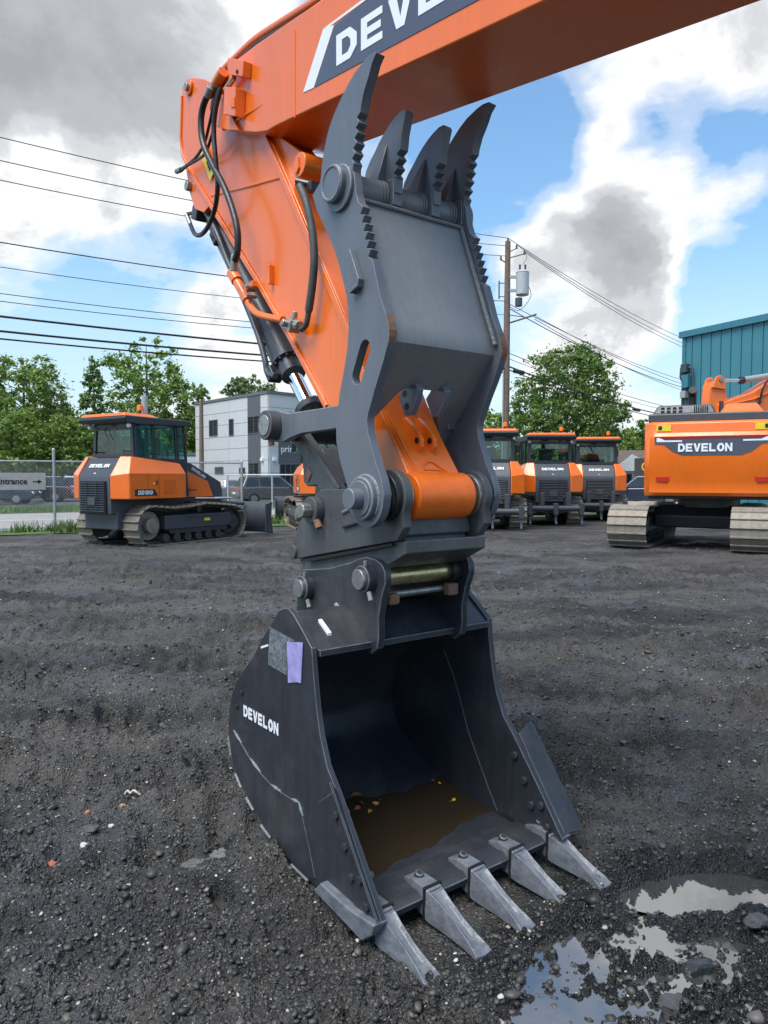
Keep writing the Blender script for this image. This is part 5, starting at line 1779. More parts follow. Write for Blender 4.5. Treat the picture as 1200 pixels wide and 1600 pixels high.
def shoe_mesh(name, w, pitch, grouser):
    mb = MB()
    x = pitch / 2
    pr = [(-x, 0), (x * 1.0, 0), (x * .98, .018), (-x * .45, .020), (-x * .55, grouser), (-x * .85, grouser), (-x, .02)]
    mb.prism(pr, -w / 2, w / 2)
    o = mb.build(name, 'track_steel', smooth=0)
    me = o.data
    bpy.data.objects.remove(o)
    return me


def make_track(parent, yc, w, loop, n, shoe, sprocket, idler, frame, rollers):
    path = track_path(loop, n)
    inner = [(p.x, p.y) for p, d in path]
    cx = sum(p[0] for p in inner) / n; cz = sum(p[1] for p in inner) / n
    mb = MB()
    ins = []
    for (p, d) in path:
        nn = Vector((-d.y, d.x))
        if nn.dot(Vector((cx, cz)) - p) < 0: nn = -nn
        ins.append(tuple(p + nn * .075))
    vs = [];
    for (a, b) in zip(inner, ins):
        vs += [(a[0], yc - w * .18, a[1]), (a[0], yc + w * .18, a[1]), (b[0], yc + w * .18, b[1]), (b[0], yc - w * .18, b[1])]
    fs = []
    for i in range(n):
        j = (i + 1) % n
        for k in range(4): fs.append((i * 4 + k, i * 4 + (k + 1) % 4, j * 4 + (k + 1) % 4, j * 4 + k))
    tr = mb.add(vs, fs).build('track', 'track_dark', parent, smooth=0)
    for (p, d) in path:
        o = bpy.data.objects.new('track_shoe', shoe)
        COL.objects.link(o); o.parent = tr
        nn = Vector((-d.y, d.x))
        if nn.dot(p - Vector((cx, cz))) < 0: d = -d
        a = math.atan2(d.y, d.x)
        o.location = (p.x, yc, p.y); o.rotation_euler = (0, -a, 0)
        # flip so the grouser points outwards
        nn = Vector((-math.sin(a), math.cos(a)))
        if nn.dot(p - Vector((cx, cz))) < 0: o.rotation_euler = (0, -a + math.pi, 0)
    for nm, (x, z, r_), mm in (('sprocket', sprocket, 'track_steel'), ('idler', idler, 'machine_dark')):
        MB().ycyl(x, z, yc - .07, yc + .07, r_, 28).ycyl(x, z, yc - w * .46, yc + w * .46, r_ * .52, 24).build(nm, mm, tr, bevel=.015)
    x0, x1, z0, z1 = frame
    MB().bb(x0, x1, yc - w * .40, yc + w * .40, z0, z1).build('track_frame', 'machine_grey', tr, bevel=.03)
    MB().prism([(x0 + .1, z0 + .01), (x1 - .1, z0 + .01), (x1 - .2, z0 - .12), (x0 + .2, z0 - .12)], yc - w * .36, yc + w * .36).build('track_guard', 'track_dark', tr, bevel=.02)
    for (x, z, r_) in rollers:
        MB().ycyl(x, z, yc - w * .36, yc + w * .36, r_, 16).build('roller', 'track_dark', tr, bevel=.01)
    return tr


def circ(cx, cz, r_, a0, a1, n=8):
    return arc2(cx, cz, r_, a0, a1, n)


# ------------------------------------------------------------------ bulldozers (x forward, y left, z up; radiator end at the back)
DZ_SHOE = shoe_mesh('track_shoe', .55, .175, .06)


def frame_window(name, quad, th, border, fm, parent, inner=None):
    """a glazed panel: quad of 4 points (counter-clockwise seen from outside); frame of the given border, pane inset"""
    q = [Vector(p) for p in quad]
    c = sum(q, Vector()) / 4
    nn = (q[1] - q[0]).cross(q[3] - q[0]).normalized()
    def toward(i):
        a, b, d = q[i], q[(i + 1) % 4], q[(i - 1) % 4]
        return a + (b - a).normalized() * border + (d - a).normalized() * border
    inn = [toward(i) for i in range(4)]
    mb = MB()
    back = [p - nn * th for p in q]; ib = [p - nn * th for p in inn]
    for i in range(4):
        j = (i + 1) % 4
        mb.add([q[i], q[j], inn[j], inn[i], back[i], back[j], ib[j], ib[i]], [(0, 1, 2, 3), (7, 6, 5, 4), (0, 4, 5, 1), (3, 2, 6, 7), (1, 5, 6, 2), (0, 3, 7, 4)])
    f = mb.build(name, fm, parent, smooth=0)
    g = [p - nn * th * .5 for p in inn]
    MB().add(g, [(0, 1, 2, 3)]).build('pane', 'cab_glass', f, smooth=0)
    return f


def make_dozer(label, loc, rz, ripper, group):
    t = thing('bulldozer', label, 'bulldozer', loc, rz, group)
    # tracks
    loop = circ(-1.36, .50, .46, 90, 270, 9) + [(-.6, .035), (.6, .035)] + circ(1.42, .47, .43, 270, 450, 9) + [(.9, .95), (.4, .985), (-.1, .93), (-.7, .90)]
    for yc in (-.88, .88):
        tr = make_track(t, yc, .55, loop, 46, DZ_SHOE, (-1.36, .50, .36), (1.42, .47, .34), (-.95, 1.35, .38, .74), [(-.9 + .36 * k, .17, .11) for k in range(6)] + [(.2, .86, .08)])
        s_ = -1 if yc < 0 else 1
        MB().bb(.35, .55, yc + s_ * .225, yc + s_ * .228, .55, .62).build('yellow_sticker', 'yellow', tr, smooth=0)
        MB().bb(-.3, .9, yc + s_ * .215, yc + s_ * .235, .68, .735).build('frame_rail', 'machine_grey', tr, bevel=.006)
    # hull and rear housing
    MB().prism([(-1.66, .42), (1.3, .42), (1.55, .7), (1.55, 1.15), (-2.05, 1.15), (-1.95, .75)], -.56, .56).build('hull', 'machine_dark', t, bevel=.03)
    MB().bb(-2.0, -1.62, -.62, .62, .42, .86).build('rear_plate', 'machine_grey', t, bevel=.03)
    rh = MB().prism([(-1.78, .80), (-1.80, 1.66), (-1.77, 1.74), (-1.46, 2.16), (-.6, 2.18), (-.6, .9)], -.60, .60).build('rear_hood', 'machine_grey', t, bevel=.03)
    gr = MB().bb(-1.835, -1.79, -.48, .48, .82, 1.60).build('rear_grille', 'black', t, bevel=.01)
    for k in range(13):
        MB().box((-1.845, 0, .87 + k * .056), (.035, .92, .018), Matrix.Rotation(.5, 3, 'Y')).build('grille_bar', 'machine_dark', gr, smooth=0)
    for yy in (-.18, .2):
        MB().bb(-1.868, -1.855, yy - .01, yy + .01, .84, 1.58).build('grille_bar', 'machine_dark', gr, smooth=0)
    MB().bb(-1.88, -1.862, -.14, .14, 1.02, 1.2).build('plate_holder', 'machine_grey', gr, bevel=.005)
    sl = Vector((.31, 0, .42)).normalized()
    lettering('lettering', 'DEVELON', Vector((-1.777, .36, 1.74)) + sl * .22 + Vector((-.012, 0, .008)), (0, -1, 0), sl, .105, 'decal_white', t, width=.098, gap=.10, depth=.004)
    q = Vector((-1.777, 0, 1.74)) + sl * .05
    MB().box((q.x - .006, 0, q.z + .004), (.012, .07, .03)).build('marker_lamp', 'lamp_white', t)
    # orange side pods
    for s_ in (-1, 1):
        plan_b = [(-1.80, .60), (-1.60, 1.06), (.16, 1.06), (.16, .60)]
        bot = [(x, s_ * y, 1.16 if x > -1.7 else 1.16) for x, y in plan_b]
        mid_ = [(x, s_ * y, z) for (x, y), z in zip(plan_b, (1.72, 1.78, 1.78, 1.72))]
        top = [(-1.50, s_ * .60, 2.20), (-1.38, s_ * .86, 2.19), (.10, s_ * .92, 2.03), (.10, s_ * .60, 2.10)]
        mb = MB()
        if s_ < 0:
            bot, mid_, top = [b[::-1] for b in (bot, mid_, top)]
        mb.add(bot + mid_ + top, [(3, 2, 1, 0), (0, 1, 5, 4), (1, 2, 6, 5), (2, 3, 7, 6), (3, 0, 4, 7), (4, 5, 9, 8), (5, 6, 10, 9), (6, 7, 11, 10), (7, 4, 8, 11), (8, 9, 10, 11)])
        pod = mb.build('side_panel', 'orange', t, bevel=.03, smooth=20)
        y = s_ * 1.062
        MB().bb(-.62, -.22, y, y + s_ * .006, 1.30, 1.68).build('vent_grille', 'orange_worn', pod, bevel=.01)
        for k in range(6):
            MB().bb(-.60, -.24, y + s_ * .005, y + s_ * .014, 1.34 + k * .056, 1.355 + k * .056).build('vent_slat', 'orange', pod, smooth=0)
        MB().bb(-1.06, -1.058, y - s_ * .002, y + s_ * .003, 1.18, 1.78).build('panel_joint', 'machine_dark', pod, smooth=0)
        MB().bb(-.72, -.717, y - s_ * .002, y + s_ * .003, 1.18, 1.78).build('panel_joint', 'machine_dark', pod, smooth=0)
        MB().bb(-.80, -.78, y, y + s_ * .02, 1.50, 1.62).build('handle', 'black', pod, bevel=.003)
        MB().bb(-.90, -.86, y, y + s_ * .004, 1.52, 1.56).build('small_label', 'decal_white', pod, smooth=0)
        MB().prism([(-1.45, 1.24), (-.76, 1.24), (-.86, 1.40), (-1.45, 1.40)], y - s_ * .001, y + s_ * .004).build('model_decal', 'machine_dark', pod, smooth=0)
        if s_ < 0:
            lettering('model_lettering', 'DD100', (-1.36, y - .0045, 1.27), (1, 0, 0), (0, 0, 1), .10, 'decal_white', pod, width=.085, gap=.12, depth=.003, shear=.15)
        else:
            lettering('model_lettering', 'DD100', (-.88, y + .0045, 1.27), (-1, 0, 0), (0, 0, 1), .10, 'decal_white', pod, width=.085, gap=.12, depth=.003, shear=.15)
    # cab
    MB().prism([(-1.2, 1.2), (.50, 1.2), (.42, 2.16), (-1.2, 2.18)], -.80, .80).build('cab_base', 'machine_dark', t, bevel=.02)
    zr = 3.02
    frame_window('rear_window', [(-1.24, .77, 2.18), (-1.24, -.77, 2.18), (-1.22, -.73, zr - .08), (-1.22, .73, zr - .08)], .06, .09, 'machine_dark', t)
    for s_ in (-1, 1):
        for (xa, xb) in ((-1.20, -.62), (-.62, .12), (.14, .46)):
            qd = [(xa, s_ * .80, 2.08 if xa > -1 else 2.16), (xb, s_ * .80, 2.08 if xb < .2 else 1.95), (xb - (.05 if xb > .3 else 0), s_ * .755, zr), (xa, s_ * .755, zr)]
            if s_ > 0: qd = [qd[1], qd[0], qd[3], qd[2]]
            frame_window('side_window', qd, .05, .045, 'machine_dark', t)
    frame_window('front_window', [(.48, -.77, 2.0), (.48, .77, 2.0), (.42, .73, zr), (.42, -.73, zr)], .05, .05, 'machine_dark', t)
    rf = MB().prism([(-1.50, 3.00), (-1.56, 3.10), (-1.52, 3.17), (.50, 3.15), (.58, 3.06), (.45, 3.00), (-1.1, 2.96)], -.86, .86).build('roof', 'machine_dark', t, bevel=.03)
    MB().hexa([(-1.55, -.84, 3.15), (-.42, -.80, 3.155), (-.42, .80, 3.155), (-1.55, .84, 3.15)], [(-1.50, -.80, 3.235), (-.62, -.66, 3.25), (-.62, .66, 3.25), (-1.50, .80, 3.235)]).build('roof_visor', 'orange', rf, bevel=.03)
    for s_ in (-1, 1):
        MB().cyl((-1.30, s_ * .74, 2.94), (-1.37, s_ * .74, 2.93), .052, 14).build('work_lamp', 'lamp_white', rf, bevel=.01)
    MB().cyl((-.80, -.50, 3.20), (-.80, -.50, 3.34), .035, 10).build('beacon_stalk', 'machine_dark', rf)
    MB().cyl((-.80, -.50, 3.34), (-.80, -.50, 3.48), .070, 16).build('beacon', 'amber', rf, bevel=.02)
    # wiper, seat
    MB().tube([(-1.262, .30, 2.92), (-1.266, .12, 2.62)], .010, 6).build('wiper', 'black', t)
    MB().bb(-.55, -.42, -.24, .24, 2.05, 2.68).bb(-.5, .0, -.25, .25, 2.0, 2.12).build('seat', 'seat', t, bevel=.05)
    MB().bb(-.53, -.43, -.13, .13, 2.72, 2.90).build('headrest', 'seat', t, bevel=.04)
    MB().cyl((-.1, .55, 1.2), (-.1, .55, 2.4), .03, 8).build('control_post', 'seat', t)
    for s_ in (-1, 1):
        MB().tube([(-.55, s_ * .86, 2.20), (-.55, s_ * .88, 2.30), (-.55, s_ * .88, 2.85), (-.55, s_ * .82, 2.92)], .014, 8).build('grab_rail', 'black', t)
        MB().tube([(.10, s_ * .80, 2.75), (.16, s_ * 1.0, 2.78)], .012, 6).build('mirror_arm', 'black', t)
        MB().bb(.13, .17, s_ * .96, s_ * 1.10, 2.52, 2.80).build('mirror', 'black', t, bevel=.015)
        MB().tube([(-1.45, s_ * .66, 2.21), (-1.45, s_ * .66, 2.33), (-.30, s_ * .70, 2.27), (-.30, s_ * .70, 2.12)], .014, 8).build('hand_rail', 'machine_dark', t)
        MB().bb(.16, .42, s_ * .62, s_ * 1.0, 1.02, 1.06).build('step', 'machine_dark', t, bevel=.01)
        MB().bb(.18, .40, s_ * .60, s_ * .80, 1.34, 1.37).build('step', 'machine_dark', t, bevel=.01)
    MB().tube(smooth_path([(-1.7, -.35, 1.1), (-1.95, -.3, .95), (-1.98, -.2, .7)], 4), .02, 8).build('rear_hose', 'hose_black', t)
    if not ripper:
        MB().cyl((-.62, -.46, 3.1), (-.62, -.46, 3.72), .075, 16).build('mast', 'galv_post', rf, bevel=.01)
    # front hood
    MB().prism([(-.02, 1.15), (-.02, 2.06), (.42, 2.08), (1.56, 1.56), (1.64, 1.15)], -.52, .52).build('front_hood', 'machine_grey', t, bevel=.03)
    for s_ in (-1, 1):
        fp = MB().prism([(.04, 1.16), (.04, 1.84), (.30, 1.85), (1.02, 1.58), (1.22, 1.16)], s_ * .52, s_ * .56).build('front_panel', 'orange', t, bevel=.012)
        MB().bb(.36, .60, s_ * .56, s_ * .568, 1.34, 1.56).build('vent_grille', 'orange_worn', fp, bevel=.005)
        MB().tube([(.5, s_ * .60, 1.13), (1.9, s_ * .60, 1.10)], .03, 10).build('lift_cylinder', 'chrome', t)
    xd = Vector((1.02, 0, -.52)).normalized()
    lettering('hood_lettering', 'DEVELON', (.46, -.523, 1.90), xd, (0.45, 0, .89), .075, 'decal_white', t, width=.07, gap=.12, depth=.003)
    # blade with push arms
    prf = []
    for k in range(9):
        a = k / 8
        prf.append((2.52 + .16 * (2 * a - 1) ** 2, .10 + .88 * a))
    bl = MB().prism(prf + [(p[0] - .05, p[1]) for p in prf[::-1]], -1.38, 1.38).build('blade', 'machine_grey', t, bevel=.008)
    for s_ in (-1, 1):
        MB().prism([(2.42, .10), (2.74, .06), (2.66, .5), (2.70, .98), (2.42, .92)], s_ * 1.38, s_ * 1.41).build('end_plate', 'machine_grey', bl, bevel=.008)
        MB().tube([(.9, s_ * .52, .52), (1.9, s_ * .50, .50), (2.5, s_ * .42, .50)], .09, 10).build('push_arm', 'machine_grey', t)
        MB().tube([(1.5, s_ * .3, 1.0), (2.5, s_ * .5, .92)], .05, 10).build('tilt_cylinder', 'machine_grey', t)
    for ch in t.children:
        if ch.name.split('.')[0] in ('rear_hood', 'rear_grille', 'lettering', 'marker_lamp', 'side_panel', 'cab_base', 'rear_window', 'side_window', 'front_window', 'roof', 'wiper', 'seat', 'headrest', 'control_post', 'grab_rail', 'mirror_arm', 'mirror', 'hand_rail'):
            ch.location.x -= .38
    if ripper:
        rp = MB().tube([(-2.55, -.98, .62), (-2.55, .98, .62)], .10, 14).build('ripper_beam', 'machine_grey', t, bevel=.01)
        for yy in (-.88, 0, .88):
            MB().bb(-2.68, -2.45, yy - .075, yy + .075, .40, .80).build('shank_pocket', 'machine_grey', rp, bevel=.015)
            MB().prism([(-2.66, .42), (-2.48, .42), (-2.50, .24), (-2.58, .14), (-2.72, .10), (-2.64, .25)], yy - .035, yy + .035).build('shank', 'machine_grey', rp, bevel=.008)
        for yy in (-.45, .45):
            MB().prism([(-1.85, .42), (-1.85, .62), (-2.35, .95), (-2.45, 1.16), (-2.60, 1.16), (-2.60, .5), (-2.40, .48)], yy - .07, yy + .07).build('ripper_arm', 'machine_grey', rp, bevel=.02)
            MB().tube([(-1.85, yy * .6, .98), (-2.45, yy, 1.0)], .05, 10).build('ripper_cylinder', 'machine_dark', rp)
        MB().tube([(-1.9, -.3, .8), (-2.15, -.1, .66), (-2.1, .2, .62), (-1.9, .35, .78)], .02, 8).build('ripper_hose', 'hose_black', rp)
    return t


DG = 'orange bulldozers parked on the yard'
make_dozer('orange bulldozer seen from its right side, parked by the fence at left', (-5.85, 19.3, 0), R(58), False, DG)
d2 = make_dozer('orange bulldozer standing behind the excavator arm, left of the row of three', (-2.05, 24.6, 0), R(104), True, DG)
for lab, loc, rz in (('left bulldozer of the row of three, half hidden behind the thumb', (3.55, 25.0, 0), 86),
                     ('middle bulldozer of the row of three with ripper at its rear', (5.85, 27.2, 0), 90),
                     ('right bulldozer of the row of three, farthest from the thumb', (8.45, 29.8, 0), 84)):
    c = copy_tree(d2)
    c.location = loc; c.rotation_euler = (0, 0, R(rz))
    c['label'] = lab

# ------------------------------------------------------------------ second excavator, seen from behind
XB = thing('excavator', 'orange excavator at right seen from behind, broad counterweight over wide tracks', 'excavator', (8.15, 18.15, 0), R(67))
XS = shoe_mesh('track_shoe', .88, .20, .045)
UC = R(60 - 67)


def turned(o, a):
    o.rotation_euler = (0, 0, a)
    return o


loop = circ(-1.85, .52, .47, 90, 270, 9) + [(-.6, .04), (.8, .04)] + circ(1.95, .50, .45, 270, 450, 9) + [(.9, .97), (.0, .92), (-.9, .95)]
for yc in (-1.12, 1.52):
    turned(make_track(XB, yc, .80, loop, 52, XS, (-1.85, .52, .36), (1.95, .50, .34), (-1.2, 1.4, .36, .74), [(-1.3 + .37 * k, .16, .11) for k in range(8)]), UC)
turned(MB().prism([(-.75, .45), (.75, .45), (.8, .70), (.5, 1.0), (-.5, 1.0), (-.8, .75)], -1.15, 1.15).build('car_body', 'machine_dark', XB, bevel=.04), UC)
MB().cyl((0, 0, .95), (0, 0, 1.20), .72, 36).build('slew_ring', 'machine_dark', XB)
MB().bb(-1.6, 2.0, -1.35, 1.35, 1.18, 1.36).build('deck', 'machine_dark', XB, bevel=.02)


def plan(ys, bulge, x0):
    return [(x0 - bulge * (1 - (y / ys[-1]) ** 2), y) for y in ys]


cwz = [(1.26, .06), (1.34, .0), (1.62, .0), (1.80, -.07), (2.62, -.07), (2.70, -.01), (2.92, .02), (2.96, .08)]
rows = []
for z, dx in cwz:
    ring = []
    for k in range(25):
        y = -1.43 + 2.86 * k / 24
        e = max(0, abs(y) - 1.18) / .25
        ring.append((-2.02 + dx - .05 * (1 - (y / 1.43) ** 2) + .20 * e ** 2.2, y, z))
    ring += [(-1.25, 1.45, z), (-1.25, -1.45, z)]
    rows.append(ring)
mb = MB()
nr_ = len(rows[0])
mb.v = [p for r_ in rows for p in r_]
mb.f = [(i * nr_ + k, i * nr_ + (k + 1) % nr_, (i + 1) * nr_ + (k + 1) % nr_, (i + 1) * nr_ + k) for i in range(len(rows) - 1) for k in range(nr_)]
mb.f += [tuple(range(nr_))[::-1], tuple((len(rows) - 1) * nr_ + k for k in range(nr_))]
cw = mb.build('counterweight', 'orange', XB, bevel=.02, smooth=28)
# recessed lower field
# decal: dark trapezium with red line, white arrows, lettering
dx_ = -2.155


def cwx(y): return -2.02 - .07 - .05 * (1 - (y / 1.43) ** 2) - .004


def on_cw(pts, off):
    return [(cwx(y) - off, y, z) for y, z in pts]


def film(name, pts, off, m_, parent):
    n = 12
    mb = MB()
    a = on_cw(pts, off); b = on_cw(pts, off - .003)
    k = len(pts)
    mb.add(a + b, [tuple(range(k)), tuple(range(2 * k - 1, k - 1, -1))] + [(i, (i + 1) % k, (i + 1) % k + k, i + k) for i in range(k)])
    return mb.build(name, m_, parent, smooth=0)


# split in strips so that the film follows the bow of the plate
for y0 in np.arange(-1.2, 1.2, .2):
    y1 = y0 + .2
    zb = lambda y: 2.44 - np.clip((1.02 - abs(y)) / .32, 0, 1) * .26
    film('decal_panel', [(y1, 2.60), (y0, 2.60), (y0, zb(y0)), (y1, zb(y1))], .004, 'decal_grey', cw)
    film('decal_line', [(y1, 2.612), (y0, 2.612), (y0, 2.555), (y1, 2.555)], .0075, 'decal_red', cw)
for s_ in (-1, 1):
    film('decal_arrow', [(s_ * 1.16, 2.585), (s_ * 1.10, 2.585), (s_ * .98, 2.53), (s_ * .62, 2.525), (s_ * .62, 2.49), (s_ * 1.16, 2.495)], .010, 'decal_white', cw)
    film('warning_sticker', [(s_ * 1.17, 2.89), (s_ * .86, 2.89), (s_ * .86, 2.74), (s_ * 1.17, 2.74)], -.055, 'yellow', cw)
    film('warning_mark', [(s_ * 1.13, 2.86), (s_ * 1.05, 2.86), (s_ * 1.05, 2.77), (s_ * 1.13, 2.77)], -.050, 'black', cw)
    rl = film('rear_reflector', [(s_ * 1.16, 1.70), (s_ * .86, 1.70), (s_ * .92, 1.58), (s_ * 1.16, 1.60)], -.045, 'red_lens', cw)
o = lettering('lettering', 'DEVELON', (cwx(0) - .012, .70, 2.265), (0, -1, 0), (0, 0, 1), .185, 'decal_white', cw, width=.145, gap=.11, depth=.006)
# hood
hd = MB().prism([(-1.85, 2.95), (-1.85, 3.16), (.2, 3.16), (.2, 1.36), (-1.3, 1.36), (-1.3, 2.95)], -1.36, 1.36).build('engine_hood', 'machine_grey', XB, bevel=.04)
MB().hexa([(-1.6, -.1, 3.15), (-.3, -.1, 3.15), (-.3, 1.30, 3.15), (-1.6, 1.30, 3.15)], [(-1.5, 0, 3.38), (-.4, 0, 3.40), (-.4, 1.16, 3.40), (-1.5, 1.16, 3.38)]).build('hood_cover', 'machine_grey', hd, bevel=.05)
for r_ in range(2):
    for k in range(4):
        MB().bb(-1.585 + .03 * r_, -1.575 + .03 * r_, 1.02 - k * .13, 1.10 - k * .13, 3.20 + r_ * .08, 3.25 + r_ * .08).build('vent_hole', 'black', hd, smooth=0)
for k in range(7):
    MB().bb(-1.60, -1.565, .36 - k * .045, .385 - k * .045, 3.20, 3.34).build('vent_slot', 'black', hd, smooth=0)
MB().tube([(-.9, .42, 3.3), (-.9, .42, 3.62), (-1.0, .42, 3.72), (-1.12, .42, 3.76)], .09, 14).build('exhaust', 'black', hd)
MB().hexa([(-1.55, -1.1, 3.15), (.2, -1.1, 3.15), (.2, -.15, 3.15), (-1.55, -.15, 3.15)], [(-1.2, -.95, 3.40), (.2, -.95, 3.44), (.2, -.30, 3.44), (-1.2, -.30, 3.40)]).build('valve_cover', 'orange', hd, bevel=.05)
MB().cyl((-1.2, -.2, 3.2), (-1.2, -.2, 3.46), .05, 10).build('camera_post', 'machine_dark', hd)
MB().bb(.2, 1.9, .35, 1.33, 1.36, 3.05).build('cab', 'machine_dark', XB, bevel=.08)
MB().bb(.2, 1.6, -1.33, -.35, 1.36, 2.4).build('tool_box', 'orange', XB, bevel=.05)

# ------------------------------------------------------------------ third excavator: boom and arm reaching in from the right
XC = thing('excavator', 'orange excavator boom and arm at the right edge, rising behind the counterweight', 'excavator', (11.0, 24.2, 0), R(12))
zt = 4.62
armp = MB().prism([(-.34, zt - .05), (-.22, zt + .22), (.05, zt + .26), (.28, zt - .1), (.42, zt - .8), (.30, zt - 2.4), (.05, zt - 3.4), (-.12, zt - 3.4), (-.28, zt - 2), (-.40, zt - .7)], -.20, .20).build('arm', 'orange', XC, bevel=.03)
for s_ in (-1, 1):
    MB().prism([(-.30, zt), (-.16, zt + .36), (.02, zt + .42), (.16, zt + .30), (.22, zt - .05)], s_ * .20, s_ * .28).build('arm_ear', 'orange', armp, bevel=.02)
MB().ycyl(.0, zt + .27, -.32, .32, .07, 16).build('ear_pin', 'pin_steel', armp)
boomc = MB().prism([(-.1, zt - .95), (-.1, zt - .55), (1.2, zt - .12), (2.2, zt + .45), (3.0, zt + 1.0), (4.2, zt + 1.2), (6.4, zt - .2), (8.6, zt - 2.7), (8.3, zt - 3.0), (6.2, zt - 1.2), (4.4, zt - .25), (2.9, zt - .45), (1.2, zt - .95)], -.30, .30).build('boom', 'orange', XC, bevel=.03)
MB().prism([(.7, zt - .72), (1.4, zt - .54), (1.6, zt - .42), (.8, zt - .56)], -.304, -.299).build('decal_panel', 'decal_grey', boomc, smooth=0)
cy = MB().tube([(.95, -.05, zt + .30), (2.5, -.05, zt + .55)], .105, 16).build('arm_cylinder', 'galv_post', XC, bevel=.01)
MB().tube([(0, -.05, zt + .27), (1.0, -.05, zt + .305)], .055, 14).build('rod', 'chrome', cy)
MB().tube([(.9, -.05, zt + .296), (1.02, -.05, zt + .306)], .13, 16).build('gland', 'machine_dark', cy)
MB().tube(smooth_path([(1.4, -.36, zt - .5), (1.5, -.40, zt + .0), (1.75, -.38, zt + .3), (2.1, -.34, zt + .2)], 6), .035, 8).build('hydraulic_hose', 'hose_black', XC)
MB().tube([(.3, -.33, zt - .55), (1.2, -.33, zt - .35), (2.6, -.33, zt + .2)], .03, 8).build('hydraulic_pipe', 'orange', XC)
MB().prism([(-.35, .05), (.5, .05), (.55, .7), (.2, 1.35), (-.2, 1.35), (-.5, .7)], -.6, .6).build('bucket', 'machine_grey', XC, bevel=.04)

# ------------------------------------------------------------------ buildings


class Face:
    """a vertical wall through two ground points; pixel -> (distance along it, height)"""

    def __init__(s, a, b):
        s.a, s.b = np.array(a, float), np.array(b, float)
        s.d = (s.b - s.a) / np.linalg.norm(s.b - s.a)
        s.n = np.array([s.d[1], -s.d[0]])
        if s.n @ (-s.a) < 0: s.n = -s.n

    def at(s, x, y):
        r = ray(x, y)
        # solve a + d*t = r*k
        A = np.array([[s.d[0], -r[0]], [s.d[1], -r[1]]])
        t, k = np.linalg.solve(A, -s.a)
        return float(t), float(CAMH + r[2] * k)

    def p(s, t, z, off=0.0):
        q = s.a + s.d * t + s.n * off
        return (float(q[0]), float(q[1]), float(z))

    def block(s, mb, t0, t1, z0, z1, o0, o1):
        return mb.hexa([s.p(t0, z0, o0), s.p(t1, z0, o0), s.p(t1, z0, o1), s.p(t0, z0, o1)], [s.p(t0, z1, o0), s.p(t1, z1, o0), s.p(t1, z1, o1), s.p(t0, z1, o1)])


GC, GL, GR = (-8.62, 54.2), (-16.3, 63.0), (5.0, 68.6)
GB = thing('office_building', 'two-storey pale grey office building with dark bands behind the excavator arm', 'building', (0, 0, 0))
fl_, fr_ = Face(GC, GL), Face(GC, GR)
HB = 8.05
core = MB()
back_ = (GL[0] + GR[0] - GC[0], GL[1] + GR[1] - GC[1])
pl = [GC, GR, back_, GL]
core.prism_z(pl, 0, HB - .15).build('wall_core', 'cladding', GB, smooth=0)
LL, LR = np.linalg.norm(np.array(GL) - GC), np.linalg.norm(np.array(GR) - GC)
for f, L_ in ((fl_, LL), (fr_, LR)):
    zc = .05
    k = 0
    while zc < HB - .4:
        z1 = min(zc + .98, HB - .16)
        nseg = max(2, int(L_ / 4.2))
        for j in range(nseg):
            f.block(MB(), L_ * j / nseg + .012, L_ * (j + 1) / nseg - .012, zc, z1 - .035, .012, .06).build('wall_panel', 'cladding', GB, smooth=0)
        zc += .98
    f.block(MB(), -.06, L_ + .06, HB - .16, HB + .06, -.10, .12).build('roof_edge', 'roof_cap', GB, smooth=0)


def wall_window(f, x0, x1, y0, y1, parent, m_='dark_glass', name='window', fm='cladding_dark', proud=.075, mull=0):
    (t0, za), (t1, zb_) = f.at(x0, y0), f.at(x1, y1)
    t0, t1 = min(t0, t1), max(t0, t1); z0, z1 = min(za, zb_), max(za, zb_)
    w = MB()
    b = .07
    f.block(w, t0, t1, z0, z0 + b, .02, proud + .03); f.block(w, t0, t1, z1 - b, z1, .02, proud + .03)
    f.block(w, t0, t0 + b, z0 + b, z1 - b, .02, proud + .03); f.block(w, t1 - b, t1, z0 + b, z1 - b, .02, proud + .03)
    for i in range(mull):
        tm = t0 + (t1 - t0) * (i + 1) / (mull + 1)
        f.block(w, tm - .03, tm + .03, z0 + b, z1 - b, .02, proud + .025)
    o = w.build(name, fm, parent, smooth=0)
    f.block(MB(), t0 + b, t1 - b, z0 + b, z1 - b, .03, proud).build('pane', 'office_glass', o, smooth=0)
    return o


mat('office_glass', (0.030, 0.036, 0.042), 0.10, var=.3, scale=.8)
(t0, zt_), (t1, _) = fl_.at(388, 640), fl_.at(408, 640)
fl_.block(MB(), min(t0, t1), max(t0, t1), .05, HB - .17, .02, .075).build('dark_band', 'cladding_dark', GB, smooth=0)
for (x0, x1, y0, y1, ml) in ((328, 341.5, 657, 681, 1), (359, 366.5, 655, 680.5, 0), (388.5, 407.5, 651, 677, 1), (389.5, 406, 723, 760, 1), (337, 350.5, 729.5, 741, 1), (375, 384.5, 730.5, 741, 0)):
    wall_window(fl_, x0, x1, y0, y1, GB, mull=ml)
(t0, z0_), (t1, z1_) = fr_.at(434, 691), fr_.at(640, 727)
fr_.block(MB(), t0, LR - .1, z0_ if z0_ < z1_ else fr_.at(434, 724)[1], fr_.at(434, 690)[1], .02, .09).build('sign_band', 'cladding_dark', GB, smooth=0)
wall_window(fr_, 436, 470, 724.5, 764, GB, name='entrance', mull=3)
wall_window(fr_, 473, 515, 724.5, 764, GB, name='entrance', mull=3)
wall_window(fr_, 440, 470, 652, 680, GB, mull=2)
wall_window(fr_, 480, 510, 656, 682, GB, mull=2)
ang = math.atan2(fr_.d[1], fr_.d[0])
tq, zq = fr_.at(437.5, 706.5)
tq2, _ = fr_.at(461, 706)
p = fr_.p(tq, zq, .10)
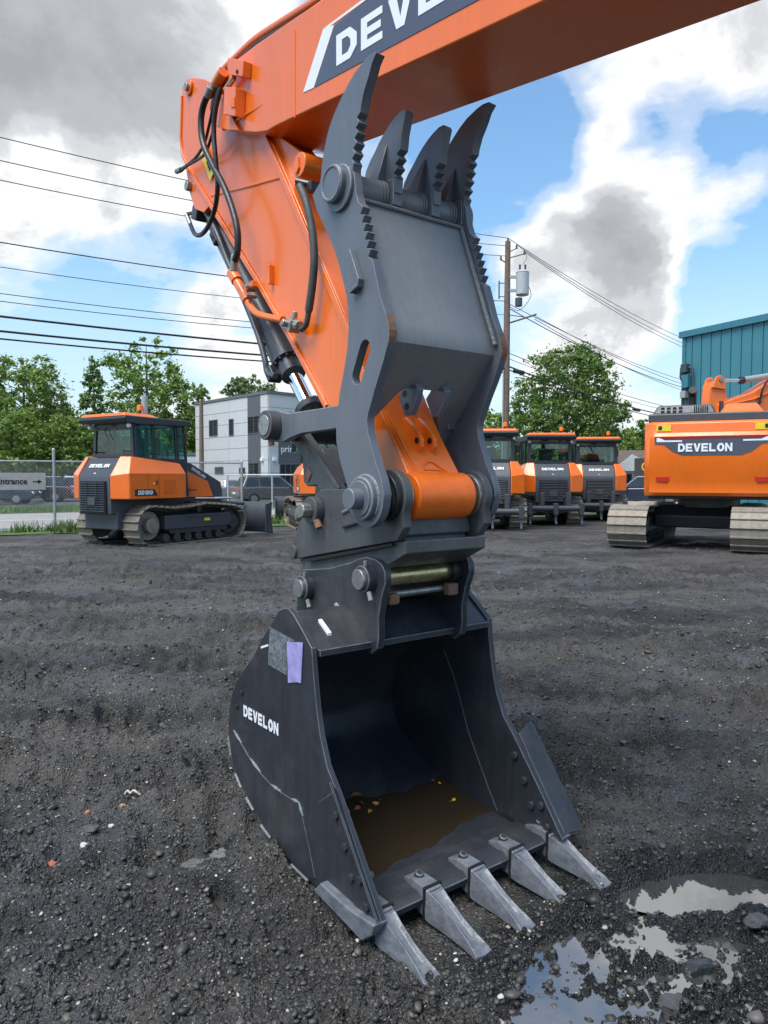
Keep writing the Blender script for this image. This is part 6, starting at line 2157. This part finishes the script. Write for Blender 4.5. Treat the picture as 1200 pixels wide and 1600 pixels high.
o = font_text('sign_lettering', 'print', p, (R(90), 0, ang), 1.0, 'decal_white', GB, .02)
k = (tq2 - tq) / o.dimensions.x if o.dimensions.x else 1
bpy.context.view_layer.update()
k = (tq2 - tq) / max(.01, max(v.co.x for v in o.data.vertices)); o.scale = (k, k, k)
o = font_text('sign_lettering', 'n', fr_.p(tq2 + .03, zq, .10), (R(90), 0, ang), 1.0, 'green_text', GB, .02); o.scale = (k, k, k)
o = font_text('sign_lettering', 'ow', fr_.p(tq2 + .03 + .6 * k, zq, .10), (R(90), 0, ang), 1.0, 'green_text', GB, .02); o.scale = (k, k, k)
for x in (411.5, 427.5):
    t, z = fl_.at(x, 717.5)
    if t < 0: t, z = fr_.at(x, 717.5); f = fr_
    else: f = fl_
    f.block(MB(), t - .16, t + .16, z - .12, z + .12, .06, .2).build('wall_lamp', 'lamp_white', GB, smooth=0)
# low white block at its left
WB = thing('annex', 'low white flat-roofed block left of the grey office building', 'building', (-18.6, 64.5, 0))
MB().bb(-2.6, 3.2, -1, 6, 0, 3.55).build('wall', 'wall_white', WB, bevel=.03)
MB().bb(-2.7, 3.3, -1.1, 6.1, 3.55, 3.8).build('roof_edge', 'roof_cap', WB, bevel=.02)
for k in range(8):
    MB().bb(-2.6, 3.2, -1.03, -1.0, .1 + k * .43, .1 + k * .43 + .40).build('wall_panel', 'wall_white', WB, smooth=0)

# teal shed
TA, TBp = (13.05, 31.8), (19.2, 20.2)
TBd = thing('metal_shed', 'tall teal metal-clad shed rising behind the right excavator', 'building', (0, 0, 0))
ft = Face(TA, TBp)
HT = 8.0
LT = np.linalg.norm(np.array(TBp) - TA)
nrm = -ft.n
MB().prism_z([TA, TBp, (TBp[0] + nrm[0] * 14, TBp[1] + nrm[1] * 14), (TA[0] + nrm[0] * 14, TA[1] + nrm[1] * 14)], 0, HT - .05).build('wall_core', 'teal', TBd, smooth=0)
kn = int(LT / .46)
for k in range(kn):
    a, b = LT * k / kn, LT * (k + 1) / kn
    w = MB()
    ft.block(w, a + .012, b - .012, .05, HT - .25, .004, .022)
    ft.block(w, b - .055, b - .012, .05, HT - .25, .022, .055)
    w.build('wall_panel', 'teal', TBd, smooth=0)
ft.block(MB(), -.15, LT, HT - .28, HT, .0, .16).build('gutter', 'teal_trim', TBd, bevel=.02)
ft.block(MB(), -.02, .14, .05, HT - .28, .0, .075).build('corner_trim', 'teal_trim', TBd, smooth=0)
for (x0, x1, y0, y1, m_) in ((1070, 1079, 570, 582, 'machine_grey'), (1072, 1081, 587, 606, 'teal_trim'), (1069, 1077, 612, 622, 'galv_post')):
    (ta, za), (tb, zb_) = ft.at(x0, y0), ft.at(x1, y1)
    ft.block(MB(), ta, tb, zb_, za, .05, .28).build('meter_box', m_, TBd, bevel=.02)
for pxs in (((1080, 574), (1086, 576), (1087, 600), (1086, 640)), ((1075, 606), (1075, 640)), ((1068, 575), (1067, 590), (1071, 600), (1070, 640))):
    MB().tube([ft.p(*ft.at(x, y), .16) for x, y in pxs], .045, 8).build('conduit', 'machine_grey', TBd)

# low brown-roofed house and sign at the right
HW = thing('house', 'low house with brown roof and white gable beyond the right bulldozer', 'house', (22.0, 62.0, 0), R(-8))
MB().bb(-2.2, 9, 0, 7, 0, 2.7).build('wall', 'wall_white', HW, smooth=0)
MB().add([(-2.8, -.6, 2.6), (9.5, -.6, 2.6), (9.5, 3.5, 4.1), (-2.8, 3.5, 4.1), (-2.8, 7.6, 2.6), (9.5, 7.6, 2.6)], [(0, 1, 2, 3), (3, 2, 5, 4), (0, 3, 4), (1, 5, 2)]).build('roof', 'brown_roof', HW, smooth=0)
MB().add([(-2.6, -.9, 2.2), (1.6, -.9, 2.2), (-.9, -.9, 3.6), (-2.6, -.75, 2.2), (1.6, -.75, 2.2), (-.9, -.75, 3.6)], [(0, 1, 2), (5, 4, 3), (0, 3, 4, 1), (1, 4, 5, 2), (2, 5, 3, 0)]).build('gable', 'wall_white', HW, smooth=0)
for x in (-1.2, 1.0, 3.2):
    w = MB().bb(x - .5, x + .5, -.06, .0, .9, 2.0).build('window', 'wall_white', HW, smooth=0)
    MB().bb(x - .43, x + .43, -.09, -.05, .97, 1.93).build('pane', 'office_glass', w, smooth=0)
SG = thing('shop_sign', 'dark board with gold script lettering beside the right excavator', 'sign', (17.55, 48.5, 0), R(-15))
MB().bb(-.75, 2.2, -.06, .06, 1.75, 2.95).build('board', 'sign_brown', SG, bevel=.02)
for x in (-.6, 2.0):
    MB().bb(x - .07, x + .07, -.05, .05, 0, 1.76).build('post', 'wood_pole', SG, bevel=.01)
font_text('script_lettering', 'Ca', (-.35, -.075, 2.05), (R(90), 0, 0), .95, 'gold_text', SG, .01)

# ------------------------------------------------------------------ fence with sign
FN = thing('chain_link_fence', 'galvanised chain-link fence along the street at the left edge', 'fence', (0, 0, 0))
T0, T1 = -9.2, 6.0
FH = 2.18


def fp(t, z, off=0.0): return rd(t, off, z)


for t in (-9, -6, -3, 0, 3, 6):
    po = MB().tube([fp(t, -.05), fp(t, 2.55 if t == 0 else FH + .06)], .042, 12).build('post', 'galv_post', FN)
    MB().tube([fp(t, 2.55 if t == 0 else FH + .06), fp(t, (2.55 if t == 0 else FH + .06) + .05)], [.046, .01], 12).build('post_cap', 'galv_post', po)
MB().tube([fp(T0, FH), fp(T1, FH)], .028, 10).build('rail', 'galv_post', FN)
MB().tube([fp(T0, .12), fp(T1, .12)], .022, 10).build('rail', 'galv_post', FN)
wires_ = MB()
sp = .085
for k in range(int((T1 - T0 + 2.2) / sp)):
    for s_ in (1, -1):
        a = T0 - 2.1 + k * sp if s_ > 0 else T0 + k * sp
        b = a + s_ * 2.06
        z0, z1 = .1, 2.16
        if s_ < 0: pass
        ta, tb = a, b
        # clip to the fence ends
        def clip(t, z, t2, z2):
            if t < T0: f = (T0 - t) / (t2 - t); return T0, z + (z2 - z) * f
            if t > T1: f = (T1 - t) / (t2 - t); return T1, z + (z2 - z) * f
            return t, z
        if (ta < T0 and tb < T0) or (ta > T1 and tb > T1): continue
        p0 = clip(ta, z0, tb, z1); p1 = clip(tb, z1, ta, z0)
        wires_.tube([fp(p0[0], p0[1], .004 * s_), fp(p1[0], p1[1], .004 * s_)], .0032, 3, caps=False)
w = wires_.build('wire_mesh', 'galv_post', FN, smooth=0)
w['kind'] = 'stuff'
SGN = thing('entrance_sign', 'beige Entrance sign with an arrow fixed to the chain-link fence', 'sign', rd(-1.7, -.07, 1.30), math.atan2(RD[1], RD[0]))
MB().bb(-2.0, 1.46, -.015, .015, 0, .52).build('board', 'sign_board', SGN, bevel=.006)
o = font_text('lettering', 'Entrance', (.10, -.019, .18), (R(90), 0, 0), .255, 'text_dark', SGN, .003, .93, .006)
ar = MB().bb(1.10, 1.28, -.021, -.016, .235, .265).add([(1.24, -.021, .32), (1.24, -.021, .18), (1.36, -.021, .25), (1.24, -.016, .32), (1.24, -.016, .18), (1.36, -.016, .25)], [(0, 1, 2), (5, 4, 3), (0, 3, 4, 1), (1, 4, 5, 2), (2, 5, 3, 0)]).build('arrow', 'text_dark', SGN, smooth=0)
# rail fence farther along
F2 = thing('chain_link_fence', 'low rail fence in front of the parked cars, behind the bulldozer blade', 'fence', (0, 0, 0))
a2, b2 = depth(352, 745, 36), depth(560, 745, 36)
for k in range(4):
    x = a2[0] + (b2[0] - a2[0]) * k / 3
    MB().tube([(x + .12, 36, 0), (x + .12, 36, 1.8)], .04, 10).build('post', 'galv_post', F2)
MB().tube([(a2[0], 36, 1.8), (b2[0], 36, 1.8)], .032, 8).build('rail', 'galv_post', F2)

# ------------------------------------------------------------------ cars


def make_car(label, loc, rz, m_, suv, group='cars parked across the street'):
    t = thing('parked_car', label, 'car', loc, rz, group)
    H = 1.70 if suv else 1.46
    L2 = 2.35
    sec = [(-L2, .45), (-L2 - .02, .80), (-L2 + .10, 1.02 if suv else .98), (-1.2, 1.06), (1.0, 1.02), (L2 - .35, .90), (L2, .72), (L2, .40), (L2 - .3, .28), (-L2 + .3, .28)]
    body = MB().prism(sec, -.90, .90).build('body', m_, t, bevel=.10, seg=3)
    xr = -L2 + .22 if suv else -1.5
    cab = [(xr, 1.0), (xr + .28, H - .06), (xr + .5, H), (.1, H), (.45, H - .06), (1.12, 1.0)]
    MB().hexa([(xr, -.84, 1.0), (1.12, -.84, 1.0), (1.12, .84, 1.0), (xr, .84, 1.0)], [(xr + .34, -.66, H), (.30, -.66, H), (.30, .66, H), (xr + .34, .66, H)]).build('cabin', m_, t, bevel=.08, seg=3)

    def lerp4(u, w, s_):
        # point on a side of the cabin: u along, w up
        b = Vector((xr + (1.12 - xr) * u, s_ * .84, 1.0)); c = Vector((xr + .34 + (.30 - xr - .34) * u, s_ * .66, H))
        return b.lerp(c, w)
    for s_ in (-1, 1):
        for (u0, u1) in ((.06, .32), (.35, .62), (.65, .93)):
            q = [lerp4(u0, .12, s_), lerp4(u1, .12, s_), lerp4(u1, .84, s_), lerp4(u0, .84, s_)]
            off = Vector((0, s_ * .012, .004))
            MB().add([p + off for p in q] + [p - off for p in q], [(0, 1, 2, 3), (7, 6, 5, 4), (0, 4, 5, 1), (1, 5, 6, 2), (2, 6, 7, 3), (3, 7, 4, 0)]).build('side_window', 'office_glass', t, smooth=0)
    for (xb, xt, nm) in ((xr, xr + .34, 'rear_window'), (1.12, .30, 'windscreen')):
        sg = -1 if xb < 0 else 1
        f = lambda u, w: Vector((xb + (xt - xb) * w, (-.84 + 1.68 * u) * (1 - w) + (-.66 + 1.32 * u) * w, 1.0 + (H - 1.0) * w))
        q = [f(.08, .12), f(.92, .12), f(.92, .86), f(.08, .86)]
        off = Vector((sg * .012, 0, .006))
        MB().add([p + off for p in q] + [p - off for p in q], [(0, 1, 2, 3), (7, 6, 5, 4), (0, 4, 5, 1), (1, 5, 6, 2), (2, 6, 7, 3), (3, 7, 4, 0)]).build(nm, 'office_glass', t, smooth=0)
    for x in (-1.42, 1.42):
        for s_ in (-1, 1):
            w = MB().ycyl(x, .34, s_ * .92, s_ * .68, .34, 24).build('wheel', 'tyre', t, bevel=.03)
            MB().ycyl(x, .34, s_ * .925, s_ * .80, .21, 20).build('rim', 'rim', w, bevel=.01)
    for s_ in (-1, 1):
        MB().bb(-L2 - .035, -L2 + .20, s_ * .58, s_ * .905, .80, .97).build('tail_lamp', 'red_lens', t, bevel=.03)
        MB().bb(L2 - .25, L2 + .01, s_ * .55, s_ * .86, .62, .76).build('headlight', 'lamp_white', t, bevel=.03)
        MB().bb(.75, .9, s_ * .88, s_ * 1.04, .98, 1.12).build('mirror', m_, t, bevel=.03)
    MB().bb(-L2 - .035, -L2, -.26, .26, .62, .74).build('number_plate', 'decal_white', t, bevel=.005)
    MB().bb(-L2 - .06, -L2 + .2, -.86, .86, .34, .52).build('bumper', 'machine_dark', t, bevel=.04)
    return t


def place(px, d, z=0.06):
    p = depth(px, 745, d)
    return (float(p[0]), float(p[1]), z)


make_car('grey estate car with red tail lamps parked behind the bulldozer blade', place(425, 44), R(28), 'car_grey', True)
make_car('silver-grey car parked left of the grey estate car', place(352, 47), R(75), 'car_silver', False)
make_car('black van behind the Entrance sign at the left', place(52, 47), R(196), 'car_black', True)
make_car('pale silver car right of the fence post at the left', place(112, 49), R(20), 'car_silver', True)
make_car('dark car at the left edge below the Entrance sign', place(-8, 43), R(10), 'car_blue', False)
make_car('navy car between the right bulldozer and the right excavator', place(1004, 41), R(160), 'car_blue', True)

# ------------------------------------------------------------------ poles and wires
PX, PY = 5.5, 33.0
UP = thing('utility_pole', 'tall wooden utility pole with grey transformer and wires', 'utility pole', (PX, PY, 0))
MB().tube([(0, 0, -.1), (.03, 0, 6), (.06, 0, 12.25)], [.19, .16, .12], 16).build('pole', 'wood_pole', UP)
tf = MB().cyl((.72, -.05, 9.85), (.72, -.05, 10.85), .29, 24).build('transformer', 'transformer', UP, bevel=.03)
MB().cyl((.72, -.05, 10.85), (.72, -.05, 10.95), .30, 24, .2).build('lid', 'transformer', tf)
for dx in (-.12, .12):
    MB().tube([(.72 + dx, -.05, 10.93), (.72 + dx, -.05, 11.05), (.72 + dx, -.05, 11.2)], [.06, .04, .05], 10).build('bushing', 'machine_dark', tf)
MB().bb(.12, .46, -.10, 0, 10.0, 10.12).bb(.12, .46, -.10, 0, 10.6, 10.72).build('mount', 'galv_post', tf)
MB().cyl((.55, -.1, 9.35), (.55, -.1, 9.72), .16, 14).build('lightning_can', 'machine_grey', UP, bevel=.02)
MB().tube([(.05, 0, 8.6), (.9, -.1, 8.85), (1.35, -.1, 9.0)], .04, 8).build('bracket_arm', 'machine_dark', UP)
MB().tube([(.05, 0, 9.0), (.9, -.1, 8.86)], .02, 6).build('brace', 'machine_dark', UP)
MB().tube([(-.32, 0, 9.7), (-.32, 0, 10.5)], .03, 8).build('standoff', 'machine_dark', UP)
for z in (9.8, 10.4):
    MB().tube([(0, 0, z), (-.32, 0, z)], .02, 6).build('standoff_arm', 'machine_dark', UP)
for (dx, z) in ((.06, 12.3), (.45, 12.0), (.8, 11.75), (-.25, 11.5)):
    arm_ = MB().tube([(.06, 0, z - .25), (dx, 0, z - .05)], .025, 6).build('insulator_arm', 'machine_dark', UP)
    MB().tube([(dx, 0, z - .08), (dx, 0, z + .1)], [.05, .035], 10).build('insulator', 'machine_grey', arm_)
MB().tube([(-.14, -.16, .3), (-.12, -.14, 6.5)], .03, 8).build('riser_pipe', 'galv_post', UP)
MB().tube(smooth_path([(.72, -.05, 11.2), (.9, -.05, 11.5), (.85, 0, 11.75)], 5), .012, 6).build('jumper_wire', 'wire', UP)
MB().tube(smooth_path([(.95, -.05, 10.4), (1.1, -.05, 9.8), (.6, 0, 9.2), (.1, 0, 9.4)], 6), .014, 6).build('jumper_wire', 'wire', UP)


def wire(name, a, b, sag, r_, label, group, n=26):
    a, b = Vector(a), Vector(b)
    pts = []
    for k in range(n + 1):
        t = k / n
        p = a.lerp(b, t); p.z -= sag * 4 * t * (1 - t)
        pts.append(p)
    o = MB().tube(pts, r_, 6).build(name, 'wire', None)
    return tag(o, label, 'wire', group)


LD = Vector((-.81, -.586, 0))
RDv = Vector((15.6, 18.5, 0)).normalized()
WG1, WG2 = 'overhead wires left of the utility pole', 'overhead wires right of the utility pole'
names = ['topmost thin wire', 'second thin wire from the top', 'third thin wire from the top', 'fourth thin wire from the top', 'fifth thin wire from the top', 'sixth thin wire', 'thin wire just under the sixth', 'upper thick cable', 'middle thick cable', 'lowest thick cable']
lw = [(12.4, 1.05, .013), (12.05, 1.35, .013), (11.6, 1.45, .013), (9.6, 1.2, .017), (9.0, 1.3, .011), (8.0, 1.05, .012), (7.85, 1.12, .012), (6.85, .55, .034), (6.6, .72, .034), (6.42, .76, .026)]
for nme, (z, sag, r_) in zip(names, lw):
    a = Vector((PX + .05, PY, z))
    wire('overhead_wire', a, a + LD * 42, sag, r_, f'{nme} of those crossing the left sky', WG1)
rw = [(12.4, 1.0, .014, .05), (12.1, 1.2, .014, .45), (11.8, 1.3, .014, .8), (9.5, 1.0, .014, .1), (9.3, 1.3, .02, .1), (8.95, 1.1, .014, 1.3), (8.8, 1.35, .014, 1.3), (7.3, .9, .016, .1), (7.05, .9, .012, .1), (6.7, .9, .034, .1), (6.55, 1.0, .024, .1)]
rn = ['topmost wire', 'second wire from the top', 'third wire from the top', 'first of the middle wires', 'thicker middle wire', 'wire from the bracket arm', 'lower wire from the bracket arm', 'wire above the thick cable', 'thin wire above the thick cable', 'thick black cable', 'cable just under the thick one']
for nme, (z, sag, r_, dx) in zip(rn, rw):
    a = Vector((PX + dx, PY, z))
    wire('overhead_wire', a, a + RDv * 46, sag, r_, f'{nme} running right from the utility pole to the teal shed', WG2)
# splice cases hanging on the cables
for (t, z, lab) in ((1.0, 6.62, 'black splice case on the cable beside the utility pole'), (15.5, 6.1, 'black splice case hanging on the cable, halfway to the teal shed')):
    a = Vector((PX + .1, PY, 0)) + RDv * t
    dz = 4 * .9 * (t / 46) * (1 - t / 46)
    zc = 6.7 - dz - .07
    o = MB().tube([(a.x - RDv.x * .45, a.y - RDv.y * .45, zc + .02), (a.x - RDv.x * .4, a.y - RDv.y * .4, zc), (a.x + RDv.x * .4, a.y + RDv.y * .4, zc), (a.x + RDv.x * .45, a.y + RDv.y * .45, zc)], [.03, .10, .10, .03], 10).build('splice_case', 'black')
    tag(o, lab, 'splice case', 'splice cases on the cables')
p = depth(315, 745, 46)
SP = MB().tube([(p[0], p[1], 0), (p[0] + .03, p[1], 6.5)], [.17, .12], 14).build('wooden_post', 'wood_pole')
tag(SP, 'short bare wooden pole in front of the grey office building', 'pole')

# ------------------------------------------------------------------ trees


def tree(label, px, d, top_y, half_px, leaf_m, seed, n_leaf=7000, base_z=.12, sparse=.0, conical=0.0, name='tree', group='trees around the yard', lsize=.15, lean=0):
    n_leaf = int(n_leaf * 1.7)
    rs = np.random.RandomState(seed)
    p = depth(px, 745, d)
    H = CAMH + (745 - top_y) / FPX * d
    rw_ = half_px / FPX * d
    t = thing(name, label, 'tree', (float(p[0]), float(p[1]), 0), 0, group)
    z0 = H * base_z
    # limbs
    tips = []
    trunk = MB()
    tr = max(.10, H * .018)
    bend = rs.normal(0, .25, (5, 2))
    tpts = [(bend[k][0] * k * .12, bend[k][1] * k * .12, H * .92 * k / 4) for k in range(5)]
    trunk.tube(smooth_path(tpts, 4), [tr * (1.25 - 1.15 * i / 16) for i in range(17)], 9)
    nl = 12
    for k in range(nl):
        f = .22 + .65 * k / nl
        a = k * 2.4 + rs.rand()
        prof_w = math.sin(math.pi * min(1, (f - .05) * .95)) if not conical else (1.15 - f) * .9
        ln = rw_ * (.55 + .4 * rs.rand()) * max(.35, prof_w)
        b = Vector((bend[2][0] * .2, bend[2][1] * .2, H * f))
        e = b + Vector((math.cos(a) * ln, math.sin(a) * ln, ln * (.55 if not conical else .1)))
        m_ = b.lerp(e, .5) + Vector((0, 0, -.06 * ln))
        trunk.tube([b, m_, e], [tr * .45 * (1.1 - f), tr * .28 * (1.1 - f), .015], 6)
        tips += [m_, e]
    trunk.build('trunk', 'bark', t)
    # leaf clumps through the crown
    nc = 420 if not sparse else 260
    cl = []
    while len(cl) < nc:
        q = rs.uniform(-1, 1, 3)
        zz = (q[2] + 1) / 2
        if conical: lim = max(.16, (1 - zz) ** .55)
        else: lim = max(.0, 1 - abs(2 * zz - .92) ** 2.6) ** .5
        rr = math.hypot(q[0], q[1])
        wob = 1 + .32 * mnoise.noise(Vector((q[0] * 2.2 + seed, q[1] * 2.2, q[2] * 2.6)))
        if rr > lim * wob: continue
        if rr < lim * .45 * rs.rand(): continue
        if sparse and mnoise.noise(Vector((q[0] * 2.5, q[1] * 2.5 + seed * 3, q[2] * 3.0))) < sparse - .32: continue
        cl.append((q[0] * rw_, q[1] * rw_, z0 + zz * (H - z0)))
    cl = np.array(cl)
    ci = rs.randint(0, nc, n_leaf)
    spread = rw_ * (.085 if not sparse else .085) * rs.uniform(.5, 1.8, nc)
    dirs = rs.normal(0, 1, (n_leaf, 3)); dirs /= np.linalg.norm(dirs, axis=1)[:, None]
    rad = np.minimum(np.abs(rs.normal(0, 1.0, n_leaf)), 1.7)
    c = cl[ci] + dirs * (spread[ci] * rad)[:, None] * np.array([1.15, 1.15, .8])
    nn = dirs * .7 + rs.normal(0, .6, (n_leaf, 3)) + np.array([0, 0, .55]); nn /= np.linalg.norm(nn, axis=1)[:, None]
    up = rs.normal(0, 1, (n_leaf, 3))
    a = np.cross(nn, up); a /= np.linalg.norm(a, axis=1)[:, None]
    b = np.cross(nn, a)
    s_ = lsize * d / 60 * rs.uniform(.6, 1.35, n_leaf)[:, None]
    V_ = np.stack([c + a * s_, c + b * s_ * .55, c - a * s_, c - b * s_ * .55], 1).reshape(-1, 3)
    V_[:, 2] = np.maximum(V_[:, 2], .05)
    q = np.arange(n_leaf * 4, dtype=np.int32)
    me = bpy.data.meshes.new('crown')
    me.vertices.add(len(V_)); me.vertices.foreach_set('co', V_.ravel())
    me.loops.add(len(q)); me.loops.foreach_set('vertex_index', q)
    me.polygons.add(n_leaf); me.polygons.foreach_set('loop_start', np.arange(0, len(q), 4, dtype=np.int32))
    me.update(); me.validate()
    me.materials.append(M[leaf_m])
    o = bpy.data.objects.new('crown', me)
    COL.objects.link(o); o.parent = t
    return t


TG1, TG2, TG3 = 'trees at the left', 'trees at the right', 'distant trees at the right'
tree('broad leafy green tree at the far left edge', 38, 62, 545, 74, 'leaf_mid', 1, 15000, .05, group=TG1)
tree('dark layered tree between the broad left tree and the tall airy one', 150, 60, 562, 42, 'leaf_dark', 2, 8500, .06, conical=1.0, group=TG1)
tree('tall airy tree with sky showing through, above the left bulldozer', 232, 66, 524, 64, 'leaf_light', 3, 9500, .22, sparse=.18, group=TG1)
tree('slim tree between the tall airy tree and the office building', 312, 70, 592, 24, 'leaf_light', 4, 4200, .10, group=TG1)
tree('pale tree whose top shows above the office building roof', 390, 80, 578, 46, 'leaf_grey', 5, 6000, .25, sparse=.12, group=TG1)
tree('low round tree under the broad left tree', 20, 55, 632, 62, 'leaf_mid', 6, 8000, .02, group=TG1)
tree('bushy low tree behind the fence post', 112, 57, 640, 44, 'leaf_mid', 7, 6500, .02, group=TG1)
tree('dense low tree behind the left bulldozer cab', 205, 62, 628, 62, 'leaf_mid', 8, 8000, .02, group=TG1)
tree('bright low tree between the bulldozer cab and the short pole', 292, 66, 640, 34, 'leaf_light', 9, 4000, .02, group=TG1)
tree('large round tree right of the utility pole', 884, 56, 532, 88, 'leaf_dark', 11, 17000, .20, group=TG2)
tree('bright green tree left of the utility pole', 768, 62, 636, 40, 'leaf_light', 12, 5500, .03, group=TG2)
tree('dark bushy tree at the foot of the utility pole', 826, 53, 640, 40, 'leaf_dark', 13, 5500, .03, group=TG2)
tree('pale bush below the large round tree', 860, 50, 668, 26, 'leaf_light', 14, 3500, .02, group=TG2)
tree('tree seen in the gap under the thumb', 690, 64, 628, 42, 'leaf_light', 15, 4000, .03, group=TG2)
for k, (px_, ty, hw, m_, lab) in enumerate(((930, 660, 34, 'leaf_light', 'nearest low tree left in the distant row'), (968, 664, 30, 'leaf_mid', 'second low tree from the left in the distant row'), (1004, 652, 34, 'leaf_dark', 'third and rounder tree of the distant row'), (1040, 668, 30, 'leaf_mid', 'rightmost tree of the distant row beside the teal shed'))):
    tree(lab, px_, 85 + 6 * (k % 3), ty, hw, m_, 20 + k, 4200, .03, group=TG3)
# far-off wood closing the horizon


def far_wood():
    rs = np.random.RandomState(77)
    n = 26000
    x = rs.uniform(-210, 210, n)
    d = 150 + rs.uniform(0, 14, n)
    prof_h = 9.5 + 4.5 * fbm(x * .06, x * 0 + 3.1, 55, 4) * 2
    z = rs.rand(n) ** .8 * prof_h
    c = np.stack([x, d + .0 * x, z], -1)
    s_ = rs.uniform(.5, 1.1, n)[:, None]
    nn = rs.normal(0, 1, (n, 3)) + np.array([0, -.6, .6]); nn /= np.linalg.norm(nn, axis=1)[:, None]
    a = np.cross(nn, rs.normal(0, 1, (n, 3))); a /= np.linalg.norm(a, axis=1)[:, None]
    b = np.cross(nn, a)
    V_ = np.stack([c + a * s_, c + b * s_ * .6, c - a * s_, c - b * s_ * .6], 1).reshape(-1, 3)
    V_[:, 2] = np.maximum(V_[:, 2], 0)
    mb = MB(); mb.v = [tuple(map(float, p)) for p in V_]; mb.f = [(4 * i, 4 * i + 1, 4 * i + 2, 4 * i + 3) for i in range(n)]
    me = bpy.data.meshes.new('far_wood')
    me.from_pydata(mb.v, [], mb.f); me.materials.append(M['leaf_dark'])
    o = bpy.data.objects.new('far_wood', me); COL.objects.link(o)
    tag(o, 'far-off belt of trees along the horizon', 'trees', kind='stuff')


far_wood()

# stand the roots of the long things at their own foot
for root, (bx_, by_) in ((GB, GC), (TBd, TA), (FN, rd(0, 0)[:2]), (F2, (float(a2[0]), 36.0))):
    root.location = (float(bx_), float(by_), 0)
    for ch in root.children:
        ch.location = (ch.location.x - bx_, ch.location.y - by_, ch.location.z)
